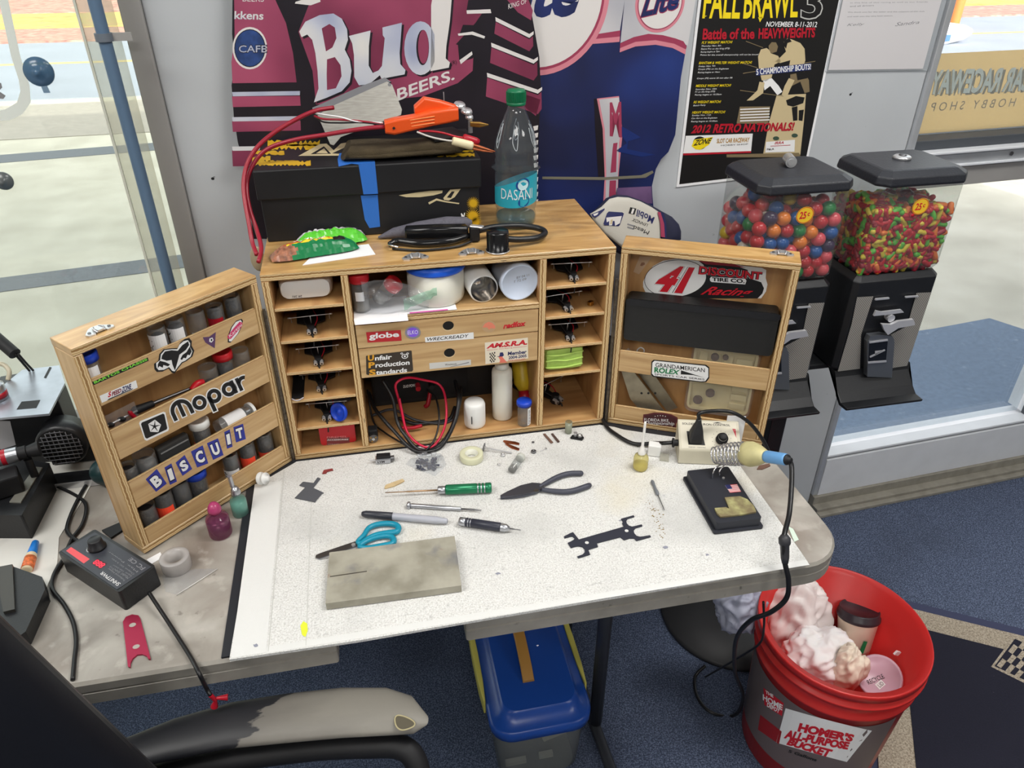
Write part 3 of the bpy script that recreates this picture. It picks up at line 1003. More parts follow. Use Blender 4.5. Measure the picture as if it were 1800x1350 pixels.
for (u,v) in ((730,452),(828,444)):
 b = MB(); a, c_ = TOP.px(u,v); latch_mb(b,TOP,a,max(c_,0.012),1.08); b.build('latch',cab,True)

# ---------------------------------------------------------------- doors
WD, DD = 0.2838, 0.0533
def door(pl,sx,name_label):
 """sx = -1: the door runs to negative a (left door)"""
 M_ = FM(pl)
 A = lambda a0, a1: (min(sx*a0,sx*a1),max(sx*a0,sx*a1))
 def brd(nm,a0,a1,y0,y1,z0,z1,m_=wood,fm=None,par=None,bev=0.0008):
  b = MB(); b.M = M_; x0, x1 = A(a0,a1)
  b.box(x0,x1,y0,y1,z0,z1,m_,fm if fm is not None else{'-y':ply})
  return b.build(nm,par,True,bevel=bev,seg=1,uv=True)
 D = brd('door',0.0005,WD-0.0005,DD-0.006,DD,0.0012,H-0.0012,woodd,{},cab)
 part(D,name_label)
 brd('stile_board',0,T,0,DD-0.0062,T+0.0006,H-T-0.0002,wood,None,D)
 brd('stile_board',WD-T,WD,0,DD-0.0062,T+0.0006,H-T-0.0002,wood,None,D)
 brd('top_board',0,WD,0,DD,H-T,H,woodt,None,D)
 brd('bottom_board',0,WD,0,DD,0.0004,T,wood,None,D)
 return D, brd
DLo, brdL = door(DL,-1,'left door of four racks full of vials')
IN = (T+0.0002,WD-T-0.0002)
SL = [(0.262,0.3045),(0.1715,0.2205),(0.0825,0.1300),(0.0122,0.0395)]
slats = []
for k, (z0,z1) in enumerate(SL):
 slats.append(brdL('slat',IN[0],IN[1],0.0008,0.0065,z0,z1,wood,{'+z':ply},DLo))
 if k < 3:
  brdL('rack_floor',IN[0],IN[1],0.0068,DD-0.0064,z0,z0+0.005,woodd,{},DLo)
DRo, brdR = door(DR,1,'right door with one rail and a large racing sticker')
brdR('rail',IN[0],IN[1],0.0008,0.0065,0.1165,0.1590,wood,{'+z':ply},DRo)
brdR('rail',IN[0],IN[1],0.0008,0.0065,0.0122,0.0410,wood,{'+z':ply},DRo)
for pl, u, v, D in ((DL,173,581,DLo),(DR,1374,446,DRo)):
 TP = Plane(pl.w(0,0,0)+Vector((0,0,H)),pl.R,-pl.N)
 a, c_ = TP.px(u,v)
 b = MB(); latch_mb(b,TP,a,max(c_,0.011),0.95); b.build('latch',D,True)

# stickers on the left door
K1 = crop(80,460,4.0909); K2 = crop(80,680,4.0909)
LS = DL.shift(-0.0006)
lime = mat('lime_ink',(130,220,70),0.5)
b = MB(); b.dpx(LS,K1((335,865),(735,688),(742,712),(346,888)),ink,1)
qtext(b,LS,'BARTOS CHASSIS',K1((352,878),(734,708),(728,692),(344,862)),lime,2,bold=0.03)
part(b.build('sticker',DLo,True),'black strip sticker with lime letters BARTOS CHASSIS')
b = MB()
fox = [(783,772),(780,735),(812,712),(818,665),(848,630),(905,622),(948,622),(968,583),(1000,556),(1034,548),(1052,572),(1050,602),(1070,640),(1056,682),(1012,716),(985,728),(955,765),(928,804),(908,798),(884,768),(842,790),(800,793)]
cx, cy = 925, 680
b.dpx(LS,K1(*fox),ink,1)
b.dpx(LS,K1(*[(cx+(x-cx)*0.90,cy+(y-cy)*0.88)for x,y in fox]),inkw,2)
b.dpx(LS,K1((838,672),(858,645),(905,636),(950,640),(982,600),(1024,572),(1032,598),(1008,634),(962,668),(948,720),(930,782),(912,740),(905,706),(870,712),(832,698)),ink,3)
b.dpx(LS,K1((820,712),(862,722),(895,738),(880,752),(846,742),(842,762),(818,750),(806,766),(806,738)),ink,3)
b.dpx(LS,K1((1036,610),(1050,645),(1036,672),(1020,668),(1008,694),(992,690),(980,706),(968,700),(984,670),(1012,650)),ink,3)
part(b.build('sticker',DLo,True),'black and white fox head sticker')
b = MB(); b.dpx(LS,K1((1130,543),(1176,540),(1224,505),(1217,622),(1150,582)),mat('claw_violet',(90,60,100),0.5),1)
b.dpx(LS,K1((1178,552),(1200,545),(1208,565),(1192,582),(1176,574)),inkw,2); b.dpx(LS,K1((1186,556),(1198,554),(1198,568),(1188,572)),ink,3)
part(b.build('sticker',DLo,True),'small violet claw sticker')
b = MB(); pk = mat('pink_sticker',(206,60,110),0.5)
o1 = [(1310,580),(1312,530),(1335,470),(1370,425),(1410,410),(1420,425),(1410,470),(1385,520),(1350,560),(1330,582)]
b.dpx(LS,K1(*o1),ink,1); b.dpx(LS,K1(*[(1364+(x-1364)*0.84,497+(y-497)*0.9)for x,y in o1]),inkw,2)
b.dpx(LS,K1((1306,538),(1330,505),(1350,480),(1395,430),(1416,440),(1410,466),(1362,520),(1330,556),(1312,552)),pk,3)
qtext(b,LS,'Kartini',K1((1324,548),(1412,460),(1404,440),(1316,526)),inkw,4)
part(b.build('sticker',DLo,True),'small pink and black oval sticker')
b = MB(); b.dpx(LS,K1((388,965),(650,852),(663,905),(405,1015)),inkw,1)
qtext(b,LS,'S',K1((448,978),(475,966),(470,930),(448,940)),inkred,2,shear=0.2,bold=0.04)
qtext(b,LS,'PEED',K1((476,970),(545,938),(543,908),(474,938)),mat('maroon_ink',(120,24,40),0.5),2,shear=0.2,bold=0.04)
qtext(b,LS,'ZONE',K1((545,945),(618,912),(615,876),(548,902)),nav,2,shear=0.2,bold=0.04)
b.dpx(LS,K1((440,1000),(455,985),(632,908),(620,920)),ink,2)
part(b.build('sticker',DLo,True),'white sticker reading SPEEDZONE')
# slat 2
b = MB()
b.dpx(LS,K2((672,262),(680,246),(848,178),(862,184),(888,300),(882,316),(728,388),(712,380)),inkw,1)
b.dpx(LS,K2((686,268),(692,256),(844,192),(854,198),(875,296),(870,306),(728,372),(716,364)),ink,2)
pc = (783,284)
pent = [(pc[0]+49*math.sin(k*2*PI/5+0.05),pc[1]-49*math.cos(k*2*PI/5+0.05))for k in range(5)]
b.dpx(LS,K2(*pent),inkw,3)
star = []
for k in range(10):
 r_ = 49 if k % 2 else 9
 a = k * PI / 5 + PI / 5 * 0 + 0.05 + PI
 star.append((pc[0]+r_*math.sin(a),pc[1]-r_*math.cos(a)))
for k in range(5):
 a = k * 2 * PI / 5 + 0.05
 tip = (pc[0]+49*math.sin(a),pc[1]-49*math.cos(a)); nx, ny = math.cos(a) * 6, math.sin(a) * 6
 b.dpx(LS,K2((pc[0]+nx,pc[1]+ny),tip,(pc[0]-nx,pc[1]-ny)),ink,4)
part(b.build('sticker',DLo,True),'black and white five pointed star emblem sticker')
b = MB()
# rounded M, then o p a r, each on a white backing
def both(f):
 f(inkw,1,9); f(ink,2,0)
ux_, uy_ = Vector((0.909,-0.417)), Vector((0.417,0.909))
def loc2(x,y):
 q = Vector((925,250)) + ux_ * x - uy_ * y
 return (q.x,q.y)
def ring(cx_,cy_,r0,r1,a0,a1,mt_,ly,g):
 n = 22
 P0 = [loc2(cx_+(r1+g)*math.cos(math.radians(a0+(a1-a0)*k/n)),cy_+(r1+g)*math.sin(math.radians(a0+(a1-a0)*k/n)))for k in range(n+1)]
 P1 = [loc2(cx_+max(r0-g,0.1)*math.cos(math.radians(a0+(a1-a0)*k/n)),cy_+max(r0-g,0.1)*math.sin(math.radians(a0+(a1-a0)*k/n)))for k in range(n+1)]
 for k in range(n):
  b.dpx(LS,K2(P0[k],P0[k+1],P1[k+1],P1[k]),mt_,ly)
def barr(x0,x1,y0,y1,mt_,ly,g):
 b.dpx(LS,K2(loc2(x0-g,y0-g),loc2(x1+g,y0-g),loc2(x1+g,y1+g),loc2(x0-g,y1+g)),mt_,ly)
for mt_, ly, g in ((inkw,1,8),(ink,2,0)):
 ring(82,52,52,80,0,180,mt_,ly,g)
 barr(2,30,0,56,mt_,ly,g); barr(134,162,0,56,mt_,ly,g)
 barr(68,96,-6+10,118,mt_,ly,g)
 ring(222,48,24,52,0,360,mt_,ly,g)
 ring(338,48,24,52,0,360,mt_,ly,g); barr(286,314,-55,60,mt_,ly,g)
 ring(454,48,24,52,0,360,mt_,ly,g); barr(480,506,0,98,mt_,ly,g)
 barr(522,548,0,98,mt_,ly,g); ring(574,44,26,52,60,170,mt_,ly,g)
part(b.build('sticker',DLo,True),'black rounded letters Mopar with white outline')
# slat 3
bq = mat('deep_blue_sticker',(44,52,150),0.5)
for ch, q in zip('BISCUIT',(((795,755),(872,695),(800,590),(720,665)),((895,705),(945,680),(905,550),(855,580)),((985,640),(1055,590),(1000,490),(935,545)),
((1090,580),(1170,550),(1130,420),(1045,465)),((1205,525),(1280,490),(1240,370),(1160,405)),((1305,445),(1345,430),(1325,305),(1285,325)),((1370,400),(1440,375),(1420,265),(1350,290)))):
 b = MB(); b.dpx(LS,K2(*q),bq,1)
 qtext(b,LS,ch,K2(*q),mat('letter_shadow_blue',(20,22,70),0.5),2,inset=0.12,bold=0.10)
 qtext(b,LS,ch,K2(*q),inkw,3,inset=0.17 if ch!='I' else 0.2,bold=0.05)
 part(b.build('sticker',DLo,True),'blue square sticker with white letter '+ch)

# stickers on the right door
K8 = crop(1050,400,4.5)
RB = DR.shift(-(DD-0.0064)); RL = DR.shift(-0.0006)
b = MB()
b.dpx(RB,K8((362,470),(362,430),(385,370),(440,305),(520,262),(640,243),(760,248),(900,258),(1040,278),(1150,302),(1300,318),(1336,336),(1332,400),(1346,450),(1334,505),(1296,560),(700,560),(440,560),(385,520)),inkw,1)
b.dpx(RB,K8((800,262),(930,272),(1090,300),(1190,335),(1200,400),(1296,432),(1318,480),(1306,520),(1268,560),(640,560),(760,490),(830,430),(862,350),(840,295)),ink,2)
b.dpx(RB,K8((800,262),(930,266),(1090,290),(1175,318),(1000,300),(860,290)),mat('crimson_print',(150,26,44),0.5),3)
b.dpx(RB,pell(K8((618,402))[0],55,33,40,-0.10),ink,3)
b.dpx(RB,pell(K8((618,402))[0],54,32,40,-0.10),inkw,4)
for dy, mt_, ly, bo in ((0,ink,5,0.10),(0,inkw,6,0.085),(0,inkred,7,0.06)):
 qtext(b,RB,'41',K8((412,500),(700,524),(775,312),(560,296)),mt_,ly,inset=0.0+(0.1-bo)*0.25,bold=bo,shear=0.12)
for bo, mt_, ly in ((0.12,inkw,8),(0.09,ink,9),(0.03,inkred,10)):
 qtext(b,RB,'DISCOUNT',K8((795,368),(1300,414),(1310,350),(805,300)),mt_,ly,inset=(0.12-bo)*0.12,bold=bo)
b.dpx(RB,K8((890,400),(900,386),(1170,402),(1180,418),(1170,447),(905,428),(892,418)),inkw,11)
qtext(b,RB,'TIRE CO.',K8((908,420),(1166,438),(1166,406),(908,390)),ink,12,bold=0.04)
qtext(b,RB,'Racing',K8((800,548),(1215,556),(1240,480),(860,462)),inkred,11,shear=0.5,bold=0.02)
part(b.build('sticker',DRo,True),'large oval racing sticker reading 41 DISCOUNT TIRE CO. Racing')
b = MB(); b.dpx(RB,K8((285,350),(335,228),(432,232),(330,370)),mat('faded_card',(190,160,130),0.5),1)
b.dpx(RB,K8((338,300),(350,275),(372,275),(378,290),(352,305)),mat('faded_brown',(140,100,76),0.5),2)
part(b.build('sticker',DRo,True),'faded clear sticker in the corner')
b = MB()
rq = lambda g: K8((428+g,1060+g),(445+g,1045+g),(860-g,1085+g),(886-g,1105+g),(886-g,1190-g),(862-g,1222-g),(830-g,1224-g),(440+g,1180-g),(424+g,1162-g))
b.dpx(RL,rq(0),ink,1); b.dpx(RL,rq(8),inkw,2)
qtext(b,RL,'GRANDAMERICAN',K8((460,1102),(850,1144),(850,1112),(460,1068)),ink,3,bold=0.01)
qtext(b,RL,'ROLEX',K8((450,1146),(640,1164),(655,1128),(452,1102)),mat('green_ink',(20,120,70),0.5),3,bold=0.04)
b.dpx(RL,K8((662,1128),(850,1188),(760,1166),(660,1160)),ink,3)
qtext(b,RL,'SPORTS CAR SERIES',K8((452,1166),(848,1208),(848,1194),(452,1152)),ink,3,bold=0.01)
part(b.build('sticker',DRo,True),'white label sticker reading GRANDAMERICAN ROLEX SPORTS CAR SERIES')
b = MB()
K9 = crop(1100,690,6)
pq = [(180,290),(185,230),(230,225),(300,210),(400,215),(480,230),(545,262),(552,300),(530,330),(530,370),(500,400),(430,415),(340,415),(250,400),(190,350)]
b.dpx(RL,K9(*pq),mat('maroon_plaque',(92,34,40),0.45),1)
b.dpx(RL,K9(*[(366+(x-366)*0.9,315+(y-315)*0.86)for x,y in pq]),mat('maroon_plaque_dark',(66,24,30),0.45),2)
qtext(b,RL,'FLORIDA BIKE',K9((195,302),(450,308),(450,280),(195,268)),inkw,3)
qtext(b,RL,'Championship',K9((192,345),(512,355),(512,308),(196,300)),inkw,3,shear=0.2)
qtext(b,RL,'COCOA BEACH',K9((315,372),(495,378),(495,350),(315,350)),mat('tan_ink',(206,160,120),0.5),3,shear=0.2)
for k in range(5):
 for yy in (242,392):
  b.dpx(RL,K9(*[(310+k*27+7*math.cos(a)*(1 if i%2 else .45),yy+(k-2)**2*(2 if yy<300 else-2)+7*math.sin(a)*(1 if i%2 else .45))for i,a in enumerate([j*PI/5+0.31 for j in range(10)])]),inkw,3)
part(b.build('sticker',DRo,True),'maroon plaque sticker reading Championship')

# ================================================================ THINGS INSIDE THE CABINET
def vial_bottle(u,v,pl,depth,z0,h,r=0.0115,cap=None,fill=dblack,fillh=0.7,lab=None,labh=(0.15,0.6),label='',tilt=0.0,group='parts vials in the left door',labtxt=None,sx=1):
 a = pl.shift(-depth).px(u,v)[0]
 P = pl.w(a,z0,-depth)
 t = thing('vial',label,'vial',P,0,group)
 b = MB(); b.shell([(r*0.2,0.0006),(r*0.97,0.0006),(r,0.002),(r,h)],vial,18); 
 b.shell([(r,h),(r*0.9,h),(r*0.9,h-0.004)],vial,18)
 b.build('tube',t)
 if fill:
  b = MB(); b.lathe([(r*0.86,0.0012),(r*0.86,h*fillh*0.92),(r*0.6,h*fillh),(0.0004,h*fillh*0.97)],fill,16)
  b.build('contents',t)
 if cap:
  b = MB(); b.lathe([(r*1.02,h-0.006),(r*1.17,h-0.006),(r*1.17,h+0.0045),(r*1.1,h+0.006),(r*0.9,h+0.006),(r*0.85,h+0.0045),(0.0004,h+0.0045)],cap,20)
  b.build('cap',t)
 if lab:
  d = (CAM-Vector(P)); ang = math.atan2(d.y,d.x)
  b = MB(); n = 10; rr_ = r + 0.0003; vs = []; fs = []
  span = math.radians(75); off = math.radians(-28 if sx>0 else 25)
  for k in range(n+1):
   a_ = ang + off - span + 2 * span * k / n
   for zz in (h*labh[0],h*labh[1]):
    vs.append((rr_*math.cos(a_),rr_*math.sin(a_),zz))
  fs = [(2*k,2*k+2,2*k+3,2*k+1)for k in range(n)]
  b.add(vs,fs,lab)
  if labtxt:
   tv, tf = text_mesh(labtxt,0,0,1)
   vs = []
   for x, y in tv:
    a_ = ang + off - span * 0.7 + 1.0 * span * (1-y) * 0.5
    vs.append(((rr_+.0002)*math.cos(a_),(rr_+.0002)*math.sin(a_),h*(labh[0]+0.05+(labh[1]-labh[0]-0.1)*(1-x))))
   b.add(vs,tf,ink)
  b.build('label',t)
 return t

z1, z2, z3, z4 = 0.2672, 0.1767, 0.0877, 0.0126
dfill = mat('dark_small_parts',(44,42,44),0.5,var=0.5,scale=260,bump=0.6,bscale=300)
gfill = mat('grey_small_parts',(120,120,118),0.4,0.5,var=0.5,scale=260,bump=0.6,bscale=300)
V = vial_bottle
V(156,640,DL,0.024,z1,0.060,0.0125,blue,gfill,0.4,paper,(0.05,0.8),'blue capped vial alone at the outer end of the top rack',labtxt='12-24')
V(280,600,DL,0.024,z1,0.062,0.0125,None,dfill,0.8,paper,(0.05,0.85),'uncapped vial with white label, outermost of the five in the top rack',labtxt='TAPE',sx=1)
V(312,585,DL,0.024,z1,0.064,0.0125,None,dfill,0.85,paper,(0.05,0.8),'uncapped vial with white label, second of the five in the top rack',labtxt='9T 64')
V(347,570,DL,0.024,z1,0.062,0.0130,None,None,0,paper,(0.05,0.5),'empty clear vial with low white label in the middle of the top rack',sx=-1)
V(380,558,DL,0.024,z1,0.058,0.0125,None,dfill,0.9,redw,(0.1,0.7),'dark filled vial with a red side in the top rack')
V(411,545,DL,0.024,z1,0.062,0.0125,None,dfill,0.9,paper,(0.1,0.4),'dark filled vial nearest the hinge in the top rack',sx=-1)
V(366,655,DL,0.024,z2,0.058,0.0140,None,dfill,0.55,None,(0,0),'wide clear vial of dark parts above the lettering Mopar')
V(394,640,DL,0.026,z2,0.064,0.0135,red,dfill,0.75,None,(0,0),'red capped vial of dark parts in the second rack')
V(424,630,DL,0.024,z2,0.060,0.0135,None,gfill,0.3,paper,(0.05,0.45),'clear vial with white label nearest the hinge in the second rack',sx=-1)
V(226,830,DL,0.024,z3,0.055,0.0130,None,dfill,0.9,mat('pink_tape',(220,60,80),0.5),(0.15,0.6),'dark vial with pink tape at the outer end of the third rack',sx=-1)
V(257,815,DL,0.024,z3,0.060,0.0160,None,mat('grey_fill',(96,96,98),0.4,var=0.3,scale=100),0.8,None,(0,0),'wide clear vial of grey parts beside the black flat case')
V(355,765,DL,0.022,z3,0.063,0.0135,white,dfill,0.85,orange,(0.05,0.5),'white capped vial with orange label above the letters SCU')
V(258,900,DL,0.024,z4,0.050,0.0140,None,dfill,0.9,None,(0,0),'dark vial at the outer end of the bottom rack')
V(290,885,DL,0.022,z4,0.060,0.0140,None,dfill,0.95,orange,(0.1,0.6),'dark vial with orange and white label at the outer end of the bottom rack')
V(319,868,DL,0.026,z4,0.058,0.0145,None,mat('charcoal_fill',(70,70,74),0.5,var=0.2),0.9,None,(0,0),'plain charcoal vial left of the blue capped one in the bottom rack')
V(348,850,DL,0.024,z4,0.055,0.0145,blue,dfill,0.85,None,(0,0),'blue capped vial of dark parts in the bottom rack')
V(408,822,DL,0.024,z4,0.056,0.0135,None,mat('charcoal_fill',(70,70,74)),0.85,paper,(0.2,0.5),'charcoal vial with small white label in the bottom rack',labtxt='49',sx=1)
V(438,808,DL,0.024,z4,0.060,0.0135,None,dfill,0.85,orange,(0.1,0.55),'tall dark vial with orange label, second from the hinge in the bottom rack')
V(468,790,DL,0.024,z4,0.058,0.0135,None,dfill,0.8,orange,(0.1,0.4),'dark vial with orange label nearest the hinge in the bottom rack')

# second rack: tweezers with red tip, steel rule in a clear sleeve, dark pen shapes
def along(pl,dep,p,q):
 """two points on a surface set back by dep"""
 s_ = pl.shift(-dep)
 a = s_.px(*p); c = s_.px(*q)
 return s_.w(*a), s_.w(*c)
p_, q_ = along(DL,0.024,(262,712),(352,676))
t = thing('hobby_file','dark slim hobby file lying in the second rack','file',p_)
b = MB(); b.cyl(p_,q_,0.0028,dsteel,0.0022); b.build('blade',t,True)
d_ = (q_-p_).normalized()
b = MB(); b.cyl(p_-d_*0.02,p_+d_*0.006,0.0065,dblack,0.005); b.ell(p_-d_*0.02,(0.0065,)*3,dblack); b.build('handle',t,True)
p_, q_ = along(DL,0.020,(338,686),(357,672))
b = MB(); b.tube([p_,(p_+q_)/2+Vector((0,0,0.004)),q_],0.0055,red,seg=10)
tag(b.build('tweezer_cap'),'red curved plastic cap behind the lettering Mopar','cap')
p_, q_ = along(DL,0.0185,(190,765),(246,736))
t = thing('steel_rule','steel rule in a clear sleeve at the outer end of the second rack','ruler',p_)
b = MB(); d_ = q_ - p_
for k in (0,1):
 pass
b.add([p_,q_,q_+Vector((0,0,0.030)),p_+Vector((0,0,0.030))],[(0,1,2,3)],bagm); b.build('sleeve',t,True)
b = MB(); b.tube([p_+Vector((0,0,0.014)),q_+Vector((0,0,0.014))],0.0016,steel,n=1); b.build('rule',t,True)
b = MB()
for f in (0.15,0.5):
 c_ = p_ + d_ * f + Vector((0,0,0.013)); b.ell(c_,(0.006,0.003,0.004),dblack)
b.build('grub_screw',t,True)
p_, q_ = along(DL,0.017,(230,727),(246,742))
b = MB(); b.tube([p_+Vector((0,0,0.004)),p_,q_],0.003,redw,n=3); tag(b.build('red_clip'),'small bent red clip above the star emblem','clip')
# third rack: black flat case, clear tube with chequered label
a0, a1 = DL.shift(-0.026).px(276,800)[0], DL.shift(-0.026).px(331,775)[0]
t = thing('flat_case','smoky flat plastic case behind the letters ISC','case',DL.w(a0,z3,-0.026))
b = MB(); b.M = FM(DL); b.box(a0,a1,0.020,0.032,z3+0.0002,z3+0.056,mat('smoky_plastic',(62,62,62),0.12)); b.build('body',t,True,bevel=0.0025)
b = MB(); b.M = FM(DL); b.box(a0+0.003,a1-0.003,0.0185,0.0195,z3+0.046,z3+0.048,mat('grey_seam',(140,140,140),0.3)); b.build('lid_seam',t,True)
p_, q_ = along(DL,0.020,(382,752),(440,722))
t = thing('clear_tube','clear tube with white cap and chequered label above the letters UIT','tube',p_)
d_ = (q_-p_).normalized()
b = MB(); b.cyl(p_,q_,0.0125,vial,seg=20); b.build('tube',t,True)
b = MB(); b.cyl(q_-d_*0.002,q_+d_*0.003,0.0145,white,seg=20); b.build('cap',t,True)
b = MB(); b.cyl(q_-d_*0.012,q_-d_*0.004,0.0105,chrome,seg=16); b.build('insert',t,True)
b = MB(); b.cyl(p_+d_*0.012,q_-d_*0.016,0.0128,paper,seg=20)
x_, y_, z_ = frame(d_)
n_ = 12; L_ = (q_-p_).length - 0.028
for i in range(n_):
 for j, ang in enumerate((-0.75,-0.62)):
  if (i+j) % 2:
   c_ = p_ + d_ * (0.012+L_*(i+.5)/n_)
   tow = (CAM-c_).normalized(); up = d_.cross(tow).normalized(); tow = up.cross(d_)
   if up.z < 0: up = -up
   o_ = c_ + (tow*math.cos(ang)+up*math.sin(ang)) * 0.0131
   e1 = d_ * (L_/n_/2); e2 = (up*math.cos(ang)-tow*math.sin(ang)) * 0.0009
   b.add([o_-e1-e2,o_+e1-e2,o_+e1+e2,o_-e1+e2],[(0,1,2,3)],ink)
b.build('label',t,True)

# ---- slot car chassis in the pigeonholes
chm = mat('blackened_chassis',(40,38,38),0.45,0.6)
tyre = mat('foam_tyre',(22,22,22),0.9)
def chassis(loc,rz,label,sc=1.0,tail=0.03):
 t = thing('slot_car_chassis',label,'slot car chassis',loc,rz,'slot car chassis in the pigeonholes')
 t.scale = (sc,) * 3
 b = MB()
 b.prism([(-0.006,0.012),(0.006,0.012),(0.010,0.035),(0.026,0.045),(0.026,0.085),(0.012,0.092),(0.012,0.125),(-0.012,0.125),(-0.012,0.092),(-0.026,0.085),(-0.026,0.045),(-0.010,0.035)],0.006,0.009,chm)
 b.box(-0.010,0.010,0.095,0.125,0.009,0.026,dsteel)
 b.build('chassis_plate',t,bevel=0.001)
 b = MB()
 b.cyl((0,0.010,0.0),(0,0.010,0.016),0.0065,dblack,seg=14)
 b.box(-0.0095,0.0095,0.002,0.012,0.004,0.009,dblack)
 b.box(-0.002,0.002,-0.001,0.014,-0.004 if False else 0.0003,0.004,dblack)
 g = b.build('guide_flag',t)
 for sx in (-1,1):
  b = MB(); b.cyl((sx*0.0055,-0.001,0.0065),(sx*0.0055,0.008,0.0085),0.0036,steel,seg=12); b.cyl((sx*0.0055,-0.0013,0.0064),(sx*0.0055,-0.0005,0.0066),0.0018,dblack,seg=8)
  b.build('lead_screw',g)
 b = MB()
 b.tube([(-0.034,0.030,0.016),(-0.034,0.030,0.026),(0.034,0.030,0.026),(0.034,0.030,0.016)],0.0009,steel,n=1,seg=6)
 b.tube([(-0.040,0.030,0.026),(-0.034,0.030,0.026)],0.0014,steel,n=1,seg=6); b.tube([(0.034,0.030,0.026),(0.040,0.030,0.026)],0.0014,steel,n=1,seg=6)
 b.tube([(0,0.030,0.026),(0,0.034,0.008)],0.0009,steel,n=1,seg=6)
 b.build('body_wire',t)
 for sx in (-1,1):
  b = MB(); b.cyl((sx*0.016,0.112,0.0135),(sx*0.036,0.112,0.0135),0.0130,tyre,seg=18); b.cyl((sx*0.0362,0.112,0.0135),(sx*0.0368,0.112,0.0135),0.006,steel,seg=12)
  b.build('wheel',t)
 b = MB()
 b.tube([(-0.004,0.008,0.012),(-0.012,0.030,0.020),(-0.006,0.070,0.016),(0,0.098,0.018)],0.0010,dblack,seg=6); b.tube([(0.004,0.008,0.012),(0.012,0.034,0.018),(0.006,0.072,0.015),(0.002,0.098,0.018)],0.0010,redw,seg=6)
 b.build('lead_wire',t)
 b = MB(); b.tube([(0,0.001,0.004),(0.0005,-0.0045,0.003),(0.001,-0.0055,-0.006),(0.0,-0.0055,-tail)],0.0013,dblack,seg=6); b.build('braid',t)
 return t
for (u,v), zt, lb, rz_ in (((549,592),0.2386,'black slot car chassis in the second pigeonhole of the left column',0.05),
((561,648),0.1796,'black slot car chassis in the third pigeonhole of the left column',0.02),
((575,745),0.0672,'black slot car chassis beside the blue disc',-0.05),
((1011,492),0.2942,'black slot car chassis in the top pigeonhole of the right column',-0.08),
((1002,546),0.2377,'black slot car chassis beside the small brass block',0.15),
((1005,596),0.1787,'black slot car chassis just above the lime cloth',-0.05)):
 x = ony(u,v,0.004).x
 chassis((x,0.010,zt),rz_,lb,0.9,0.020)
x = ony(568,700,0.02).x
t = chassis((x,0.016,0.1247),0.0,'slot car chassis pushed deep in the fourth pigeonhole of the left column',0.9,0.006)
t = chassis((0.500,0.06,0.0125),0.55,'large dark slot car chassis lying in the bottom right pigeonhole',1.2,0.002)

# left column: white bottle on its side, black strip, blue disc, red accessory case
c_ = ony(541,507,0.035)
t = thing('white_bottle','white bottle with green label lying in the top left pigeonhole','bottle',(0.062,0.07,0.2971))
b = MB(); rings = []
for k in range(9):
 f = k / 8; w_ = 0.042 * (1-0.10*abs(2*f-1)**3); h_ = 0.040 * (1-0.25*abs(2*f-1)**4)
 rings.append([Vector((0.062+x_,0.022+0.075*f,0.2972+0.020+y_))for x_,y_ in rrect(w_*2,h_,0.012)])
b.loft(rings,white); b.build('body',t,True)
b = MB(); b.M = Matrix.Translation((0.062,0.03,0.3375)); b.prism([(0.016*math.cos(a),0.008*math.sin(a))for a in[k*PI/12 for k in range(24)]],-0.001,0.0004,mat('dark_green_label',(30,92,60),0.4)); b.build('label',t,True)
b = MB(); S_ = Plane((0.0,0.0218,0),(1,0,0),(0,0,1)); qtext(b,S_,'net wt',[(514,524),(531,523),(531,518),(514,519)],ink,1); b.build('print',t,True)
x0 = ony(513,700,0.01).x
b = MB(); b.box(x0,x0+0.020,0.004,0.200,0.1250,0.1262,dblack); b.box(x0,x0+0.020,0.16,0.165,0.1262,0.165,dblack)
t = b.build('strip'); tag(t,'black strip with pale curled end in the fourth pigeonhole of the left column','strip')
b = MB(); b.tube([(x0,0.0035,0.1268),(x0+0.010,-0.004,0.1268),(x0+0.020,0.0035,0.1268)],0.0011,mat('pale_edge',(190,186,196),0.4),seg=6); b.build('curled_end',t)
c_ = ony(598,729,0.008)
b = MB(); ax = Vector((-0.62,-0.72,0.25)).normalized()
b.lathe([(0.0004,-0.002),(0.0155,-0.002),(0.017,0.0),(0.0165,0.006),(0.0145,0.006),(0.0135,0.0035),(0.004,0.0035),(0.0035,0.005),(0.0004,0.005)],blue,28,(c_.x,0.012,0.0672+0.0175),ax)
tag(b.build('blue_disc'),'blue plastic disc standing in the fifth pigeonhole of the left column','disc')
b = MB(); b.M = Matrix.Translation((0.085,0.06,0.0672)) @ Matrix.Rotation(0.5,4,'Z')
b.M = b.M @ Matrix.Rotation(PI/2,4,'X'); b.prism([(-0.02,0.001),(0.025,0.001),(0.025,0.048),(-0.02,0.046)],-0.001,0.0,mat('grey_card',(84,84,88),0.6))
tag(b.build('grey_card'),'grey card standing behind the blue disc','card')
x0, x1 = ony(566,790,0.02).x, ony(628,785,0.02).x
t = thing('accessory_case','red plastic accessory case lettered DREMEL in the bottom left pigeonhole','case',((x0+x1)/2,0.045,0.0121))
b = MB(); b.M = Matrix.Translation(((x0+x1)/2,0.018,0.0122+0.0215)) @ Matrix.Rotation(PI/2,4,'X')
b.prism(rrect(x1-x0,0.043,0.006),-0.05,0.0,mat('red_case',(190,34,44),0.3)); b.build('body',t,True,bevel=0.002)
b = MB(); S_ = Plane((0,0.0178,0),(1,0,0),(0,0,1)); K4 = crop(440,620,4.5)
b.dpx(S_,K4((605,668),(785,668),(785,750),(605,756)),mat('dim_case_label',(120,60,64),0.5),1)
qtext(b,S_,'DREMEL',K4((605,676),(770,670),(770,656),(605,662)),mat('pink_print',(220,120,124),0.5),2,bold=0.02)
qtext(b,S_,'ACCESSORIES',K4((607,695),(775,690),(775,680),(607,684)),inkw,3,bold=0.02)
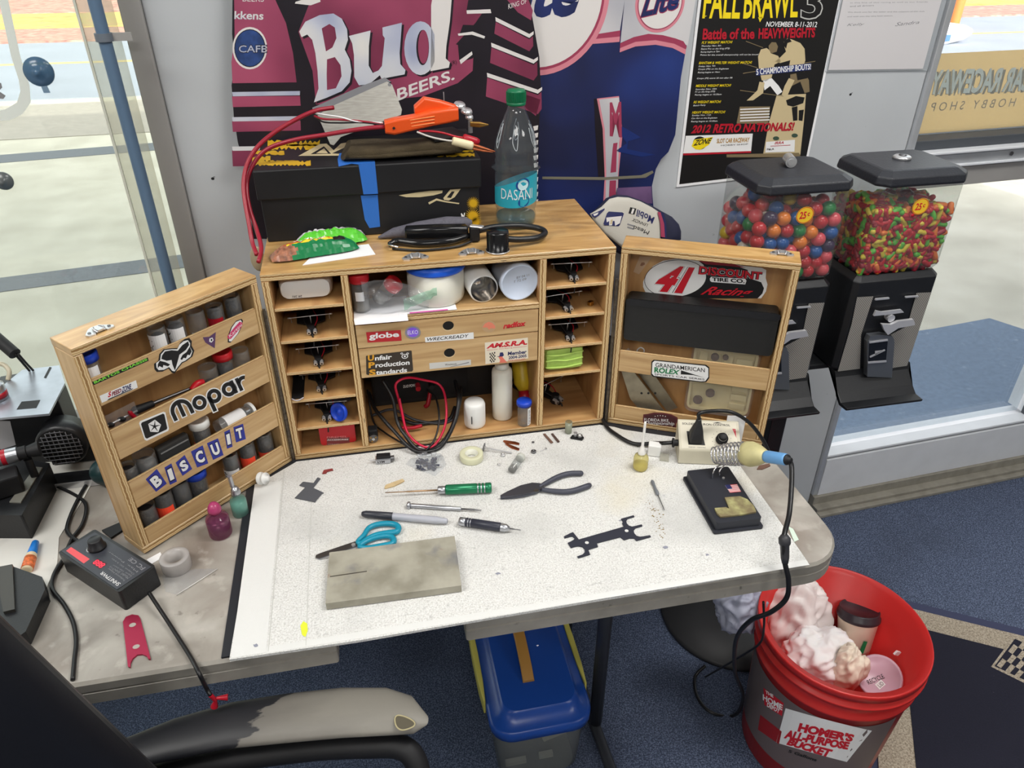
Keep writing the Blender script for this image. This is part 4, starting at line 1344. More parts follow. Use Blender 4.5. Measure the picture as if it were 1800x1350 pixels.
for k in range(4):
 qtext(b,S_,'cutting grinding polishing',K4((612,715+k*11),(775,711+k*11),(775,705+k*11),(612,709+k*11)),inkw if k%2 else redw,3)
b.build('print',t,True)

# right column: brass block, lime cloth
c_ = ony(1038,537,0.03)
b = MB(); b.cbox((c_.x,0.03,0.2376+0.0042),(0.009,0.008,0.008),brass,Matrix.Rotation(0.5,3,'Z')); tag(b.build('brass_block',bevel=0.001),'small bright brass block in the second pigeonhole of the right column','block')
lime_m = mat('lime_cloth',(176,206,104),0.85,var=0.08,scale=60,bump=0.5,bscale=120)
b = MB(); n_ = 14
def clothpt(u,v):
 a = 2 * PI * u
 w_, h_ = 0.0385, 0.0235
 x_ = max(-1,min(1,1.35*math.cos(a))) * w_; z_ = max(-1,min(1,1.35*math.sin(a))) * h_
 y_ = 0.010 + 0.12 * v
 k = 1 + 0.05 * noise.noise((x_*60,z_*60,v*9)); s_ = 1.0 if 0 < v < 1 else 0.85
 return (0.4915+x_*k*s_,y_,0.1212+h_*1.04+z_*k*s_)
b.grid(clothpt,40,8,lime_m)
ring = [clothpt(i/40,0)for i in range(40)]
b.add(ring+[(0.4915,0.0085,0.1456)],[((i+1)%40,i,40)for i in range(40)],lime_m,True)
for k in range(3):
 zz = 0.131 + 0.013 * k
 b.tube([(0.4570,0.0088,zz),(0.475,0.0065,zz+0.002*math.sin(k*2)),(0.495,0.0072,zz-0.001),(0.5255,0.0088,zz+0.002)],0.0016,lime_m,seg=6)
tag(b.build('folded_cloth'),'folded lime yellow cloth stuffed in a pigeonhole of the right column','cloth')

# ---- middle shelf, z = 0.2665
MZ = 0.2667
b = MB(); b.prism([(0.132,-0.004),(0.218,-0.006),(0.222,0.07),(0.134,0.075)],MZ,MZ+0.0008,paper)
b.add([(0.132,-0.0042,MZ+0.0008),(0.218,-0.0062,MZ+0.0008),(0.2185,-0.0100,MZ-0.006),(0.133,-0.0085,MZ-0.006)],[(0,3,2,1)],paper)
tag(b.build('paper_sheet'),'white paper under the bag of red capped vials','paper')
tub = mat('translucent_tub',(222,220,208),0.35,sss=0.3)
xl, xr = ony(718,520,0.055).x, ony(816,510,0.055).x
cx_, r_ = (xl+xr) / 2, (xr-xl) / 2
t = thing('plastic_tub','round milky plastic tub with blue lid on the middle shelf','tub',(cx_,0.055,MZ))
b = MB(); b.lathe([(r_*0.90,0.0022),(r_*0.96,0.0035),(r_,0.010),(r_,0.058)],tub,40); b.build('body',t)
b = MB(); b.lathe([(r_*1.0,0.0582),(r_*1.05,0.0582),(r_*1.06,0.061),(r_*1.05,0.070),(r_*0.94,0.0725),(r_*0.9,0.068),(0.0004,0.068)],mat('bright_blue_lid',(30,96,222),0.35),40); b.build('lid',t)
b = MB(); b.box(0.205,0.300,0.000,0.05,MZ+0.0009,MZ+0.0018,paper); b.box(0.222,0.285,-0.001,0.002,MZ+0.0019,MZ+0.0027,mat('magenta_edge',(220,90,170),0.4))
tag(b.build('card_with_pink_edge'),'white card with magenta edge under the blue lidded tub','card')
c_ = ony(850,503,0.02); rr_ = (ony(876,503,0.02).x-ony(824,503,0.02).x) / 2
t = thing('foil_cup','white tube lined with shiny foil lying beside the blue lidded tub','tube',(c_.x,0.03,MZ))
O_ = Vector((c_.x,0.018,MZ+rr_+0.0004)); ax = Vector((-0.10,1,0.0)).normalized()
b = MB(); b.shell([(rr_*0.90,0),(rr_,0.0008),(rr_,0.075)],white,36,O_,ax); b.build('wall',t,True)
foil = mat('foil_lining',(214,210,205),0.16,1.0,bump=0.5,bscale=45)
b = MB(); b.shell([(rr_*0.895,0.0002),(rr_*0.88,0.05),(rr_*0.5,0.066),(0.0004,0.067)],foil,36,O_,ax); b.build('lining',t,True)
c_ = ony(914,500,0.012); rr_ = (ony(948,500,0.012).x-ony(880,500,0.012).x) / 2
t = thing('white_jar','white round jar lying with pale blue base outward, right on the middle shelf','jar',(c_.x,0.03,MZ))
O_ = Vector((c_.x,0.012,MZ+rr_+0.0004)); ax = Vector((-0.12,1,0.06)).normalized()
pale = mat('pale_blue_plastic',(204,216,236),0.35)
b = MB(); b.lathe([(0.0004,0.004),(rr_*0.88,0.004),(rr_*0.92,0.0005),(rr_*0.99,0.0008),(rr_,0.005),(rr_,0.012),(rr_*0.96,0.013),(rr_*0.95,0.060)],pale,40,O_,ax); b.build('body',t,True)
b = MB(); S_ = Plane((0,0.0150,0),(1,0,0),(0,0,1)); qtext(b,S_,'BEST BY 04 11',[(893,494),(930,485),(930,481),(893,490)],inkgrey,2); qtext(b,S_,'LOT 72 09',[(893,500),(925,492),(925,488),(893,496)],inkgrey,2); b.build('print',t,True)
# bag of vials
def lying(P,axd,h,r,cap,label,nm='vial',group='red capped vials on the middle shelf'):
 t = thing(nm,label,'vial',P,0,group)
 b = MB(); b.shell([(r*0.3,0),(r,0.001),(r,h)],vial,18,P,axd); b.build('tube',t,True)
 b = MB(); b.lathe([(r*0.84,0.002),(r*0.84,h*0.35),(0.0004,h*0.37)],mat('grey_clear_fill',(150,146,140),0.5,var=0.3),14,P,axd); b.build('contents',t,True)
 b = MB(); b.lathe([(r*1.15,h-0.003),(r*1.2,h),(r*1.2,h+0.010),(r*1.1,h+0.012),(0.0004,h+0.012)],cap,20,P,axd); b.build('cap',t,True)
 return t
x = ony(635,530,0.03).x
t = lying(Vector((x,0.03,MZ+0.0012)),Vector((0,0,1)),0.055,0.0140,red,'upright red capped vial with white label at the left of the middle shelf')
b = MB(); vs = []
for k in range(9):
 a = -PI / 2 - 0.6 + 1.0 * k / 8
 for zz in (0.022,0.038): vs.append((0.0144*math.cos(a),0.0144*math.sin(a),zz))
b.add(vs,[(2*k,2*k+2,2*k+3,2*k+1)for k in range(8)],paper); b.build('label',t)
x2 = ony(665,535,0.03).x
lying(Vector((x2,0.040,MZ+0.012)),Vector((0.62,-0.25,0.70)),0.038,0.0125,red,'tilted red capped vial inside the clear bag')
b = MB(); gb = clear('green_tint_bag',(214,240,226),0.30,(190,226,206),0.2)
def bagpt(u,v):
 x = 0.150 + 0.105 * u; z = MZ + 0.002 + (0.058-0.030*max(0,u-0.45)/0.55) * v
 y = 0.014 + 0.010 * noise.noise((u*6,v*6,1.3)) - 0.010 * math.sin(PI*u) * math.sin(PI*v)
 return (x,y-0.002,z)
b.grid(bagpt,22,14,bagm); 
t = b.build('clear_bag'); tag(t,'crumpled clear bag over the red capped vials on the middle shelf','bag')
b = MB(); b.grid(lambda u,v:(0.214+0.055*u,0.004+0.006*noise.noise((u*7,v*5,4)),MZ+0.006+0.022*u+(0.020-0.006*u)*v),10,6,gb); part(b.build('bag_corner',t),'pale green corner of the bag')

# ---- bottom bay
BZ = 0.0122
t = thing('power_supply','black power supply box at the back of the bottom bay','power supply',(0.24,0.17,BZ))
b = MB(); b.box(0.145,0.400,0.125,0.240,BZ,0.146,mat('black_case',(30,29,30),0.45,var=0.2,scale=30)); b.build('body',t,True,bevel=0.003)
b = MB(); b.box(0.150,0.330,0.1220,0.1247,BZ+0.012,0.120,dblack); b.box(0.150,0.330,0.116,0.1246,0.121,0.126,mat('grey_trim',(86,84,84),0.4)); b.build('front_panel',t,True)
S_ = Plane((0,0.1218,0),(1,0,0),(0,0,1)); b = MB(); qtext(b,S_,'DUO POWER',[(709,682),(734,679),(734,674),(709,677)],inkw,2,bold=0.02); b.build('print',t,True)
for x_, m_ in ((0.232,redw),(0.258,dblack)):
 b = MB(); b.cyl((x_,0.1218,0.055),(x_,0.105,0.055),0.005,m_,seg=12); b.build('terminal',t,True)
def bay(pts,r,m_,nm,lb,cat='cable',seg=8,grp=None):
 """cable through points given as a line of sight plus how deep in the bay it runs"""
 P = [ony(u,v,y)for u,v,y in pts]
 P = [Vector((p.x,p.y,max(p.z,(BZ if p.y>0 else 0.0050)+r+0.0002)))for p in P]
 b = MB(); b.tube(P,r,m_,seg=seg,n=8)
 return tag(b.build(nm),lb,cat,grp)
bay([(648,690,.10),(660,720,.05),(690,755,.012),(725,790,-.028),(752,795,-.034),(778,782,-.022),(800,740,.0),(806,700,.03),(800,670,.08)],0.0036,rubber,'black_cable','thick glossy black cable looping out of the bottom bay')
bay([(672,668,.06),(690,700,.04),(698,740,.02),(712,765,-.004),(735,790,-.024),(765,788,-.026),(790,760,-.006),(806,715,.02),(812,680,.06)],0.0034,rubber,'black_cable','second glossy black cable looping behind the red wire')
bay([(646,685,.10),(656,740,.06),(676,760,.03),(705,778,-.01),(735,796,-.035),(750,790,-.03),(765,770,-.012),(772,735,.02),(766,700,.06),(750,685,.09)],0.0018,rubber,'thin_black_wire','thin black wire hanging lowest under the red loop',seg=6)
bay([(712,756,.05),(700,700,.045),(696,675,.04),(716,664,.05),(745,668,.07),(772,676,.07),(783,700,.05),(784,740,.02),(773,770,-.004),(757,788,-.020),(735,780,-.014),(715,758,.01),(706,720,.03),(702,700,.04)],0.0023,mat('crimson_wire',(206,28,66),0.35),'red_wire','crimson wire looped in the mouth of the bottom bay',seg=8)
bay([(700,735,.06),(730,745,.045),(760,748,.045),(790,738,.05),(800,715,.07)],0.0035,rubber,'black_cable','black cable coiled low in front of the power supply')
bay([(655,730,.05),(690,720,.06),(730,738,.05),(775,750,.04),(800,742,.05)],0.0026,mat('charcoal_cable',(52,52,56),0.4),'grey_cable','charcoal cable coiled among the black ones')
t = bay([(706,752,.03),(725,752,.028),(742,748,.028)],0.0034,redw,'red_boot','red rubber boot of a clip lying among the cables','clip')
bay([(748,730,.10),(752,710,.10),(756,690,.11)],0.0042,redw,'red_plug','dark red plug standing against the power supply','plug')
# white cap, white bottle, yellow bottle, blue capped vial
def turned(nm,lb,cat,u,v,y,prof,m_,seg=32,grp=None):
 x = ony(u,v,y).x
 t = thing(nm,lb,cat,(x,y,BZ),0,grp)
 return t
t = turned('white_canister','short white plastic canister standing in the bottom bay','canister',835,745,0.030,None,None)
b = MB(); b.lathe([(0.0185,0.0003),(0.0195,0.002),(0.0200,0.006),(0.0200,0.044),(0.0185,0.049),(0.0155,0.0515),(0.0004,0.0525)],white,36); b.build('body',t)
b = MB(); S_ = Plane(t.location+Vector((0,-0.0203,0)),(1,0,0),(0,0,1)); b.box(-0.0095,-0.0080,-0.0203,-0.0190,0.014,0.030,ink); b.build('print',t)
t = turned('squeeze_bottle','tall white squeeze bottle standing in the bottom bay','bottle',883,733,0.045,None,None)
b = MB(); b.lathe([(0.0175,0.0003),(0.0190,0.003),(0.0190,0.098),(0.0178,0.104),(0.0130,0.108)],mat('milky_white',(226,224,214),0.4,sss=0.2),36); b.build('body',t)
b = MB(); b.lathe([(0.0128,0.1082),(0.0128,0.118),(0.0100,0.121),(0.0004,0.122)],mat('milky_cap',(214,212,204),0.4),28); b.build('neck',t)
x = ony(917,660,0.10).x
t = thing('yellow_bottle','yellow bottle with red cap leaning behind the blue capped vial','bottle',(x,0.10,BZ))
ax = Vector((0.0,0.55,0.85)).normalized(); O_ = Vector((x,0.072,BZ+0.020))
yel = mat('yellow_plastic',(212,182,44),0.4)
b = MB(); b.lathe([(0.0004,0.012),(0.0095,0.012),(0.0175,0.026),(0.0180,0.034),(0.0180,0.115),(0.0150,0.120),(0.0004,0.121)],yel,28,O_,ax); b.build('body',t,True)
b = MB(); b.lathe([(0.0004,-0.006),(0.0095,-0.006),(0.0110,0.0),(0.0110,0.0118),(0.0004,0.012)],redw,20,O_,ax); b.build('cap',t,True)
t = turned('vial','blue capped clear vial with label standing in the bottom bay','vial',921,744,0.012,None,None)
b = MB(); b.shell([(0.003,0.0005),(0.0118,0.0005),(0.0122,0.002),(0.0122,0.048)],vial,24); b.build('tube',t)
b = MB(); b.lathe([(0.0124,0.044),(0.0142,0.044),(0.0142,0.0505),(0.0134,0.052),(0.0004,0.052)],blue,28); b.build('cap',t)
b = MB()
for k in range(5):
 a0_, a1_ = -PI / 2 + 0.35 + 0.16 * k, -PI / 2 + 0.35 + 0.16 * (k+1)
 b.add([(0.0125*math.cos(a),0.0125*math.sin(a),z)for a,z in((a0_,0.003),(a1_,0.003),(a1_,0.040),(a0_,0.040))],[(0,1,2,3)],paper)
for k in range(9):
 a0_, a1_ = -PI / 2 + 0.50, -PI / 2 + 0.50 + 0.25 + 0.1 * (k%2)
 z = 0.006 + k * 0.0035
 b.add([(0.0128*math.cos(a),0.0128*math.sin(a),zz)for a,zz in((a0_,z),(a1_,z),(a1_,z+0.0015),(a0_,z+0.0015))],[(0,1,2,3)],ink)
b.build('label',t)
x = ony(657,775,0.012).x
t = thing('small_motor','small open motor with steel endbell just inside the bottom bay','motor',(x,0.016,BZ))
b = MB(); b.cbox((0,0.006,0.012),(0.017,0.018,0.023),dblack); b.build('can',t,bevel=0.002)
b = MB(); b.cyl((0,-0.0085,0.009),(0,-0.0035,0.009),0.0085,dsteel,seg=18); b.cyl((0,-0.0105,0.009),(0,-0.0088,0.009),0.0026,steel,seg=10)
for a in (0.6,2.5,4.2): b.cyl((0.0055*math.cos(a),-0.0096,0.009+0.0055*math.sin(a)),(0.0055*math.cos(a),-0.0086,0.009+0.0055*math.sin(a)),0.0015,brass,seg=8)
b.build('endbell',t)

# ---- in the right door
t = thing('storage_case','long black plastic case wedged across the right door','case',DR.w(0.14,0.182,-0.025))
b = MB(); b.M = FM(DR) @ Matrix.Translation((0.142,0.026,0.2205)) @ Matrix.Rotation(math.radians(-0.6),4,'Y')
b.M = b.M @ Matrix.Rotation(PI/2,4,'X')
b.prism(rrect(0.2545,0.082,0.008),-0.014,0.017,mat('case_black',(30,30,30),0.5,bump=0.15,bscale=500)); b.build('body',t,True,bevel=0.003)
b = MB(); b.M = FM(DR) @ Matrix.Translation((0.142,0.026,0.2205)) @ Matrix.Rotation(math.radians(-0.6),4,'Y') @ Matrix.Rotation(PI/2,4,'X')
b.prism(rrect(0.2560,0.012,0.004),0.0172,0.0188,black); b.M = b.M @ Matrix.Identity(4)
o = b.build('lid_rim',t,True); o.location.z += 0.034
# tray in blister
K8 = crop(1050,400,4.5)
TRAY = DR.shift(-0.030)
a0, zt = TRAY.px(1222,612); a1, zb = TRAY.px(1335,745)
cream = mat('cream_tray',(214,198,150),0.45)
t = thing('parts_tray','cream moulded parts tray in a clear blister behind the right door rail','tray',DR.w((a0+a1)/2,0.0125,-0.030))
zb = 0.0405; zt = 0.178; ac = 0.196; aw = 0.110
b = MB(); b.M = FM(DR) @ Matrix.Translation((ac,0.034,(zb+zt)/2)) @ Matrix.Rotation(PI/2,4,'X')
o_ = rrect(aw,zt-zb,0.012); i_ = rrect(aw-0.008,zt-zb-0.008,0.009)
b.loft([[Vector((p[0],p[1],z))for p in q]for q,z in((o_,-0.004),(o_,0.006),(i_,0.006),(i_,-0.001))],cream,False,True)
b.build('tray',t,True)
b = MB(); b.M = FM(DR) @ Matrix.Translation((ac,0.034,(zb+zt)/2)) @ Matrix.Rotation(PI/2,4,'X')
for k in range(6):
 b.box(0.020,0.048,-0.058+k*0.0185,-0.046+k*0.0185,-0.0009,0.004,cream)
for k in range(3):
 b.box(-0.045+k*0.022,-0.030+k*0.022,0.020,0.052,-0.0009,0.003,cream)
b.build('divider_ribs',t,True,bevel=0.001)
for (dx,dz,r_) in ((-0.036,-0.048,0.0085),(-0.016,-0.030,0.008),(-0.018,0.046,0.007),(0.0,0.048,0.005)):
 b = MB(); b.M = FM(DR) @ Matrix.Translation((ac+dx,0.032,(zb+zt)/2+dz)); b.cyl((0,0,0),(0,-0.005,0),r_,mat('brown_wheel',(96,76,62),0.6,var=0.4,scale=200),seg=14); b.build('gear',t,True)
b = MB(); b.M = FM(DR) @ Matrix.Translation((ac,0.034,(zb+zt)/2)) @ Matrix.Rotation(PI/2,4,'X')
o_ = rrect(aw+0.008,zt-zb+0.008,0.014); i_ = rrect(aw+0.002,zt-zb+0.002,0.012)
b.loft([[Vector((p[0],p[1],z))for p in q]for q,z in((o_,0.0),(o_,0.009),(i_,0.013))],bagm,False,False)
b.add([(p[0],p[1],0.013)for p in i_],[tuple(range(len(i_)))],bagm)
b.build('blister',t,True)
# aluminium channel plate leaning
t = thing('metal_channel','dull metal channel leaning in the lower left of the right door','bracket',DR.w(0.05,0.0125,-0.02))
b = MB(); S_ = DR.shift(-0.020)
q = [S_.px(*p)for p in((1092,650),(1116,655),(1172,728),(1128,724),(1108,700))]
dull = mat('dull_aluminium',(150,142,124),0.45,0.7,var=0.15,scale=50)
b.slab(S_,q,dull,0.0,0.002); b.build('plate',t,True)
b = MB(); q = [S_.px(*p)for p in((1116,655),(1150,665),(1190,722),(1172,728))]; b.slab(S_.shift(-0.012),q,dull,0.0,0.002); b.build('flange',t,True)
for p in ((1140,690),(1152,690),(1128,690)):
 b = MB(); a, c_ = S_.px(*p); b.M = FM(S_); b.cyl((a,-0.0021,c_),(a,-0.0028,c_),0.0022,dblack,seg=10); b.build('hole',t,True)
S_ = DR.shift(-0.018)
P = [S_.w(*S_.px(*p))for p in((1121,622),(1120,616),(1126,611),(1132,615),(1131,621),(1126,632),(1126,640))]
b = MB(); b.tube(P,0.0012,mat('grey_hook',(170,168,166),0.4),seg=6); tag(b.build('wire_hook'),'small pale hook peeping over the right door rail','hook')
a, c_ = S_.px(1100,615)
b = MB(); q = [S_.px(*p)for p in((1092,620),(1105,611),(1112,622),(1112,640),(1095,640))]; b.slab(S_,q,bagm,0.0,0.003); tag(b.build('clear_wedge'),'clear plastic wedge peeping over the right door rail','wedge')

# ================================================================ ON THE TOWEL
TW = 0.0052
def rod(name,label,cat,p,q,r,segs,z=TW,seg=18,group=None):
 """round tool lying between two sighted points; segs: (part name, [(t, radius)...], material)"""
 A_ = onz(*p,z+r); B_ = onz(*q,z+r)
 t = thing(name,label,cat,(A_.x,A_.y,z),0,group)
 L = (B_-A_).length; ax = (B_-A_).normalized()
 for nm, prof, m_ in segs:
  b = MB(); pr = [(max(rr_,0.0003),tt*L)for tt,rr_ in prof]
  b.lathe(pr,m_,seg,A_,ax); b.build(nm,t,True)
 return t
grip = mat('marker_grey',(176,178,188),0.4)
rod('marker_pen','grey and black permanent marker lying behind the stone block','pen',(636,903),(787,916),0.0062,
[('cap',[(0,.0030),(0.01,.0042),(0.05,.0056),(0.36,.0064),(0.362,.0058)],mat('marker_cap',(52,54,62),0.35)),
('barrel',[(0.362,.0056),(0.372,.0060),(0.88,.0060),(0.93,.0048),(0.99,.0044),(1.0,.0030)],grip)])
silver = mat('satin_silver',(190,192,198),0.3,0.9)
grn = mat('green_anodised',(36,122,84),0.3,0.4)
rod('hex_driver','green handled hex driver with long golden shaft','screwdriver',(677,866),(864,857),0.0085,
[('shaft',[(0,.0008),(0.18,.0009),(0.22,.0014),(0.50,.0015)],mat('golden_shaft',(178,146,112),0.3,0.9)),
('collar',[(0.49,.0050),(0.50,.0066),(0.56,.0066),(0.565,.0060)],silver),
('handle',[(0.565,.0080),(0.58,.0086),(0.86,.0086),(0.865,.0074),(0.875,.0074),(0.88,.0086),(0.892,.0086),(0.897,.0074),(0.907,.0074),(0.912,.0086),(0.924,.0086),(0.929,.0074),(0.939,.0074),(0.944,.0088),(0.99,.0088),(1.0,.0076)],grn),
('silver_ring',[(0.863,.0079),(0.878,.0079)],silver),('silver_ring',[(0.895,.0079),(0.909,.0079)],silver),('silver_ring',[(0.927,.0079),(0.941,.0079)],silver)])
rod('precision_screwdriver','slim silver precision screwdriver with dark tip','screwdriver',(716,888),(846,897),0.0038,
[('swivel_cap',[(0,.0055),(0.015,.0062),(0.035,.0060),(0.045,.0030)],silver),
('handle',[(0.045,.0028),(0.06,.0036),(0.60,.0036),(0.61,.0030),(0.72,.0032),(0.73,.0022)],silver),
('blade',[(0.73,.0014),(0.9,.0016),(1.0,.0006)],dsteel)])
rod('hobby_knife','black gripped knife driver with silver ends pointing right','tool',(807,916),(916,932),0.0072,
[('end_cap',[(0,.0050),(0.01,.0070),(0.10,.0070),(0.11,.0060)],silver),
('grip',[(0.11,.0066),(0.12,.0072),(0.14,.0072),(0.145,.0064),(0.16,.0064),(0.165,.0072),(0.18,.0072),(0.185,.0064),(0.20,.0064),(0.205,.0072),(0.66,.0072),(0.67,.0066)],mat('charcoal_grip',(48,50,62),0.4)),
('collar',[(0.67,.0062),(0.68,.0066),(0.76,.0062),(0.82,.0030)],silver),
('silver_ring',[(0.147,.0068),(0.158,.0068)],silver),('silver_ring',[(0.187,.0068),(0.198,.0068)],silver),
('blade',[(0.80,.0010),(0.98,.0008),(1.0,.0003)],dsteel)])
rod('small_driver','tiny grey screwdriver with bent thin shaft by the solder stand','screwdriver',(1146,845),(1168,897),0.0026,
[('handle',[(0,.0020),(0.04,.0030),(0.28,.0022),(0.36,.0030),(0.46,.0030),(0.5,.0012)],mat('grey_resin',(112,116,122),0.4)),
('shaft',[(0.5,.0008),(0.97,.0007),(1.0,.0004)],dsteel)])
# scissors
C8 = crop(440,820,3.4615)
teal = mat('teal_plastic',(22,140,168),0.35)
SC = TB.shift(TW)
t = thing('scissors','teal handled scissors with the blades under the stone block','scissors',onz(628,950,TW))
b = MB(); b.slab(SC,[SC.px(*q)for q in C8((398,560),(400,545),(430,532),(560,488),(650,458),(680,470),(640,494),(520,530),(420,566))],dsteel,0.0006,0.0022); b.build('blade',t,True,bevel=0.0005)
b = MB(); b.slab(SC,[SC.px(*q)for q in C8((402,562),(560,500),(640,470),(700,480),(640,505),(540,540),(424,570))],steel,-0.0012+0.0012,0.0005); b.build('blade',t,True)
c_ = onz(*C8((628,478))[0],TW+0.0022); b = MB(); b.cyl(c_,c_+Vector((0,0,0.0016)),0.0032,steel,seg=14); b.build('pivot',t,True)
for pts in (((655,455),(690,420),(725,372),(790,350),(865,350),(900,368),(892,396),(840,404),(770,416),(715,440),(672,468)),
((668,480),(720,448),(790,426),(845,424),(872,444),(862,470),(800,484),(720,496),(675,492))):
 P = [onz(*q,TW+0.0050)for q in C8(*pts)]
 b = MB(); b.tube(P,lambda f:0.0036+0.0012*math.sin(f*PI),teal,seg=10,closed=True); b.build('handle',t,True)
# stone block
stone = ramp_mat('ceramic_block',None,[(0.3,(136,132,118)),(0.5,(158,154,140)),(0.7,(172,168,154))],0.9,0.25,nscale=22,detail=9)
spot_layer(stone,(104,106,116),20,0.58,0.72,amount=0.7)
spot_layer(stone,(140,112,100),34,0.66,0.74,amount=0.5)
ZS = 0.0185
tp = [tuple(onz(*q,ZS).xy)for q in((579,971),(799,942),(811,1029),(572,1061))]
b = MB(); b.prism(tp,0.0064,ZS,stone)
o = b.build('stone_block',bevel=0.0012); tag(o,'grey ceramic soldering block resting over the scissors on the towel','block')
b = MB(); q0, q1 = onz(580,1014.5,ZS), onz(645,1005,ZS); b.prism([(q0.x,q0.y),(q1.x,q1.y),(q1.x,q1.y+0.0018),(q0.x,q0.y+0.0018)],ZS+0.00005,ZS+0.0002,mat('slot_dark',(70,64,56),0.9)); part(b.build('cut_line',o),'dark saw cut across the block')
# pliers
C9 = crop(860,780,4.5)
pl_m = mat('blue_grey_grip',(66,68,80),0.5)
jaw = mat('grey_jaw',(88,90,100),0.35,0.7)
t = thing('pliers','needle nose pliers with dark grips lying open on the towel','pliers',onz(945,862,TW))
S_ = TB.shift(TW)
b = MB(); b.slab(S_,[S_.px(*q)for q in C9((86,436),(140,405),(250,355),(340,334),(395,338),(440,350),(432,372),(360,405),(270,428),(180,440),(92,444))],jaw,0.001,0.0075); b.build('jaws',t,True,bevel=0.0018,seg=2)
b = MB(); q0, q1 = onz(*C9((100,436))[0],TW+.0078), onz(*C9((330,395))[0],TW+.0078); b.tube([q0,q1],0.0004,dblack,n=1,seg=5); b.build('jaw_gap',t,True)
c_ = onz(*C9((372,372))[0],TW+0.0075); b = MB(); b.cyl(c_,c_+Vector((0,0,0.001)),0.0042,dsteel,seg=16); b.build('rivet',t,True)
for pts in (((395,345),(470,300),(560,256),(640,236),(725,234)),((415,362),(500,374),(600,380),(680,368),(790,330))):
 P = [onz(*q,TW+0.0050)for q in C9(*pts)]
 b = MB(); b.tube(P,lambda f:0.0034+0.0014*math.sin(min(1,f*1.5+.1)*PI*.5),pl_m,seg=10); b.ell(P[-1],(0.0047,)*3,pl_m,10,6); b.build('grip',t,True)
# black gauge wrench
gm = mat('dark_gauge_steel',(52,54,66),0.55,0.3)
def arcpts(cx,cy,rx,ry,a0,a1,n=9):
 return [(cx+rx*math.cos(math.radians(a0+(a1-a0)*k/n)),cy+ry*math.sin(math.radians(a0+(a1-a0)*k/n)))for k in range(n+1)]
ol = [(590,738),(640,712),(662,704),(690,738),(708,762),(1064,660),(1050,632),(1060,626),(1042,598),(1142,570),(1148,582)] + [(1096,596),(1084,612),(1086,632),(1104,652),(1130,660),(1150,656)] + [(1206,642),(1210,655)] + [(1156,672),(1142,690),(1146,712),(1164,732),(1190,740),(1212,738)] + [(1270,728),(1278,740),(1164,772),(1146,752),(1108,752),(1066,766),(1036,742),(850,790),(860,818),(782,842),(798,880),(706,908),(696,896)] + [(738,880),(756,862),(754,838),(736,820),(706,814),(676,818)] + [(646,828),(620,788),(648,776),(668,764),(676,752),(660,738),(642,738),(596,750)]
b = MB(); S_ = TB.shift(TW); b.slab(S_,[S_.px(*q)for q in C9(*ol)],gm,0.0,0.0014)
o = b.build('setup_wrench'); tag(o,'flat black multi slot wrench gauge on the front of the towel','wrench')
b = MB()
for q in ((772,788),(1086,694)): b.dell(TB.shift(TW+0.0014),TB.shift(TW).px(*C9(q)[0]),0.0030,0.0030,tw,1)
b.build('hole',o)['kind'] = 'stuff'
C4 = crop(440,620,4.5)
b = MB(); b.slab(TB.shift(TW),[TB.shift(TW).px(*q)for q in C4((352,1152),(436,1068),(388,1052),(418,1024),(500,1034),(532,990),(556,998),(498,1072),(582,1112),(566,1118),(510,1186),(500,1182))],mat('dark_grey_card',(84,86,92),0.6),0,0.0012)
tag(b.build('body_gauge'),'dark grey flat square gauge with a crooked tab','gauge')
def chip(nm,lb,cat,pts,m_,h=0.0015,z=TW):
 S_ = TB.shift(z); b = MB(); b.slab(S_,[S_.px(*q)for q in pts],m_,0,h); return tag(b.build(nm,bevel=min(h*.2,.0006),seg=1),lb,cat)
chip('red_chip','tiny dark red clip behind the dark grey gauge','clip',C4((570,962),(582,934),(650,922),(656,934),(610,944),(600,958)),mat('dull_red',(140,60,58),0.5),0.002)
chip('wood_shim','pale wooden shim near the golden tip of the hex driver','shim',C4((1062,1070),(1072,1052),(1205,1004),(1220,1020),(1140,1060),(1066,1080)),mat('pale_wood',(206,182,140),0.6,var=0.1,scale=90),0.0022)
C5 = crop(780,600,5.19)
chip('copper_braid','copper braid clip, upper of the pair beside the tape roll','clip',C5((540,914),(552,906),(650,920),(690,932),(688,948),(640,940),(560,930)),copper)
chip('copper_braid','copper braid clip, lower of the pair beside the tape roll','clip',C5((560,940),(575,935),(692,982),(684,998),(620,980)),copper)
brn = mat('brown_strip',(112,84,72),0.5)
chip('motor_brush_strip','brown strip, left of the two before the right pigeonholes','strip',C5((905,850),(925,846),(998,926),(978,934)),brn)
chip('motor_brush_strip','brown strip, right of the two before the right pigeonholes','strip',C5((978,848),(996,844),(1058,918),(1040,928)),mat('dark_brown_strip',(84,66,60),0.5))
chip('rust_chip','brown chip on the table behind the soldering iron','chip',[(1330,826),(1334,820),(1352,816),(1354,820),(1340,826)],brn,0.002,-0.0028)
chip('care_card','white and green card peeping from under the towel at the right','card',[(1385,925),(1394,930),(1404,949),(1396,953)],mat('green_white_card',(206,222,208),0.6),0.0006,-0.0028)
# bobbin
P = onz(465,852,TW)
b = MB(); ax = Vector((0.75,-0.45,0.25)).normalized(); O_ = P + Vector((-0.006,0.004,0.0112))
b.lathe([(0.0004,0),(0.0095,0),(0.0110,0.001),(0.0110,0.003),(0.0085,0.005),(0.0080,0.009),(0.0100,0.011),(0.0100,0.013),(0.0050,0.0135),(0.0045,0.019),(0.0004,0.0195)],white,26,O_,ax)
tag(b.build('white_spool'),'small white plastic spool at the towel corner by the left door','spool')
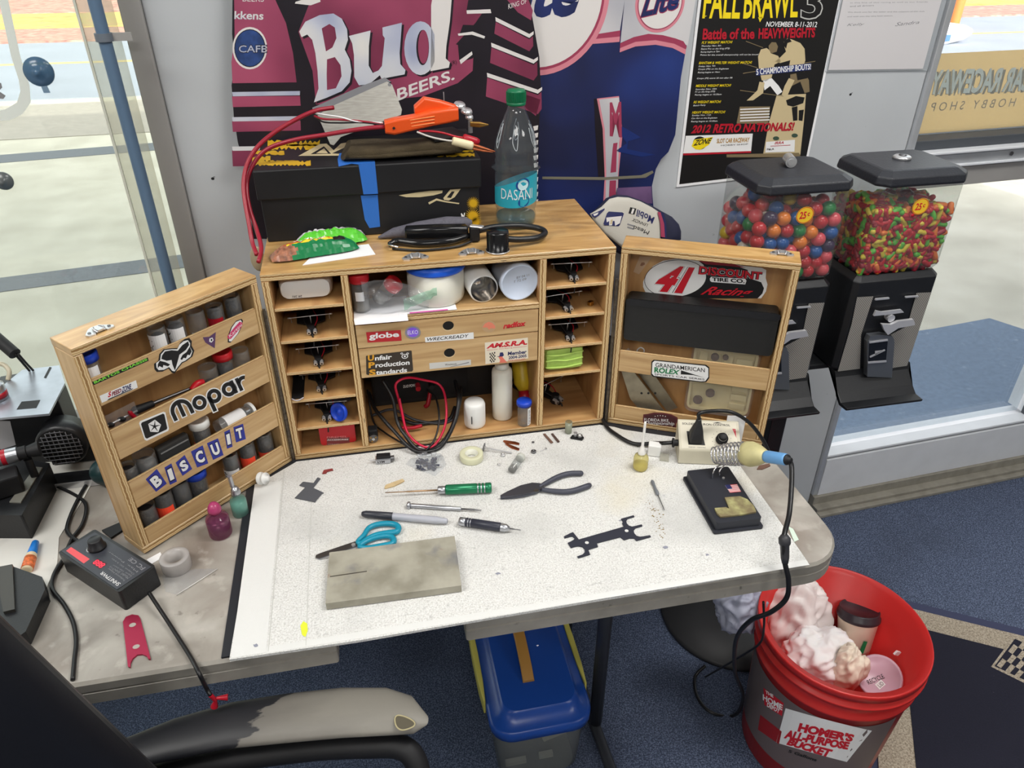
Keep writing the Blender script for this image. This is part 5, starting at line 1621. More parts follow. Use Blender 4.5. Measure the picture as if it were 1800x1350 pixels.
# small motor
P = onz(675,812,TW); t = thing('can_motor','small silver motor with black endbell lettered LYM','motor',P,math.radians(-4))
b = MB(); b.box(-0.0145,0.0125,-0.006,0.008,0,0.010,silver); b.build('can',t,bevel=0.002)
b = MB(); b.box(-0.012,0.012,-0.0045,0.007,0.0101,0.0150,dblack); b.build('magnet',t,bevel=0.001)
b = MB(); b.cyl((-0.0245,0,0.006),(-0.0146,0,0.006),0.0011,steel,seg=8); b.build('shaft',t)
b = MB(); b.cyl((0.0127,0,0.007),(0.0185,0,0.007),0.0048,dsteel,seg=14); b.build('pinion',t)
b = MB(); b.dtext(Plane((0,-0.0061,0),(1,0,0),(0,0,1)),'LYM',-0.0105,0.003,0.012,0.0042,ink,1,bold=0.03); b.build('print',t)
# bag of dark bits
t = thing('parts_bag','small clear bag of dark parts before the cable loops','bag',onz(752,820,TW))
b = MB()
qf = [onz(*p,TW).xy for p in((713,817),(765,838),(785,818),(778,800),(722,806))]
cc = sum((Vector(q)for q in qf),Vector((0,0))) / 5
for k in range(3):
 s_ = 1 - 0.28 * k
 ring = [Vector((cc.x+(q[0]-cc.x)*s_,cc.y+(q[1]-cc.y)*s_,TW+0.0004+0.004*k+0.001*random.random()))for q in qf]
 if k: b.add(prev+ring,[(i,(i+1)%5,5+(i+1)%5,5+i)for i in range(5)],bagm,True)
 prev = ring
b.add(prev,[tuple(range(5))],bagm); b.build('film',t,True)
b = MB(); dk = mat('dark_bits',(74,78,92),0.5,var=0.4,scale=300)
for k in range(46):
 x_ = onz(random.uniform(733,772),random.uniform(809,827),TW); b.cbox((x_.x,x_.y,TW+0.0015+random.random()*0.004),(0.006,0.004,0.002),dk,Matrix.Rotation(random.random()*3,3,'Z')@Matrix.Rotation(random.random(),3,'X'))
b.build('bits',t,True)['kind'] = 'stuff'
b = MB()
for k in range(5):
 q0 = onz(738+k*8,800-(k%2)*3,TW+0.006); b.ell((q0.x,q0.y,q0.z),(0.006,0.004,0.003),bagm,10,6)
b.build('crumpled_top',t,True)
# tape roll
P = onz(829,806,TW); tape_m = mat('yellowed_tape',(214,214,184),0.3,sss=0.2)
b = MB(); b.shell([(0.0115,0.0002),(0.0205,0.0002),(0.0208,0.001),(0.0208,0.012),(0.0202,0.0126),(0.0118,0.0126),(0.0115,0.012),(0.0115,0.0002)],tape_m,40)
t = thing('tape_roll','roll of yellowish clear tape lying on the towel','tape',P)
b.build('roll',t)
b = MB(); b.shell([(0.0113,0.0004),(0.0113,0.0124),(0.0106,0.0124),(0.0106,0.0004)],mat('tape_core',(226,226,214),0.4),32); b.build('core',t)
# axle and gear
P = onz(852,787,TW); t = thing('gear_axle','steel axle with a grey gear beside the tape roll','axle',P)
g = onz(850,786,TW+0.008); q = onz(900,796,TW+0.002); d_ = (q-g).normalized()
b = MB(); b.cyl(g,q,0.0012,steel,seg=8); b.build('axle',t,True)
b = MB(); x_, y_, z_ = frame(d_); ring = []
for k in range(36):
 r_ = 0.0078 if k % 2 else 0.0070; a = 2 * PI * k / 36; ring.append((r_*math.cos(a),r_*math.sin(a)))
b.M = Matrix(((x_.x,y_.x,z_.x,g.x),(x_.y,y_.y,z_.y,g.y),(x_.z,y_.z,z_.z,g.z),(0,0,0,1)))
b.prism(ring,0,0.0018,dsteel); b.cyl((0,0,-0.001),(0,0,0.004),0.003,steel,seg=12); b.build('gear',t,True)
def nut(u,v,r,lb,nm='gear',m_=dsteel):
 P = onz(u,v,TW); b = MB(); b.shell([(r*.45,0),(r,0),(r,r*.8),(r*.45,r*.8),(r*.45,0)],m_,10,P); return tag(b.build(nm),lb,nm)
nut(884,801,0.0040,'small steel nut before the gear axle','nut',steel); nut(938,795,0.0045,'small dark gear before the copper clips')
nut(877,817,0.0026,'tiny steel washer left of the lying clear vial','washer',steel); nut(937,778,0.0022,'tiny grey screw head above the small dark gear','screw')
rod('pin','thin steel pin lying before the two brown strips','pin',(949,794),(960,788),0.0007,[('pin',[(0,.0003),(0.8,.0006),(1,.0018)],steel)])
# clear vials
def lay_vial(nm,lb,p,q,r,fillc):
 A_, B_ = onz(*p,TW+r), onz(*q,TW+r); L = (B_-A_).length; ax = (B_-A_).normalized()
 t = thing(nm,lb,'vial',(A_.x,A_.y,TW))
 b = MB(); b.shell([(r*.8,0),(r,.001),(r,L)],vial,20,A_,ax); b.shell([(0.0003,0.0005),(r*.8,0)],vial,20,A_,ax); b.build('tube',t,True)
 b = MB(); b.lathe([(r*.8,0.001),(r*.8,L*.3),(0.0004,L*.38)],fillc,14,A_,ax); b.build('contents',t,True)
 b = MB(); b.lathe([(r*1.08,L-0.004),(r*1.12,L),(r*1.12,L+0.003),(r*.9,L+.005),(0.0004,L+.005)],mat('cloudy_cap',(196,198,190),0.4),20,A_,ax); b.build('cap',t,True)
lay_vial('lying_vial','cloudy clear vial lying on its side behind the pliers',(899,827),(915,804),0.0072,mat('grey_dust',(120,120,116),0.7))
t = thing('vial','small open cloudy vial at the foot of the right pigeonholes','vial',onz(999,760,TW))
b = MB(); b.shell([(0.002,0.0003),(0.0062,0.0003),(0.0066,0.001),(0.0066,0.024),(0.0060,0.024)],clear('cloudy_vial',(228,234,220),0.45,(190,196,176)),20); b.build('tube',t)
b = MB(); b.lathe([(0.0055,0.001),(0.0055,0.010),(0.0004,0.012)],mat('metal_bits',(130,128,110),0.4,0.6,var=0.4,scale=300),14); b.build('contents',t)
t = thing('bearing_block','small dark bracket with a white centred bearing','bearing',onz(1014,770,TW),math.radians(-20))
b = MB(); b.prism([(-0.012,-0.004),(0.010,-0.007),(0.013,0.0),(0.008,0.007),(-0.004,0.008),(-0.009,0.004)],0,0.003,dblack); b.build('bracket',t,bevel=0.0006)
b = MB(); b.shell([(0.0020,0.003),(0.0052,0.003),(0.0052,0.007),(0.0020,0.007)],dsteel,16,(0.005,0,0)); b.cyl((0.005,0,0.003),(0.005,0,0.0074),0.0026,white,seg=12); b.build('bearing',t)
b = MB(); b.cyl((-0.003,0.003,0.003),(-0.003,0.003,0.010),0.0035,steel,seg=14); b.build('post',t)
# flux needle bottle
P = onz(1125,823,TW)
t = thing('needle_bottle','yellowish needle tipped flux bottle with a tall white tube','bottle',P)
amb = clear('amber_bottle',(246,242,206),0.35,(214,204,140),0.15)
b = MB(); b.shell([(0.0005,0.0006),(0.0112,0.0006),(0.0125,0.002),(0.0130,0.004),(0.0130,0.022),(0.0118,0.027),(0.0070,0.030),(0.0062,0.034)],amb,30); b.build('bottle',t)
b = MB(); b.lathe([(0.0118,0.0014),(0.0122,0.004),(0.0122,0.0105),(0.0004,0.0108)],mat('amber_flux',(204,190,92),0.25),26); b.build('flux',t)
b = MB(); b.lathe([(0.0066,0.029),(0.0066,0.035),(0.0038,0.044),(0.0024,0.050),(0.0022,0.094),(0.0020,0.098),(0.0004,0.099)],mat('translucent_white',(236,234,230),0.35),16); b.build('needle_tube',t)
t = thing('white_cap_block','small white plastic cover standing behind the needle bottle','cover',onz(1148,800,TW),math.radians(-25))
b = MB(); b.box(-0.010,0.012,-0.004,0.012,0,0.022,white); b.build('cover',t,bevel=0.0015)
b = MB(); b.box(0.0122,0.028,-0.014,0.006,0,0.0028,clear('faint_clear',(240,240,236),0.3,(214,212,200))); b.build('clear_flap',t)

# ---- soldering station control box
rz = math.radians(-15.5)
P = onz(1192,815,TW)
t = thing('iron_controller','beige soldering iron control box with a black dial','controller',P,rz)
beige = mat('beige_plastic',(192,186,166),0.45,var=0.04,scale=30)
W_, D_, h0, h1_ = 0.106, 0.058, 0.026, 0.056
b = MB()
b.M = Matrix.Rotation(PI/2,4,'Z') @ Matrix.Rotation(PI/2,4,'X')
b.prism([(0,0.0),(D_,0.0),(D_,h1_),(0.006,h0)],0,W_,beige)
b.build('body',t,bevel=0.002)
Mw = wmat(t)
def lp(x,y,z): return Mw @ Vector((x,y,z))
FP = Plane(lp(0,0.006,h0),lp(1,0,0)-lp(0,0,0),lp(0,D_-0.006,h1_-h0)-lp(0,0,0))
FP = FP.shift(0.0003)
lab_m = mat('cream_label',(206,200,182),0.5)
def fpt(x,y): return FP.w(x,y)
b = MB(); b.dpoly(FP,[(0.004,0.003),(W_-0.006,0.003),(W_-0.004,0.056),(0.003,0.056)],lab_m,1)
b.dtext(FP,'SOLDERING IRON CONTROL',0.007,0.0485,0.084,0.0040,ink,2,bold=0.02)
b.dtext(FP,'500W 120VAC',0.016,0.0045,0.030,0.0022,ink,2)
b.dpoly(FP,[(0.016,0.010),(0.045,0.010),(0.041,0.036),(0.014,0.036)],dblack,2)
for k in range(11):
 a = math.radians(-40+26*k); b.dell(FP,(0.074+0.0165*math.cos(a),0.022+0.0165*math.sin(a)),0.0006,0.0006,ink,2,n=8)
b.dpoly(FP,[(0.094,0.044),(0.100,0.044),(0.100,0.026)],redw,2)
b.dpoly(FP,[(0.060,0.0535),(0.069,0.0558),(0.078,0.0535)],ink,2)
b.build('face_label',t,True)
b = MB(); c_ = fpt(0.074,0.022); n_ = FP.N
b.lathe([(0.0105,0),(0.0100,0.008),(0.0070,0.0085),(0.0066,0.016),(0.0055,0.0172),(0.0004,0.0172)],dblack,26,c_,n_); b.build('dial',t,True)
b = MB(); b.shell([(0.0074,0.0095),(0.0076,0.0105),(0.0074,0.0115)],steel,24,c_,n_); b.build('dial_ring',t,True)
b = MB(); b.box(W_+0.0005,W_+0.012,D_-0.002,D_-0.0012,0.004,0.062,paper); b.box(W_-0.02,W_+0.012,D_+0.0005,D_+0.0012,0.004,0.066,paper); b.build('back_card',t)
b = MB(); b.cyl((-0.0005,D_*.45,0.026),(-0.007,D_*.45,0.026),0.006,dblack,seg=14); b.cyl((-0.007,D_*.45,0.026),(-0.010,D_*.45,0.026),0.0085,dblack,seg=14); b.build('cable_gland',t)
# plug
c_ = fpt(0.029,0.020)
t2 = thing('plug','black moulded plug pushed into the beige control box','plug',c_)
up = Vector((0,0,1)); dirp = (FP.U*0.5+FP.N*0.95).normalized()
rings = []
for f, w_, h_ in ((0.002,0.023,0.019),(0.010,0.024,0.020),(0.022,0.018,0.014),(0.032,0.011,0.010),(0.040,0.008,0.008)):
 o_ = c_ + FP.N * f + FP.U * (f*0.55)
 rings.append([o_+FP.R*x_+FP.U*y_ for x_,y_ in rrect(w_,h_,0.004)])
b = MB(); b.loft(rings,mat('plug_black',(42,42,44),0.5)); b.build('body',t2,True)
tip = c_ + FP.N * 0.040 + FP.U * 0.022
def Pz(u,v,y): return ony(u,v,y)
b = MB(); P = [tip-FP.N*0.002,tip+FP.N*0.010+FP.U*0.006,Pz(1262,722,-0.135),Pz(1290,726,-0.145),Pz(1318,744,-0.15),Pz(1340,772,-0.155),Pz(1352,798,-0.16),Pz(1358,830,-0.16)]
b.tube(P,0.0034,rubber,n=8); b.build('cable',t2,True)
# mains lead from behind the cabinet hinge to the box
P = [Vector((0.578,0.05,0.012)),onz(1063,745,0.008),onz(1085,765,TW+.004),onz(1115,780,TW+.004),onz(1150,779,TW+0.010),lp(-0.026,D_*.45,0.024),lp(-0.010,D_*.45,0.026)]
b = MB(); b.tube(P,0.0036,rubber,n=8); tag(b.build('mains_lead'),'black mains lead running from the hinge to the beige box','cable')
rod('lead_sleeve','short black sleeve lying under the mains lead','sleeve',(1104,777),(1122,784),0.0016,[('sleeve',[(0,.0016),(1,.0016)],dblack)])

# ---- soldering iron stand
cs = [onz(*q,0.0245)for q in((1207.8,825.6),(1277.8,822),(1339,908.5),(1263,922))]
ctr = sum(cs,Vector()) / 4
ang = math.atan2(((cs[1]-cs[0])+(cs[2]-cs[3])).y,((cs[1]-cs[0])+(cs[2]-cs[3])).x)
wS, dS = 0.074, ((cs[0]-cs[3]).length+(cs[1]-cs[2]).length) / 2
t = thing('soldering_stand','black soldering iron stand with coiled spring holder and sponge','stand',(ctr.x,ctr.y,TW),ang)
sb = mat('stand_black',(46,48,56),0.5,0.2)
b = MB(); b.prism(rrect(wS+0.008,dS+0.008,0.004),0,0.004,sb); b.prism(rrect(wS,dS,0.004),0.004,0.0195,sb); b.build('base',t,bevel=0.001)
ZT = 0.0197
b = MB(); spg = ramp_mat('dirty_sponge',None,[(0.35,(120,106,78)),(0.5,(138,130,92)),(0.7,(176,172,120))],0.95,0.8,nscale=60)
SPp = Plane((0,0,TW+ZT),(1,0,0),(0,1,0)); C10 = crop(1200,780,4.5)
b.slab(SPp,[SPp.px(*q)for q in C10((330,435),(450,425),(510,450),(560,500),(580,548),(470,570),(300,588),(270,560),(250,520),(340,512),(365,524),(350,480))],spg,0.0002,0.003); b.build('sponge',t,True,bevel=0.0008)
b = MB(); fl = C10((333,328),(430,320),(462,380),(375,388))
b.dpx(SPp,fl,inkw,1)
def lerp2(a,c,f): return (a[0]+(c[0]-a[0])*f,a[1]+(c[1]-a[1])*f)
for k in range(0,13,2):
 f0, f1 = k / 13, (k+1) / 13
 b.dpx(SPp,[lerp2(fl[0],fl[3],f0),lerp2(fl[1],fl[2],f0),lerp2(fl[1],fl[2],f1),lerp2(fl[0],fl[3],f1)],inkred,2)
b.dpx(SPp,[fl[0],lerp2(fl[0],fl[1],.42),lerp2(lerp2(fl[0],fl[1],.42),lerp2(fl[3],fl[2],.42),.54),lerp2(fl[0],fl[3],.54)],nav,3)
part(b.build('flag_sticker',t,True),'small stars and stripes sticker')
A_ = ony(1254,800,-0.196); B_ = ony(1312,797,-0.232)
axd = (B_-A_); L = axd.length; x_, y_, z_ = frame(axd)
pts = []; nt_ = 9
for k in range(nt_*16+1):
 f = k / (nt_*16); a = 2 * PI * k / 16; r_ = 0.0125 + 0.0065 * min(1,f*1.7) ** 0.7
 pts.append(A_+x_*(math.cos(a)*r_)+y_*(math.sin(a)*r_)+z_*(L*f))
b = MB(); b.tube(pts,0.0014,mat('spring_steel',(206,206,210),0.2,0.8),n=1,seg=8); b.build('spring',t,True)
foot = Vector((onz(1258,840,TW+ZT).x,onz(1258,840,TW+ZT).y,TW+ZT))
low = min(pts[40:120],key=lambda p:p.z)
b = MB(); b.tube([foot+Vector((-0.006,0,0)),foot+Vector((-0.006,0.0,0.012)),foot+Vector((0.0,0.004,0.019)),low,low+(B_-A_)*0.3],0.0013,chrome,seg=8); b.tube([foot+Vector((0.008,0.002,0)),foot+Vector((0.007,0.003,0.012)),low],0.0013,chrome,seg=8); b.build('support_wire',t,True)
b = MB(); b.cyl(foot+Vector((0.012,-0.004,0)),foot+Vector((0.012,-0.004,0.002)),0.0022,steel,seg=10); b.build('screw',t,True)
# iron
E_ = ony(1383,808,-0.300)
t = thing('soldering_iron','soldering iron with blue handle resting in the spring holder','soldering iron',B_)
d2 = (E_-B_).normalized(); L2 = (E_-B_).length
coneM = mat('stained_cone',(198,190,140),0.5,var=0.2,scale=30)
b = MB(); b.lathe([(0.0006,-0.055),(0.0022,-0.050),(0.0026,-0.010),(0.0035,0.0)],steel,14,B_,d2); b.build('barrel',t,True)
b = MB(); b.lathe([(0.0130,-0.006),(0.0200,0.000),(0.0210,0.010),(0.0175,0.024),(0.0120,0.036),(0.0098,0.040)],coneM,28,B_,d2); b.build('heat_guard',t,True)
b = MB(); b.lathe([(0.0092,0.0402),(0.0100,0.044),(0.0096,L2-0.004),(0.0088,L2)],mat('light_blue_handle',(104,158,210),0.35),24,B_,d2); b.build('handle',t,True)
b = MB(); b.lathe([(0.0004,L2+0.0002),(0.0086,L2+0.0002),(0.0080,L2+0.002),(0.0048,L2+0.003),(0.0042,L2+0.008),(0.0004,L2+0.008)],dblack,20,B_,d2); b.build('end_plug',t,True)
P = [E_+d2*0.004,E_+d2*0.012+Vector((0,0,-0.012)),ony(1391,860,-0.34),ony(1387,905,-0.375),ony(1378,945,-0.410),ony(1379,985,-0.425),ony(1386,1020,-0.436),ony(1382,1052,-0.438),ony(1355,1076,-0.430),ony(1318,1092,-0.40),ony(1294,1125,-0.33),ony(1292,1180,-0.27),ony(1306,1225,-0.235),onz(1290,1258,FLOOR+0.006),onz(1250,1252,FLOOR+0.006),onz(1226,1225,FLOOR+0.006),onz(1222,1190,FLOOR+0.006),onz(1240,1170,FLOOR+0.03)]
b = MB(); b.tube(P,0.0038,rubber,n=8,seg=10); b.build('cable',t,True)
q0, q1 = ony(1379,940,-0.408), ony(1380,990,-0.427); d_ = (q1-q0)
b = MB(); b.lathe([(0.0050,0),(0.0085,d_.length*.12),(0.0085,d_.length*.30),(0.0065,d_.length*.38),(0.0060,d_.length*.8),(0.0045,d_.length)],mat('grommet',(50,50,54),0.5),18,q0,d_); b.build('strain_relief',t,True)
P = [ony(1342,1058,-0.34),ony(1343,1100,-0.34),ony(1336,1130,-0.30),ony(1305,1152,-0.24),onz(1240,1190,FLOOR+0.03)]
b = MB(); b.tube(P,0.0022,rubber,n=8); tag(b.build('thin_lead'),'thin black lead hanging down behind the red bucket rim','cable')

# ================================================================ ON TOP OF THE CABINET
def rodp(A_,B_,prof,m_,b,seg=16):
 ax = (B_-A_).normalized(); L = (B_-A_).length
 b.lathe([(max(r,.0003),t*L)for t,r in prof],m_,seg,A_,ax)
cart = mat('black_carton',(26,26,28),0.45,var=0.2,scale=9,bump=0.06,bscale=12)
gold = mat('gold_print',(206,164,32),0.45)
buff = mat('buff_print',(206,190,150),0.5)
X0, X1, Y0, Y1, Z1 = 0.0005, 0.3665, 0.132, 0.325, 0.4775
t = thing('carton','flat black carton with gold flames and two strips of blue tape','box',((X0+X1)/2,0.23,H))
b = MB(); b.box(X0+0.003,X1-0.003,Y0+0.004,Y1-0.003,H+0.0003,0.436,cart); b.build('box',t,True,bevel=0.002)
b = MB(); b.box(X0-0.001,X1+0.001,Y0,Y1,0.4285,Z1,cart); b.build('lid',t,True,bevel=0.0025)
CF = Plane((0,Y0-0.0002,0),(1,0,0),(0,0,1)); CL = Plane((0,Y0+0.0037,0),(1,0,0),(0,0,1)); CT = Plane((0,0,Z1+0.0003),(1,0,0),(0,1,0))
C2 = crop(400,0,3.2143); C3 = crop(650,120,3.7515)
b = MB()
def flame(pl,x0,x1,y0,y1,n,m_,sd):
 rnd = random.Random(sd); top = []; bot = []
 for k in range(n+1):
  f = k / n
  top.append((x0+(x1-x0)*f+rnd.uniform(-3,3),y0+rnd.uniform(0,1)*(y1-y0)*0.45*(1 if k%2 else .3)))
  bot.append((x0+(x1-x0)*f+rnd.uniform(-3,3),y1-rnd.uniform(0,1)*(y1-y0)*0.45*(1 if k%2 else .3)))
 b.dpx(pl,C2(*(top+bot[::-1])),m_,1)
for a in ((150,320,850,878,14),(225,520,790,850,22),(160,470,905,940,26),(140,240,880,915,10),(200,380,765,785,12),(880,1395,862,888,40),(1010,1390,845,862,20),(330,560,815,826,14)):
 flame(CT,a[0],a[1],a[2],a[3],a[4],gold,int(a[0]))
b.dpx(CT,C2((400,882),(520,815),(560,812),(600,850),(640,812),(700,800),(690,880)),buff,2)
b.dpx(CT,C2((470,872),(545,828),(585,870)),ink,3); b.dpx(CT,C2((500,868),(546,840),(568,868)),buff,4); b.dpx(CT,C2((590,868),(660,835),(680,872)),ink,3)
b.build('flame_print',t,True)
b = MB()
b.dpx(CL,C3((190,838),(300,820),(400,808),(480,805),(478,822),(420,838),(330,850),(240,850)),buff,1)
b.dpx(CL,C3((485,855),(530,800),(600,795),(560,850),(520,872),(490,868)),buff,1)
b.dpx(CL,C3((508,852),(540,812),(560,812),(535,855)),ink,2)
b.dpx(CL,C3((385,885),(440,858),(500,875),(590,888),(588,896),(500,884),(440,872),(392,898)),buff,2)
b.dpx(CL,C3((600,958),(606,955),(618,972),(622,952),(628,955),(622,985),(612,978),(606,985)),inkw,2)
for cx, cy, r_ in ((682,890,46),(680,975,58),(700,1012,42)):
 b.dpx(CL,C3(*[(cx+r_*(1 if k%2 else .45)*math.cos(k*PI/22),cy+r_*(1 if k%2 else .45)*math.sin(k*PI/22))for k in range(44)]),gold,1)
b.build('bird_print',t,True)
tape = mat('blue_masking_tape',(44,108,196),0.6,bump=0.1,bscale=300)
b = MB(); 
b.slab(CT,[CT.px(*q)for q in C2((622,900),(632,868),(700,858),(826,878),(832,915),(740,930),(700,925),(628,942))],tape,0.0,0.0006)
b.slab(CF,[CF.px(*q)for q in C2((740,930),(832,912),(850,1094),(768,1098))],tape,0.0003,0.0009); b.build('tape_strip',t,True)
b = MB(); b.slab(CL,[CL.px(*q)for q in C2((752,1104),(848,1100),(862,1280),(802,1288),(775,1240))],tape,0.0003,0.0009); b.build('tape_strip',t,True)
b = MB(); b.M = Matrix.Translation((X0+0.0026,0.18,0.39)); b.box(-0.0004,0,-0.02,0.02,-0.008,0.008,inkgrey); b.build('side_print',t,True)
# pump plate (brushed steel cover) leaning on the carton
st = ramp_mat('brushed_steel_sheet',None,[(0.3,(158,155,148)),(0.7,(176,173,166))],0.38,0.02,scale=(1,14,1),nscale=60,detail=3,metal=0.85)
t = thing('steel_cover','brushed steel cover plate leaning at the back of the carton','plate',(0.13,0.26,Z1))
SPl = Plane((0,0.215,Z1+0.001),(1,0,0),(0,0.50,0.866))
b = MB(); b.slab(SPl,[SPl.px(*q)for q in C2((510,655),(560,615),(900,462),(930,480),(985,620),(980,650),(640,775),(600,822),(580,815))],st,0.0,0.0012); b.build('face',t,True,bevel=0.0006)
b = MB(); s2 = SPl.shift(-0.0006); b.slab(s2,[s2.px(*q)for q in C2((478,608),(500,600),(745,490),(888,438),(925,462),(900,470),(560,620),(515,655),(490,640))],mat('steel_edge',(112,112,116),0.45,0.7),-0.006,0.0); b.build('folded_edge',t,True)
b = MB(); a, c_ = SPl.px(*C2((915,480))[0]); b.dell(SPl.shift(0.0012),(a,c_),0.003,0.003,dsteel,1); b.build('screw',t,True)
# brown folded cloth
cl = mat('brown_cloth',(64,54,36),0.95,var=0.2,scale=40,bump=0.6,bscale=500)
b = MB()
def bc(u,v):
 x = 0.148 + 0.192 * u; a = v * 2 * PI
 return Vector((x+0.01*math.sin(a),0.182+0.036*math.cos(a)*(1+.1*math.sin(u*7)),Z1+0.0125+(0.0115-0.002*u)*math.copysign(abs(math.sin(a))**.55,math.sin(a))+0.001*math.sin(u*9+v*5)*(math.sin(a)>0)))
rings = [[bc(u/18,v/24)for v in range(24)]for u in range(19)]
b.loft(rings,cl); 
b.tube([(0.152,0.148,Z1+.010),(0.20,0.1445,Z1+.009),(0.26,0.1450,Z1+.010),(0.335,0.150,Z1+.010)],0.004,cl,seg=8)
tag(b.build('folded_rag'),'brown folded rag on the black carton','cloth')
# orange clamp
oc = clear('orange_clear',(255,120,60),0.55,(240,86,24),0.12)
oc2 = mat('orange_solid',(226,84,30),0.3)
def A3(x,y,yy): return ony(*C2((x,y))[0],yy)
t = thing('jumper_clamp','translucent orange insulated clamp on the brown rag','clamp',A3(1040,720,0.155))
L_ = [A3(888,715,0.150),A3(940,712,0.152),A3(1050,690,0.158),A3(1150,665,0.162),A3(1240,650,0.165),A3(1300,640,0.168)]
hs_ = [0.0095,0.0125,0.0115,0.0120,0.0115,0.0105]
rings = []
for P_, h_ in zip(L_,hs_):
 rings.append([P_+Vector((0,x_,y_))for x_,y_ in rrect(0.022,h_*2,0.004,2)])
b = MB(); b.loft(rings,oc2,False); b.build('lower_handle',t,True,bevel=0.001)
rings = []
for (x,y,yy), h_ in zip(((1055,620,.172),(1110,590,.176),(1200,605,.178),(1290,622,.18)),(0.0065,0.0120,0.0115,0.0085)):
 P_ = A3(x,y,yy); rings.append([P_+Vector((0,x_,y_))for x_,y_ in rrect(0.018,h_*2,0.004,2)])
b = MB(); b.loft(rings,oc2,False); b.build('upper_handle',t,True,bevel=0.001)
b = MB()
for k in range(3):
 y_ = 700 + k * 18
 b.tube([A3(930,y_-4,0.1425),A3(1050,y_-24,0.1475),A3(1170,y_-42,0.1515)],0.0011,mat('pale_orange_rib',(255,150,90),0.3),seg=5)
b.build('grip_rib',t,True)['kind'] = 'stuff'
b = MB(); c_ = A3(940,724,0.1400); b.cyl(c_,c_+Vector((0,-0.0006,0)),0.0022,ink,seg=10); b.build('hole',t,True)
cw = mat('jumper_red',(150,30,48),0.35)
def C2p(lst): return [ony(*C2((x,y))[0],yy)for x,y,yy in lst]
b = MB(); b.tube(C2p([(888,716,.150),(760,728,.150),(560,760,.155),(380,790,.16),(230,840,.165),(150,920,.16),(112,1020,.145),(110,1100,.13),(130,1200,.11),(165,1300,.09),(190,1400,.06),(175,1480,.03)]),0.0035,cw,seg=10,n=8)
tag(b.build('red_cable'),'lower thick red cable from the orange clamp','cable')
b = MB(); b.tube(C2p([(600,608,.21),(500,625,.20),(400,668,.19),(270,745,.18),(170,830,.165),(110,930,.15),(90,1040,.13),(100,1150,.11),(120,1260,.09),(140,1370,.07),(165,1440,.05)]),0.0035,cw,seg=10,n=8)
tag(b.build('red_cable'),'upper thick red cable arching behind the carton','cable')
def wire(lst,r,m_,nm,lb):
 b = MB(); b.tube(C2p(lst),r,m_,seg=6,n=6); return tag(b.build(nm),lb,'wire')
wire([(500,640,.2),(560,650,.18),(640,662,.165),(720,685,.16),(800,690,.16),(880,695,.158)],0.0013,inkw,'white_wire','thin white wire across the steel cover')
wire([(490,655,.2),(540,672,.18),(640,676,.165),(760,686,.16),(880,702,.158)],0.0018,cw,'thin_red_wire','thin red wire across the steel cover')
wire([(500,665,.2),(545,690,.18),(640,694,.165),(760,692,.16),(880,706,.156)],0.0014,ink,'short_black_wire','thin black wire across the steel cover')
# small test clip
t = thing('crocodile_clip','copper crocodile clip with cream and red boots on the rag end','clip',A3(1420,830,0.13))
b = MB(); rodp(A3(1270,795,.128),A3(1385,825,.128),[(0,.0055),(.05,.0066),(.9,.0072),(1,.0060)],mat('cream_boot',(226,214,176),0.4),b); b.build('cream_boot',t,True)
b = MB(); rodp(A3(1330,775,.135),A3(1420,805,.135),[(0,.0045),(.1,.0062),(.8,.0066),(1,.0050)],redw,b); b.build('red_boot',t,True)
b = MB(); b.loft([[A3(x,y,.130)+Vector((0,q[0],q[1]))for q in rrect(w_,w_,w_*.3,2)]for x,y,w_ in((1385,822,.009),(1440,838,.007),(1512,856,.0015))],copper,False); b.loft([[A3(x,y,.130)+Vector((0,q[0],q[1]))for q in rrect(w_,w_*.5,w_*.2,2)]for x,y,w_ in((1385,838,.009),(1440,850,.007),(1500,860,.0015))],copper,False); b.build('jaws',t,True)
wire([(1070,745,.14),(1120,765,.134),(1170,780,.13),(1230,792,.128),(1270,797,.128)],0.0016,mat('grey_white_wire',(200,196,190),0.4),'pale_wire','pale wire leading to the cream boot')
wire([(1080,742,.145),(1150,742,.14),(1220,752,.138),(1290,772,.136),(1335,778,.135)],0.0018,redw,'red_test_wire','red wire leading to the red boot')
# chassis parts pile behind the clamp
t = thing('chassis_pile','open slot car chassis with silver axle parts behind the orange clamp','slot car chassis',(0.33,0.20,Z1))
b = MB(); b.cbox((0.315,0.20,Z1+0.0035+0.0226),(0.065,0.07,0.004),chm,Matrix.Rotation(.3,3,'Z')); b.cbox((0.35,0.215,Z1+0.012),(0.020,0.06,0.022),dblack); b.build('plate',t,True)
for (x,y,z,r_) in ((1310,600,.2,.010),(1350,635,.19,.0095),(1365,668,.185,.0065)):
 P_ = A3(x,y,z); b = MB(); b.lathe([(0.0004,0),(r_,0),(r_*1.1,.001),(r_*.9,.005),(0.0004,.006)],steel,18,P_,(0.1,-0.3,1)); b.build('wheel_rim',t,True)
b = MB(); P_ = A3(1224,590,.21); b.cyl(P_,P_+Vector((0,0,0.020)),0.0008,steel,seg=6); b.build('pin',t,True)
b = MB(); P_ = A3(1370,660,.185); b.cyl(P_,P_-Vector((0,0,0.026)),0.004,steel,seg=10); b.build('shaft',t,True)
P_, q_ = A3(1370,700,.18), A3(1474,705,.17)
b = MB(); b.loft([[P_.lerp(q_,f)+Vector((0,a[0],a[1]))for a in rrect(w_,w_,w_*.2,2)]for f,w_ in((0,.008),(.5,.009),(1,.002))],brass,False); b.build('brass_clip',t,True)
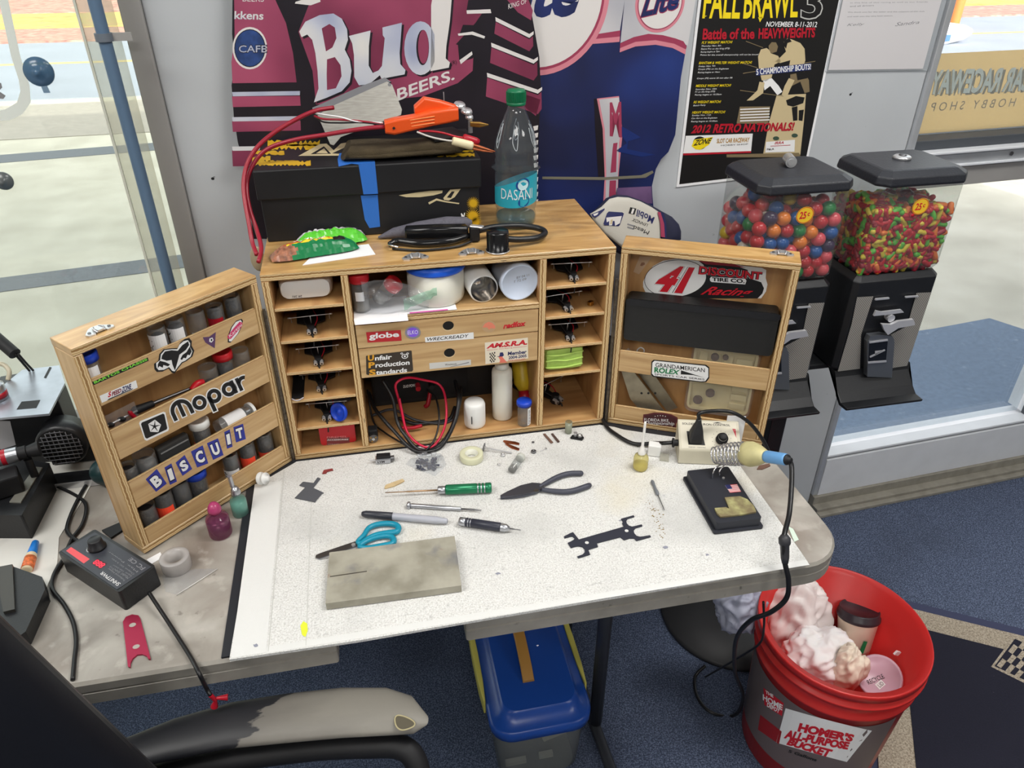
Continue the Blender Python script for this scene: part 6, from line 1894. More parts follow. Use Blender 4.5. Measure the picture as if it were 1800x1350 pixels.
# water bottle
P = Vector((0.4275,0.147,H)); P = onz(905,386,H) ; P = Vector((0.4285,0.138,H))
petm = clear('pet_bottle',(238,242,244),0.05,(200,210,216),0.04)
t = thing('water_bottle','clear water bottle with green cap and blue DASANI label','bottle',P)
prof = [(r_*1.15 if z_<0.15 else r_*(1.15-(z_-0.15)*2.6),z_)for r_,z_ in[(0.020,0.0006),(0.0265,0.002),(0.0300,0.008),(0.0310,0.020),(0.0290,0.030),(0.0310,0.036),(0.0315,0.050),(0.0315,0.094),(0.0300,0.098),(0.0366,0.103),(0.0300,0.109),(0.0320,0.114),(0.0300,0.121),(0.0322,0.128),(0.0310,0.142),(0.0270,0.160),(0.0215,0.178),(0.0165,0.192),(0.0140,0.200),(0.0135,0.206)]]
b = MB(); b.shell(prof,petm,40); b.shell([(0.0004,0.006),(0.012,0.004),(0.020,0.0006)],petm,40)
for k in range(6):
 a = k * PI / 3 + 0.3
 b.tube([(0.0243*math.cos(a),0.0243*math.sin(a),0.176),(0.0308*math.cos(a+.12),0.0308*math.sin(a+.12),0.160),(0.0360*math.cos(a+.05),0.0360*math.sin(a+.05),0.138),(0.0336*math.cos(a-.14),0.0336*math.sin(a-.14),0.150),(0.0262*math.cos(a-.10),0.0262*math.sin(a-.10),0.170)],0.0006,mat('pet_highlight_ridge',(214,220,224),0.1,alpha=0.7),seg=5)
b.build('bottle',t)
b = MB(); b.lathe([(0.0150,0.203),(0.0158,0.204),(0.0158,0.2085)],mat('green_cap',(12,108,70),0.4),32)
for k in range(40):
 a = 2 * PI * k / 40; b.cyl((0.0155*math.cos(a),0.0155*math.sin(a),0.209),(0.0155*math.cos(a),0.0155*math.sin(a),0.224),0.0010,MATS['green_cap'],seg=5)
b.lathe([(0.0152,0.209),(0.0152,0.224),(0.0140,0.227),(0.0004,0.2275)],MATS['green_cap'],32); b.build('cap',t)
lb_m = mat('turquoise_label',(46,164,186),0.35); lbw = mat('label_white',(228,236,240),0.4); lbn = mat('label_navy',(24,70,140),0.4)
def wrap(b,tris,m_,r,zc,ang0,layer):
 vs, fs = tris
 b.add([((r+layer*.0002)*math.cos(ang0+x/r),(r+layer*.0002)*math.sin(ang0+x/r),zc+z)for x,z in vs],fs,m_)
d_ = CAM - P; A0 = math.atan2(d_.y,d_.x)
b = MB(); n_ = 48; vs = []
for k in range(n_+1):
 a = 2 * PI * k / n_
 zt = 0.082 + 0.014 * math.sin(a*1.0-A0+0.4)
 for z in (0.046+0.005*math.sin(a-A0-1.0),zt): vs.append((0.0366*math.cos(a),0.0366*math.sin(a),z))
b.add(vs,[(2*k,2*k+2,2*k+3,2*k+1)for k in range(n_)],lb_m,True)
tv, tf = text_mesh('DASANI',0,-0.005,1)
wrap(b,([((x-.5)*0.058+0.002,(y)*0.018)for x,y in tv],tf),lbw,0.0366,0.056,A0,2)
def epoly(cx,cz,rx,rz_,rot=0.4,n=20): return [(cx+rx*math.cos(a)*math.cos(rot)-rz_*math.sin(a)*math.sin(rot),cz+rx*math.cos(a)*math.sin(rot)+rz_*math.sin(a)*math.cos(rot))for a in[2*PI*k/n for k in range(n)]]
for (cx,cz,rx,rz_,m_,ly) in ((0.012,0.026,0.0125,0.0105,lbn,2),(0.0125,0.025,0.0095,0.0085,mat('pale_aqua',(190,224,230),0.4),3),(0.014,-0.004,0.0105,0.0085,lbn,1),(0.015,-0.003,0.0075,0.006,lb_m,2)):
 wrap(b,(epoly(cx,cz,rx,rz_),[tuple(range(20))]),m_,0.0366,0.056,A0,ly)
b.build('label',t)
b = MB(); b.lathe([(0.020,0.0014),(0.032,0.006),(0.0342,0.018),(0.0330,0.0215),(0.0004,0.0216)],clear('water',(206,226,232),0.12,(120,160,170),0.02),32); b.build('water',t)

# grey wedge handle, controller with hose, plug, snack wrapper, paper
CH = Plane((0,0,H),(1,0,0),(0,1,0))
def HZ(u,v,z): return onz(u,v,H+z)
t = thing('grey_pouch','grey tapered mesh pouch leaning against the black carton','pouch',HZ(720,412,0))
b = MB(); rings = []
for (u,v,w_,z) in ((664,413,.003,.004),(690,402,.014,.010),(730,391,.022,.013),(780,382,.024,.017),(812,377,.018,.018),(822,376,.008,.018)):
 P_ = HZ(u,v,z); P_.y = min(P_.y,0.112); rings.append([P_+Vector((0,x_,y_))for x_,y_ in[(w_*.55*math.cos(a),w_*.62*math.sin(a))for a in[2*PI*k/14 for k in range(14)]]])
b.loft(rings,mat('grey_mesh',(92,90,100),0.7,var=0.15,scale=200,bump=0.5,bscale=600)); b.build('body',t,True)
t = thing('slot_controller','black hand controller lying behind the cabinet latches','controller',HZ(765,408,0))
b = MB(); P0, P1 = HZ(712,410,.014), HZ(822,406,.016)
b.loft([[P0.lerp(P1,f)+Vector((0,x_*k,y_*k))for x_,y_ in rrect(0.024,0.024,0.006)]for f,k in((0,.6),(0.03,.92),(.5,1),(.97,.92),(1,.7))],mat('glossy_black',(20,20,22),0.2)); b.build('handle',t,True)
b = MB(); P0, P1 = HZ(690,432,.008), HZ(822,420,.008)
b.tube([HZ(684,430,.006),HZ(700,424,.008),HZ(740,428,.007),HZ(790,424,.008),HZ(826,414,.010)],lambda f:0.0045+.002*math.sin(f*PI),mat('glossy_black2',(24,24,26),0.15),seg=10); b.tube([HZ(690,437,.003),HZ(740,440,.003),HZ(800,434,.003),HZ(830,424,.005)],0.0022,rubber,seg=8); b.build('trigger_frame',t,True)
b = MB(); b.tube([HZ(683,430,.008),HZ(690,432,.009),HZ(700,435,.006)],0.0018,chrome,seg=6); b.build('metal_tip',t,True)
b = MB(); b.cbox(HZ(834,410,.014),(0.016,0.018,0.024),dblack); b.cbox(HZ(838,398,.026),(0.024,0.010,0.004),steel,Matrix.Rotation(-.5,3,'Z')); b.build('wiper_block',t,True,bevel=0.002)
b = MB(); b.tube([HZ(842,405,.020),HZ(870,399,.020),HZ(910,397,.016),HZ(945,401,.012),HZ(958,409,.010),HZ(945,418,.010),HZ(915,421,.012),HZ(890,420,.016)],0.0052,rubber,seg=12,n=8); b.build('hose',t,True)
P = HZ(875,441,0); t = thing('black_canister','small glossy black canister at the end of the hose','canister',P)
b = MB(); b.lathe([(0.0185,0.0004),(0.0195,0.001),(0.0195,0.003),(0.0178,0.004),(0.0182,0.032),(0.0175,0.0345),(0.0004,0.035)],mat('glossy_black',(20,20,22),0.2),36); b.build('body',t)
b = MB(); b.lathe([(0.0197,0.0006),(0.0200,0.0018),(0.0197,0.003)],steel,36); b.build('base_ring',t)
b = MB(); b.tube([HZ(768,395,.001),HZ(768,380,0.02)],0.001,rubber,n=1)
# wrappers
def wrapper(nm,lb,cpx,L,W,rz_,hgt,cols,seed):
 P = HZ(*cpx,0); t = thing(nm,lb,'wrapper',P,rz_)
 rnd = random.Random(seed)
 def f(u,v):
  x = (u-.5) * L; w_ = W * (1-.35*abs(2*u-1)**6); y = (v-.5) * w_
  e_ = max(0,1-abs(2*u-1)**5) * max(0,1-abs(2*v-1)**2.4)
  return (x,y,0.0008+hgt*e_+0.0055*abs(noise.noise((u*11+seed,v*9,seed)))*(.3+e_)+.0012)
 b = MB(); nu, nv = 36, 12
 vs = [f(i/nu,j/nv)for j in range(nv+1)for i in range(nu+1)]
 for j in range(nv):
  for i in range(nu):
   b.add([vs[j*(nu+1)+i],vs[j*(nu+1)+i+1],vs[(j+1)*(nu+1)+i+1],vs[(j+1)*(nu+1)+i]],[(0,1,2,3)],cols(i/nu,j/nv),True)
 b.build('film',t)
 return t, f
gg = mat('green_wrapper',(24,120,70),0.25); g2 = mat('bright_green_wrapper',(92,196,56),0.25); gy = mat('yellow_wrapper',(226,206,50),0.3); orr = mat('orange_wrapper',(206,88,40),0.3); nt_ = mat('nut_brown',(150,98,74),0.35,var=0.5,scale=140); wh = mat('foil_white',(206,204,208),0.25); dkc = mat('choc_dark',(40,34,34),0.3)
b = MB(); b.prism([tuple(HZ(*q,0).xy)for q in((532,467),(660,448),(648,430),(560,440))],H+0.0003,H+0.0011,paper); tag(b.build('paper_note'),'white paper under the snack wrappers on the cabinet','paper')
b1, f1 = wrapper('wrapper','bright green and white wrapper with bar code behind the darker one',(582,427),0.118,0.046,math.radians(9),0.019,lambda u,v:wh if v>.42 else g2,3)
b1.location.z += 0.0012
b = MB()
for k in range(11):
 u0 = .68 + k * .022
 b.add([Vector(f1(u0,.50))+Vector((0,0,.0012)),Vector(f1(u0+.010+.005*(k%3==0),.50))+Vector((0,0,.0012)),Vector(f1(u0+.010+.005*(k%3==0),.74))+Vector((0,0,.0016)),Vector(f1(u0,.74))+Vector((0,0,.0016))],[(0,1,2,3)],ink)
b.build('bar_code',b1)
w2, f2 = wrapper('wrapper','dark green snack wrapper with nut picture, nearest the cabinet edge',(554,446),0.140,0.044,math.radians(13),0.019,lambda u,v:nt_ if u<.22+.06*math.sin(v*9)else(dkc if u>.72 and u<.84 and v>.3 else(orr if .42<v<.68 and u<.68 else(gy if .34<v<.76 and u<.72 else gg))),8)
w2.location.z += 0.0014
b = MB(); tv, tf = text_mesh('PEANUT BUTTER',0.1,0.02,1); b.add([Vector(f2(.28+.36*x,.46+.14*y))+Vector((0,0,.0016))for x,y in tv],tf,inkw); b.build('print',w2)
# beige pad hanging behind the cabinet's left edge
b = MB(); P_ = ony(448,455,0.10); b.ell((-0.013,0.10,P_.z),(0.0115,0.004,0.022),mat('beige_rubber',(158,146,122),0.5),18,12); b.cyl((-0.010,0.10,P_.z-.03),(-0.002,0.10,P_.z-.02),0.003,dblack); b.cyl((-0.010,0.10,0.0),(-0.010,0.10,P_.z-.02),0.0028,dblack)
tag(b.build('beige_paddle'),'beige rubber paddle standing behind the left edge of the cabinet','paddle')

# ================================================================ ON THE WALL
PO = WALL.shift(0.0022)
def onwall(nm,lb,cat,base,m_,z0=None,th=0.002,off=0.0003,pts2=None):
 """flat sheet on the wall, outline sighted"""
 S_ = WALL.shift(off)
 b = MB(); b.slab(S_,pts2 if pts2 else[S_.px(*q)for q in base],m_,0,th); o = b.build(nm); tag(o,lb,cat)
 return o, S_.shift(th)
K4p = crop(1180,0,3.9719)
o, S_ = onwall('boxing_poster','black FALL BRAWL racing poster with white border','poster',None,paper,pts2=[(-0.583,0.316),(-0.262,0.326),(-0.262,0.78),(-0.583,0.78)])
b = MB(); pb = mat('poster_black',(30,29,29),0.35); py = mat('poster_yellow',(240,214,30),0.45); prd = mat('poster_red',(176,26,44),0.45); sepia = mat('poster_sepia',(202,184,144),0.45); sep2 = mat('poster_sepia_shade',(128,112,84),0.45); sky_ = mat('poster_navy',(44,56,110),0.45)
b.dpoly(S_,[(-0.577,0.322),(-0.268,0.332),(-0.268,0.775),(-0.577,0.775)],pb,1)
qtext(b,S_,'FALL',K4p((215,128),(475,130),(500,-110),(240,-110)),py,3,bold=0.02); qtext(b,S_,'BRAWL',K4p((500,132),(880,122),(890,-100),(520,-110)),py,3,bold=0.02)
for q in (((605,120),(640,118),(618,155)),((228,110),(250,110),(212,126))): b.dpx(S_,K4p(*q),py,3)
qtext(b,S_,'3',K4p((900,138),(1052,138),(1070,-110),(905,-110)),mat('light_grey_ink',(190,190,186),0.5),3,bold=0.03); qtext(b,S_,'3',K4p((908,128),(1044,128),(1060,-100),(915,-100)),pb,4,bold=0.01)
qtext(b,S_,'NOVEMBER 8-11-2012',K4p((658,186),(1016,190),(1018,152),(662,150)),inkw,3,shear=0.2,bold=0.01)
# boxers: sepia figures
for pts, m_, ly in ((((605,395),(625,345),(665,335),(685,350),(695,372),(745,390),(765,430),(720,450),(700,540),(660,570),(630,560),(610,470)),sepia,3),(((678,320),(700,294),(730,296),(744,325),(735,360),(700,372),(682,350)),sep2,4),
(((785,290),(810,268),(840,275),(900,300),(930,340),(935,420),(920,470),(870,500),(820,470),(830,420),(760,440),(720,430),(760,400),(800,360),(790,330)),sepia,3),(((786,282),(822,266),(840,290),(810,300),(800,340),(786,320)),pb,5),
(((640,560),(700,545),(750,600),(775,640),(740,665),(690,600),(650,630)),inkw,3),(((615,570),(650,575),(640,650),(570,700),(525,702),(560,670),(600,630)),sepia,4),
(((830,520),(930,500),(960,560),(965,640),(930,650),(900,570),(840,600),(830,560)),sep2,3),(((820,545),(860,560),(830,620),(800,690),(770,660),(790,600)),sepia,4),(((870,505),(950,500),(950,545),(880,560)),pb,5)):
 b.dpx(S_,K4p(*pts),m_,ly)
for k, (p,q) in enumerate((((500,510),(1005,425)),((480,628),(790,670)),((520,285),(640,330)),((500,440),(600,470)))):
 b.dpx(S_,K4p(p,q,(q[0],q[1]+5),(p[0],p[1]+5)),sep2,2)
b.dpx(S_,K4p((735,665),(940,655),(925,850),(900,1080),(640,1080),(680,860)),sepia,2); b.dpx(S_,K4p((478,745),(690,742),(675,865),(455,862)),sep2,2)
for k in range(5): b.dpx(S_,K4p((480,760+k*20),(685,752+k*20),(685,760+k*20),(480,768+k*20)),inkw,3)
for q in (((800,700),(870,670),(930,680),(920,720),(850,745),(810,735)),((840,750),(880,740),(880,840),(850,845)),((890,770),(925,765),(915,845),(888,840))): b.dpx(S_,K4p(*q),pb,3)
qtext(b,S_,'Battle of the',K4p((215,278),(578,272),(582,196),(222,198)),prd,6,bold=0.03); qtext(b,S_,'HEAVYWEIGHTS',K4p((606,272),(1000,262),(1006,192),(610,196)),prd,6,bold=0.04)
b.dpx(S_,K4p((588,482),(975,440),(975,488),(590,528)),sky_,6); qtext(b,S_,'5 CHAMPIONSHIP BOUTS!',K4p((592,524),(972,484),(974,444),(592,480)),inkw,7,bold=0.02)
for y, txt, x1 in ((306,'FLY WEIGHT MATCH!',424),(448,'BANTAM & WELTER WEIGHT MATCH!',560),(608,'MIDDLE WEIGHT MATCH!',414),(722,'RS WEIGHT MATCH!',344),(794,'HEAVY WEIGHT MATCH!',374)):
 x0 = 210 - (y-306) * 0.137
 qtext(b,S_,txt,K4p((x0,y),(x1,y-4),(x1+3,y-22),(x0+3,y-18)),py,6,shear=0.2,bold=0.01)
for y, txt, x1 in ((330,'Thursday: Nov. 8th',345),(350,'Retro Pro on the King (ITS)',404),(371,'Racing begins at 7pm',336),(392,'Points for the overall championship will not be issued',606),(472,'Friday: Nov. 9th',305),(491,'Coupe (FR) on the Engleman',398),(514,'Racing begins at 10am',336),(555,'Coupe (PE) starts 30 min after FR',424),(632,'Saturday: Nov. 10th',314),(650,'F1 on the King (ITS)',303),(670,'Racing begins at 10:30am',348),(745,'Bench Party',238),(814,'Sunday: Nov. 11th',274),(834,'Can Am on the Engleman',318),(856,'Racing begins at 10:30am',320)):
 x0 = 208 - (y-330) * 0.137
 qtext(b,S_,txt,K4p((x0,y),(x1,y-4),(x1+2,y-18),(x0+2,y-14)),inkw,6,shear=0.2)
qtext(b,S_,'2012',K4p((135,932),(270,926),(278,868),(148,874)),prd,6,shear=0.2,bold=0.04); qtext(b,S_,'RETRO NATIONALS!',K4p((286,930),(855,912),(862,852),(296,864)),prd,6,shear=0.2,bold=0.04)
b.dpx(S_,K4p((100,948),(568,932),(555,1062),(82,1070)),inkw,5); b.dpx(S_,K4p((82,1070),(555,1054),(555,1066),(82,1084)),prd,6)
b.dpx(S_,K4p(*pell((198,998),48,46,20)),ink,6); b.dpx(S_,K4p((140,1020),(158,975),(290,955),(262,1010),(200,1046),(168,1042)),py,7); qtext(b,S_,'ZONE',K4p((150,1018),(270,1000),(286,960),(165,978)),ink,8,shear=0.2,bold=0.03)
qtext(b,S_,'SLOT CAR RACEWAY',K4p((315,1000),(540,992),(548,958),(318,968)),mat('poster_gold',(176,132,50),0.5),7,bold=0.03); qtext(b,S_,'HOBBY SHOP',K4p((345,1020),(535,1010),(535,1000),(345,1010)),ink,7)
b.dpx(S_,K4p((660,990),(862,975),(858,1058),(655,1064)),inkw,6); qtext(b,S_,'IRRA',K4p((718,1008),(782,1004),(786,985),(722,988)),prd,7,shear=0.2,bold=0.03); qtext(b,S_,'P&LA',K4p((666,1050),(716,1046),(716,1032),(666,1036)),ink,7,bold=0.03)
b.dpx(S_,K4p((690,1018),(830,1010),(830,1014),(690,1022)),prd,7)
for q in ((730,965),(860,945)): b.dpx(S_,K4p(*pell(q,22,14,12)),mat('dark_green_print',(60,80,66),0.5),6)
b.dpx(S_,K4p((385,1078),(890,1066),(905,1096),(385,1098)),sep2,4)
q = b.build('print',o,True)
# letter in a plastic sleeve
o, S_ = onwall('framed_letter','white typed letter in a clear sleeve on the wall by the door','letter',None,clear('sleeve_edge',(240,242,244),0.3,(220,224,228)),pts2=[(-0.266,0.540),(-0.004,0.532),(-0.004,0.78),(-0.266,0.78)],th=0.003)
b = MB(); pw = mat('letter_paper',(208,205,207),0.5); b.dpoly(S_,[(-0.259,0.5435),(-0.017,0.536),(-0.017,0.778),(-0.259,0.778)],pw,1)
K5w = crop(1450,0,3.374)
for y, x0, x1, tx in ((18,150,610,'in this line of slot racing as well as our friends'),(38,148,290,'and all drivers'),(74,135,590,'We thank you for the letter and the support of the club'),(100,133,400,'and wish you the very best season')):
 qtext(b,S_,tx,K5w((x0,y+4),(x1,y-2),(x1,y-10),(x0,y-5)),inkgrey,2)
qtext(b,S_,'Kelly',K5w((130,160),(235,152),(235,136),(130,140)),inkgrey,2,shear=.4); qtext(b,S_,'Sandra',K5w((415,156),(560,140),(560,122),(420,132)),inkgrey,2,shear=.4)
b.build('print',o,True)
# two small holes and tape bits in the wall
for k, q in enumerate(((1495,166),(1211,48),(279,200),(374,314))):
 S_ = WALL.shift(0.0002); b = MB(); a = S_.px(*q); b.dell(S_,a,0.0030,0.0026,dblack,1); b.dell(S_,(a[0]+.003,a[1]+.003),0.002,0.0012,inkgrey,1)
 o = b.build('wall_hole'); struct(o)

# racing driver cut-out in the crimson shirt
SB = WALL.shift(0.026)
cut_k = mat('cutout_black',(26,20,30),0.5,var=0.25,scale=14); crim = ramp_mat('cutout_crimson',None,[(0.35,(118,44,72)),(0.5,(150,64,94)),(0.65,(166,76,106))],0.45,0,nscale=5,detail=2)
slv = ramp_mat('cutout_silver',None,[(0.35,(140,150,186)),(0.5,(196,200,214)),(0.62,(224,222,218))],0.45,0,nscale=6,detail=2); slw = mat('cutout_white',(222,218,216),0.45)
b = MB(); ol = [(410,-110),(408,60),(413,110),(407,150),(411,205),(418,250),(432,300),(445,420),(942,420),(946,300),(948,210),(952,178),(948,100),(934,20),(925,-110)]
b.slab(SB,[SB.px(*q)for q in ol],cut_k,-0.003,0.0)
cu = b.build('driver_cutout'); tag(cu,'cardboard cut-out of a driver in a crimson shirt lettered Bud','cutout')
b = MB(); D2 = lambda *p: [SB.px(*q)for q in C2(*p)]
def dp(pts,m_,ly): b.dpoly(SB,[SB.px(*q)for q in C2(*pts)],m_,ly)
dp(((32,-350),(265,-350),(270,0),(330,130),(370,300),(390,465),(28,470),(22,350),(40,200)),crim,1)
for y0, y1 in ((545,605),(685,745),(850,940)): dp(((25,y0),(412,y0-3),(414,y1-8),(30,y1)),crim,1)
for y in (520,662,828): dp(((25,y),(412,y-6),(408,y+18),(30,y+24)),slv,2)
dp(((410,-350),(1460,-350),(1490,0),(1400,130),(1290,250),(1390,290),(1385,400),(1300,470),(1100,545),(950,560),(700,560),(560,590),(500,590),(480,400),(400,180),(470,0)),crim,1)
dp(((300,0),(410,0),(390,180),(440,330),(480,600),(420,700),(400,400),(370,200)),cut_k,2)
for pts in (((1360,0),(1500,-10),(1480,50),(1350,60)),((1330,140),(1470,145),(1455,200),(1310,195)),((1300,240),(1420,235),(1400,300),(1385,330),(1310,350))): dp(pts,cut_k,2)
for pts in (((1350,58),(1485,52),(1490,74),(1352,78)),((1300,190),(1385,178),(1455,205),(1450,218),(1380,196),(1305,202)),((1310,340),(1380,290),(1384,308),(1318,362))): dp(pts,slw,3)
dp(((1560,-350),(1730,-350),(1700,0),(1725,60),(1715,115),(1640,70),(1580,0)),crim,1)
for y, d_ in ((110,0),(255,20),(425,40)):
 x0 = 1515 - d_ * 1.2; x1 = 1715 + d_ * 1.2
 dp(((x0,y+14),(x1-10,y+112),(x1+10,y+95),(x1+12,y+150+d_),(x1-10,y+180+d_),(x0-8,y+80+d_)),crim,1)
 dp(((x0-2,y-14),(x1-10,y+82),(x1+14,y+66),(x1+14,y+84),(x1-10,y+104),(x0,y+10)),slw,2)
b.dpoly(SB,[SB.px(*q)for q in((905,160),(950,175),(942,204),(925,190))],crim,1)
def glyph(pts,m_,ly): dp(pts,m_,ly)
Bp = ((405,178),(440,122),(520,85),(598,76),(645,105),(675,165),(680,225),(662,280),(690,335),(700,400),(690,465),(645,515),(560,552),(488,578),(498,545),(514,500),(508,400),(496,300),(478,225),(450,195),(418,210))
up_ = ((685,203),(808,172),(798,260),(797,370),(820,412),(852,398),(872,372),(888,215),(877,200),(875,155),(985,128),(972,300),(976,362),(1005,395),(1000,420),(870,445),(860,425),(800,476),(742,482),(716,435),(714,310),(704,245))
dpp = [(1090+92*math.cos(a),272+152*math.sin(a))for a in[math.radians(d)for d in range(30,331,15)]]
st_ = ((1150,30),(1165,-60),(1272,-80),(1256,120),(1236,260),(1232,330),(1256,352),(1250,382),(1146,402),(1150,200))
for dx, dy, m_, ly in ((12,10,cut_k,3),(0,0,slv,4)):
 for g in (Bp,up_,dpp,st_): glyph([(x+dx,y+dy)for x,y in g],m_ if g not in(st_,)or m_ is cut_k else slw,ly)
dp(((532,160),(575,135),(606,155),(615,215),(592,268),(556,290),(545,230)),crim,5); dp(((562,335),(606,322),(638,368),(644,430),(612,498),(562,508),(560,420)),crim,5)
dp([(1102+36*math.cos(a),268+100*math.sin(a))for a in[k*PI/12 for k in range(24)]],cut_k,5); dp([(1106+30*math.cos(a),264+96*math.sin(a))for a in[k*PI/12 for k in range(24)]],crim,6)
def qt(txt,quad,m_,ly,**k): qtext(b,SB,txt,C2(*quad),m_,ly,**k)
qt('BEERS.',((960,572),(1285,448),(1262,395),(940,508)),slw,3,shear=0.2,bold=0.02); qt('(R)',((1264,375),(1296,368),(1292,338),(1262,345)),cut_k,3)
qt('kkens',((38,108),(202,112),(205,66),(40,62)),slv,3,bold=0.02); qt('KING OF',((1586,52),(1690,18),(1690,-8),(1586,22)),slw,3)
qt('BEERS',((85,8),(205,10),(205,-22),(85,-22)),slv,3)
for k_, m_, ly in ((98,slw,2),(88,cut_k,3),(84,mat('globe_blue',(40,66,120),0.5,var=0.4,scale=60),4)): dp([(126+k_*math.cos(a),272+k_*1.22*math.sin(a))for a in[q*PI/14 for q in range(28)]],m_,ly)
qt('CAFE',((60,300),(224,300),(224,252),(60,252)),cut_k,5,bold=0.05); qt('CAFE',((64,296),(220,296),(220,256),(64,256)),slv,6,bold=0.01)
dp(((385,10),(450,-10),(520,-20),(525,10),(470,30),(380,20)),slw,3)
for k in range(11): b.dpoly(SB,[SB.px(*q)for q in((937+k%2,222+k*13),(946,220+k*13),(945,228+k*13),(939,230+k*13))],slw,3)
b.build('shirt_print',cu,True)
# second cut-out: white and navy suit
S2 = WALL.shift(0.012); C3w = crop(850,0,3.971)
nvy = ramp_mat('suit_navy',None,[(0.35,(24,30,66)),(0.5,(30,42,96)),(0.66,(36,58,128))],0.45,0,nscale=4,detail=2); swh = ramp_mat('suit_white',None,[(0.35,(176,176,184)),(0.5,(206,204,206))],0.45,0,nscale=4,detail=2); spk = mat('suit_pink',(212,132,146),0.45); scr = mat('suit_crimson',(158,60,88),0.45)
b = MB(); ol = [(930,-110),(1225,-110),(1222,0),(1207,80),(1197,136),(1187,237),(1175,267),(1162,280),(1153,297),(1146,327),(1147,345),(1152,400),(930,420)]
b.slab(S2,[S2.px(*q)for q in ol],nvy,-0.003,0.0)
cu = b.build('driver_cutout'); tag(cu,'cardboard cut-out of a driver in a white and navy suit','cutout')
b = MB()
def dw(pts,m_,ly): b.dpoly(S2,[S2.px(*q)for q in C3w(*pts)],m_,ly)
dw(((330,-440),(985,-440),(985,0),(950,225),(780,240),(740,330),(330,500)),swh,1)
dw(((985,-440),(1490,-440),(1480,0),(1425,320),(1330,270),(1200,240),(1050,258),(955,300),(985,0)),swh,1)
dw(((790,238),(955,212),(952,255),(775,272)),scr,2); dw(((775,272),(952,255),(948,292),(740,308)),spk,2)
dw(((953,302),(1050,258),(1150,236),(1250,245),(1340,268),(1395,288),(1418,325),(1412,345),(1330,305),(1200,280),(1060,292),(952,336)),scr,2)
dw(((952,336),(1060,292),(1200,280),(1330,305),(1412,345),(1408,380),(1320,335),(1200,312),(1060,324),(950,365)),spk,2)
def circ(cx,cy,r_,m_,ly,hole=None): b.dell(S2,S2.px(*C3w((cx,cy))[0]),r_,r_,m_,ly,n=56,hole=hole)
kk = (S2.px(*C3w((880,0))[0])[0]-S2.px(*C3w((400,0))[0])[0]) / 480
circ(395,-25,482*kk,spk,3); circ(395,-25,448*kk,scr,4); circ(395,-25,430*kk,slw,5)
qtext(b,S2,'Lite',C3w((60,130),(640,118),(720,-260),(120,-240)),nvy,6,bold=0.04,shear=0.1)
circ(1232,22,182*kk,spk,3); circ(1232,22,165*kk,scr,4); circ(1232,22,158*kk,slw,5)
qtext(b,S2,'Lite',C3w((1088,132),(1362,66),(1375,-90),(1130,-60)),scr,6,bold=0.06,shear=0.15); qtext(b,S2,'Lite',C3w((1094,124),(1356,60),(1370,-84),(1136,-56)),nvy,7,bold=0.03,shear=0.15)
dw(((790,688),(945,670),(970,930),(940,1240),(935,1420),(835,1420),(845,1240),(830,900)),spk,2); dw(((806,694),(945,680),(962,900),(945,1000),(930,1420),(850,1420),(856,1200),(845,900)),swh,3)
qtext(b,S2,'M',C3w((880,950),(965,960),(960,710),(880,715)),scr,4,bold=0.04); dw(((905,1000),(935,995),(930,1040),(925,1200),(885,1205),(900,1040)),scr,4); dw(((880,1260),(925,1258),(920,1420),(872,1420)),scr,4)
dw(((770,690),(792,688),(832,900),(845,1230),(800,1235),(778,900)),cut_k,2)
dw(((960,880),(1000,900),(1100,960),(1010,985),(1000,1040),(1200,1080),(1100,1095),(940,1060),(925,1050),(1000,1000),(955,940)),mat('suit_fold',(26,46,110),0.5),3)
dw(((930,1312),(1170,1300),(1178,1420),(905,1420)),ramp_mat('tinted_hand',None,[(0.4,(96,72,112)),(0.6,(122,92,134))],0.5,0,nscale=9),3)
dw(((410,1232),(845,1236),(1100,1222),(1178,1190),(1186,1205),(1130,1240),(845,1256),(410,1250)),mat('crease_grey',(120,116,100),0.6),4)
b.build('suit_print',cu,True)
# torn edge strip of the cut-out
# white racing cap behind the cabinet
t = thing('racing_cap','white racing cap lettered Mobil 1 upside down behind the cabinet','cap',(0.64,0.285,0.22))
C11 = crop(1030,330,9.474)
CP = Plane((0.64,0.30,0.25),(1,0.06,0),(0,0.35,0.94))
whc = mat('cap_white',(196,192,182),0.7,bump=0.1,bscale=300); dkc2 = mat('cap_navy',(36,38,62),0.7)
def dome(pts,m_,c0,c1,nm):
 q = [CP.px(*p)for p in C11(*pts)]
 cx = sum(a for a,_ in q) / len(q); cy = sum(a for _,a in q) / len(q)
 b = MB(); rings = []
 for k, (s_,h_) in enumerate(((1,c0),(.985,c0+(c1-c0)*.45),(.92,c0+(c1-c0)*.75),(.75,c0+(c1-c0)*.93),(.5,c1),(.2,c1))):
  rings.append([CP.w(cx+(a-cx)*s_,cy+(c-cy)*s_,h_)for a,c in q])
 b.loft(rings,m_,True,True); return b.build(nm,t,True)
dome(((20,520),(260,300),(380,170),(520,115),(700,130),(900,200),(1100,290),(1300,410),(1480,510),(1600,640),(1640,760),(1640,900),(1250,1100),(700,1150),(200,900)),dkc2,-0.020,-0.002,'underside')
dome(((60,430),(120,400),(250,320),(380,190),(520,160),(700,175),(900,245),(1080,340),(1200,420),(1240,600),(1250,830),(1240,1050),(700,1080),(300,760),(120,540)),whc,-0.001,0.006,'crown')
b = MB()
SC_ = CP.shift(0.0064)
for pts, m_ in ((((1185,425),(1235,430),(1300,620),(1318,850),(1250,840),(1235,600)),scr),(((1235,430),(1290,440),(1335,620),(1345,860),(1318,850),(1300,620)),nvy)): b.dpoly(SC_,[SC_.px(*q)for q in C11(*pts)],m_,1)
qtext(b,SC_,'Mobil',C11((1142,515),(850,372),(832,488),(1100,620)),nav,2,bold=0.02)
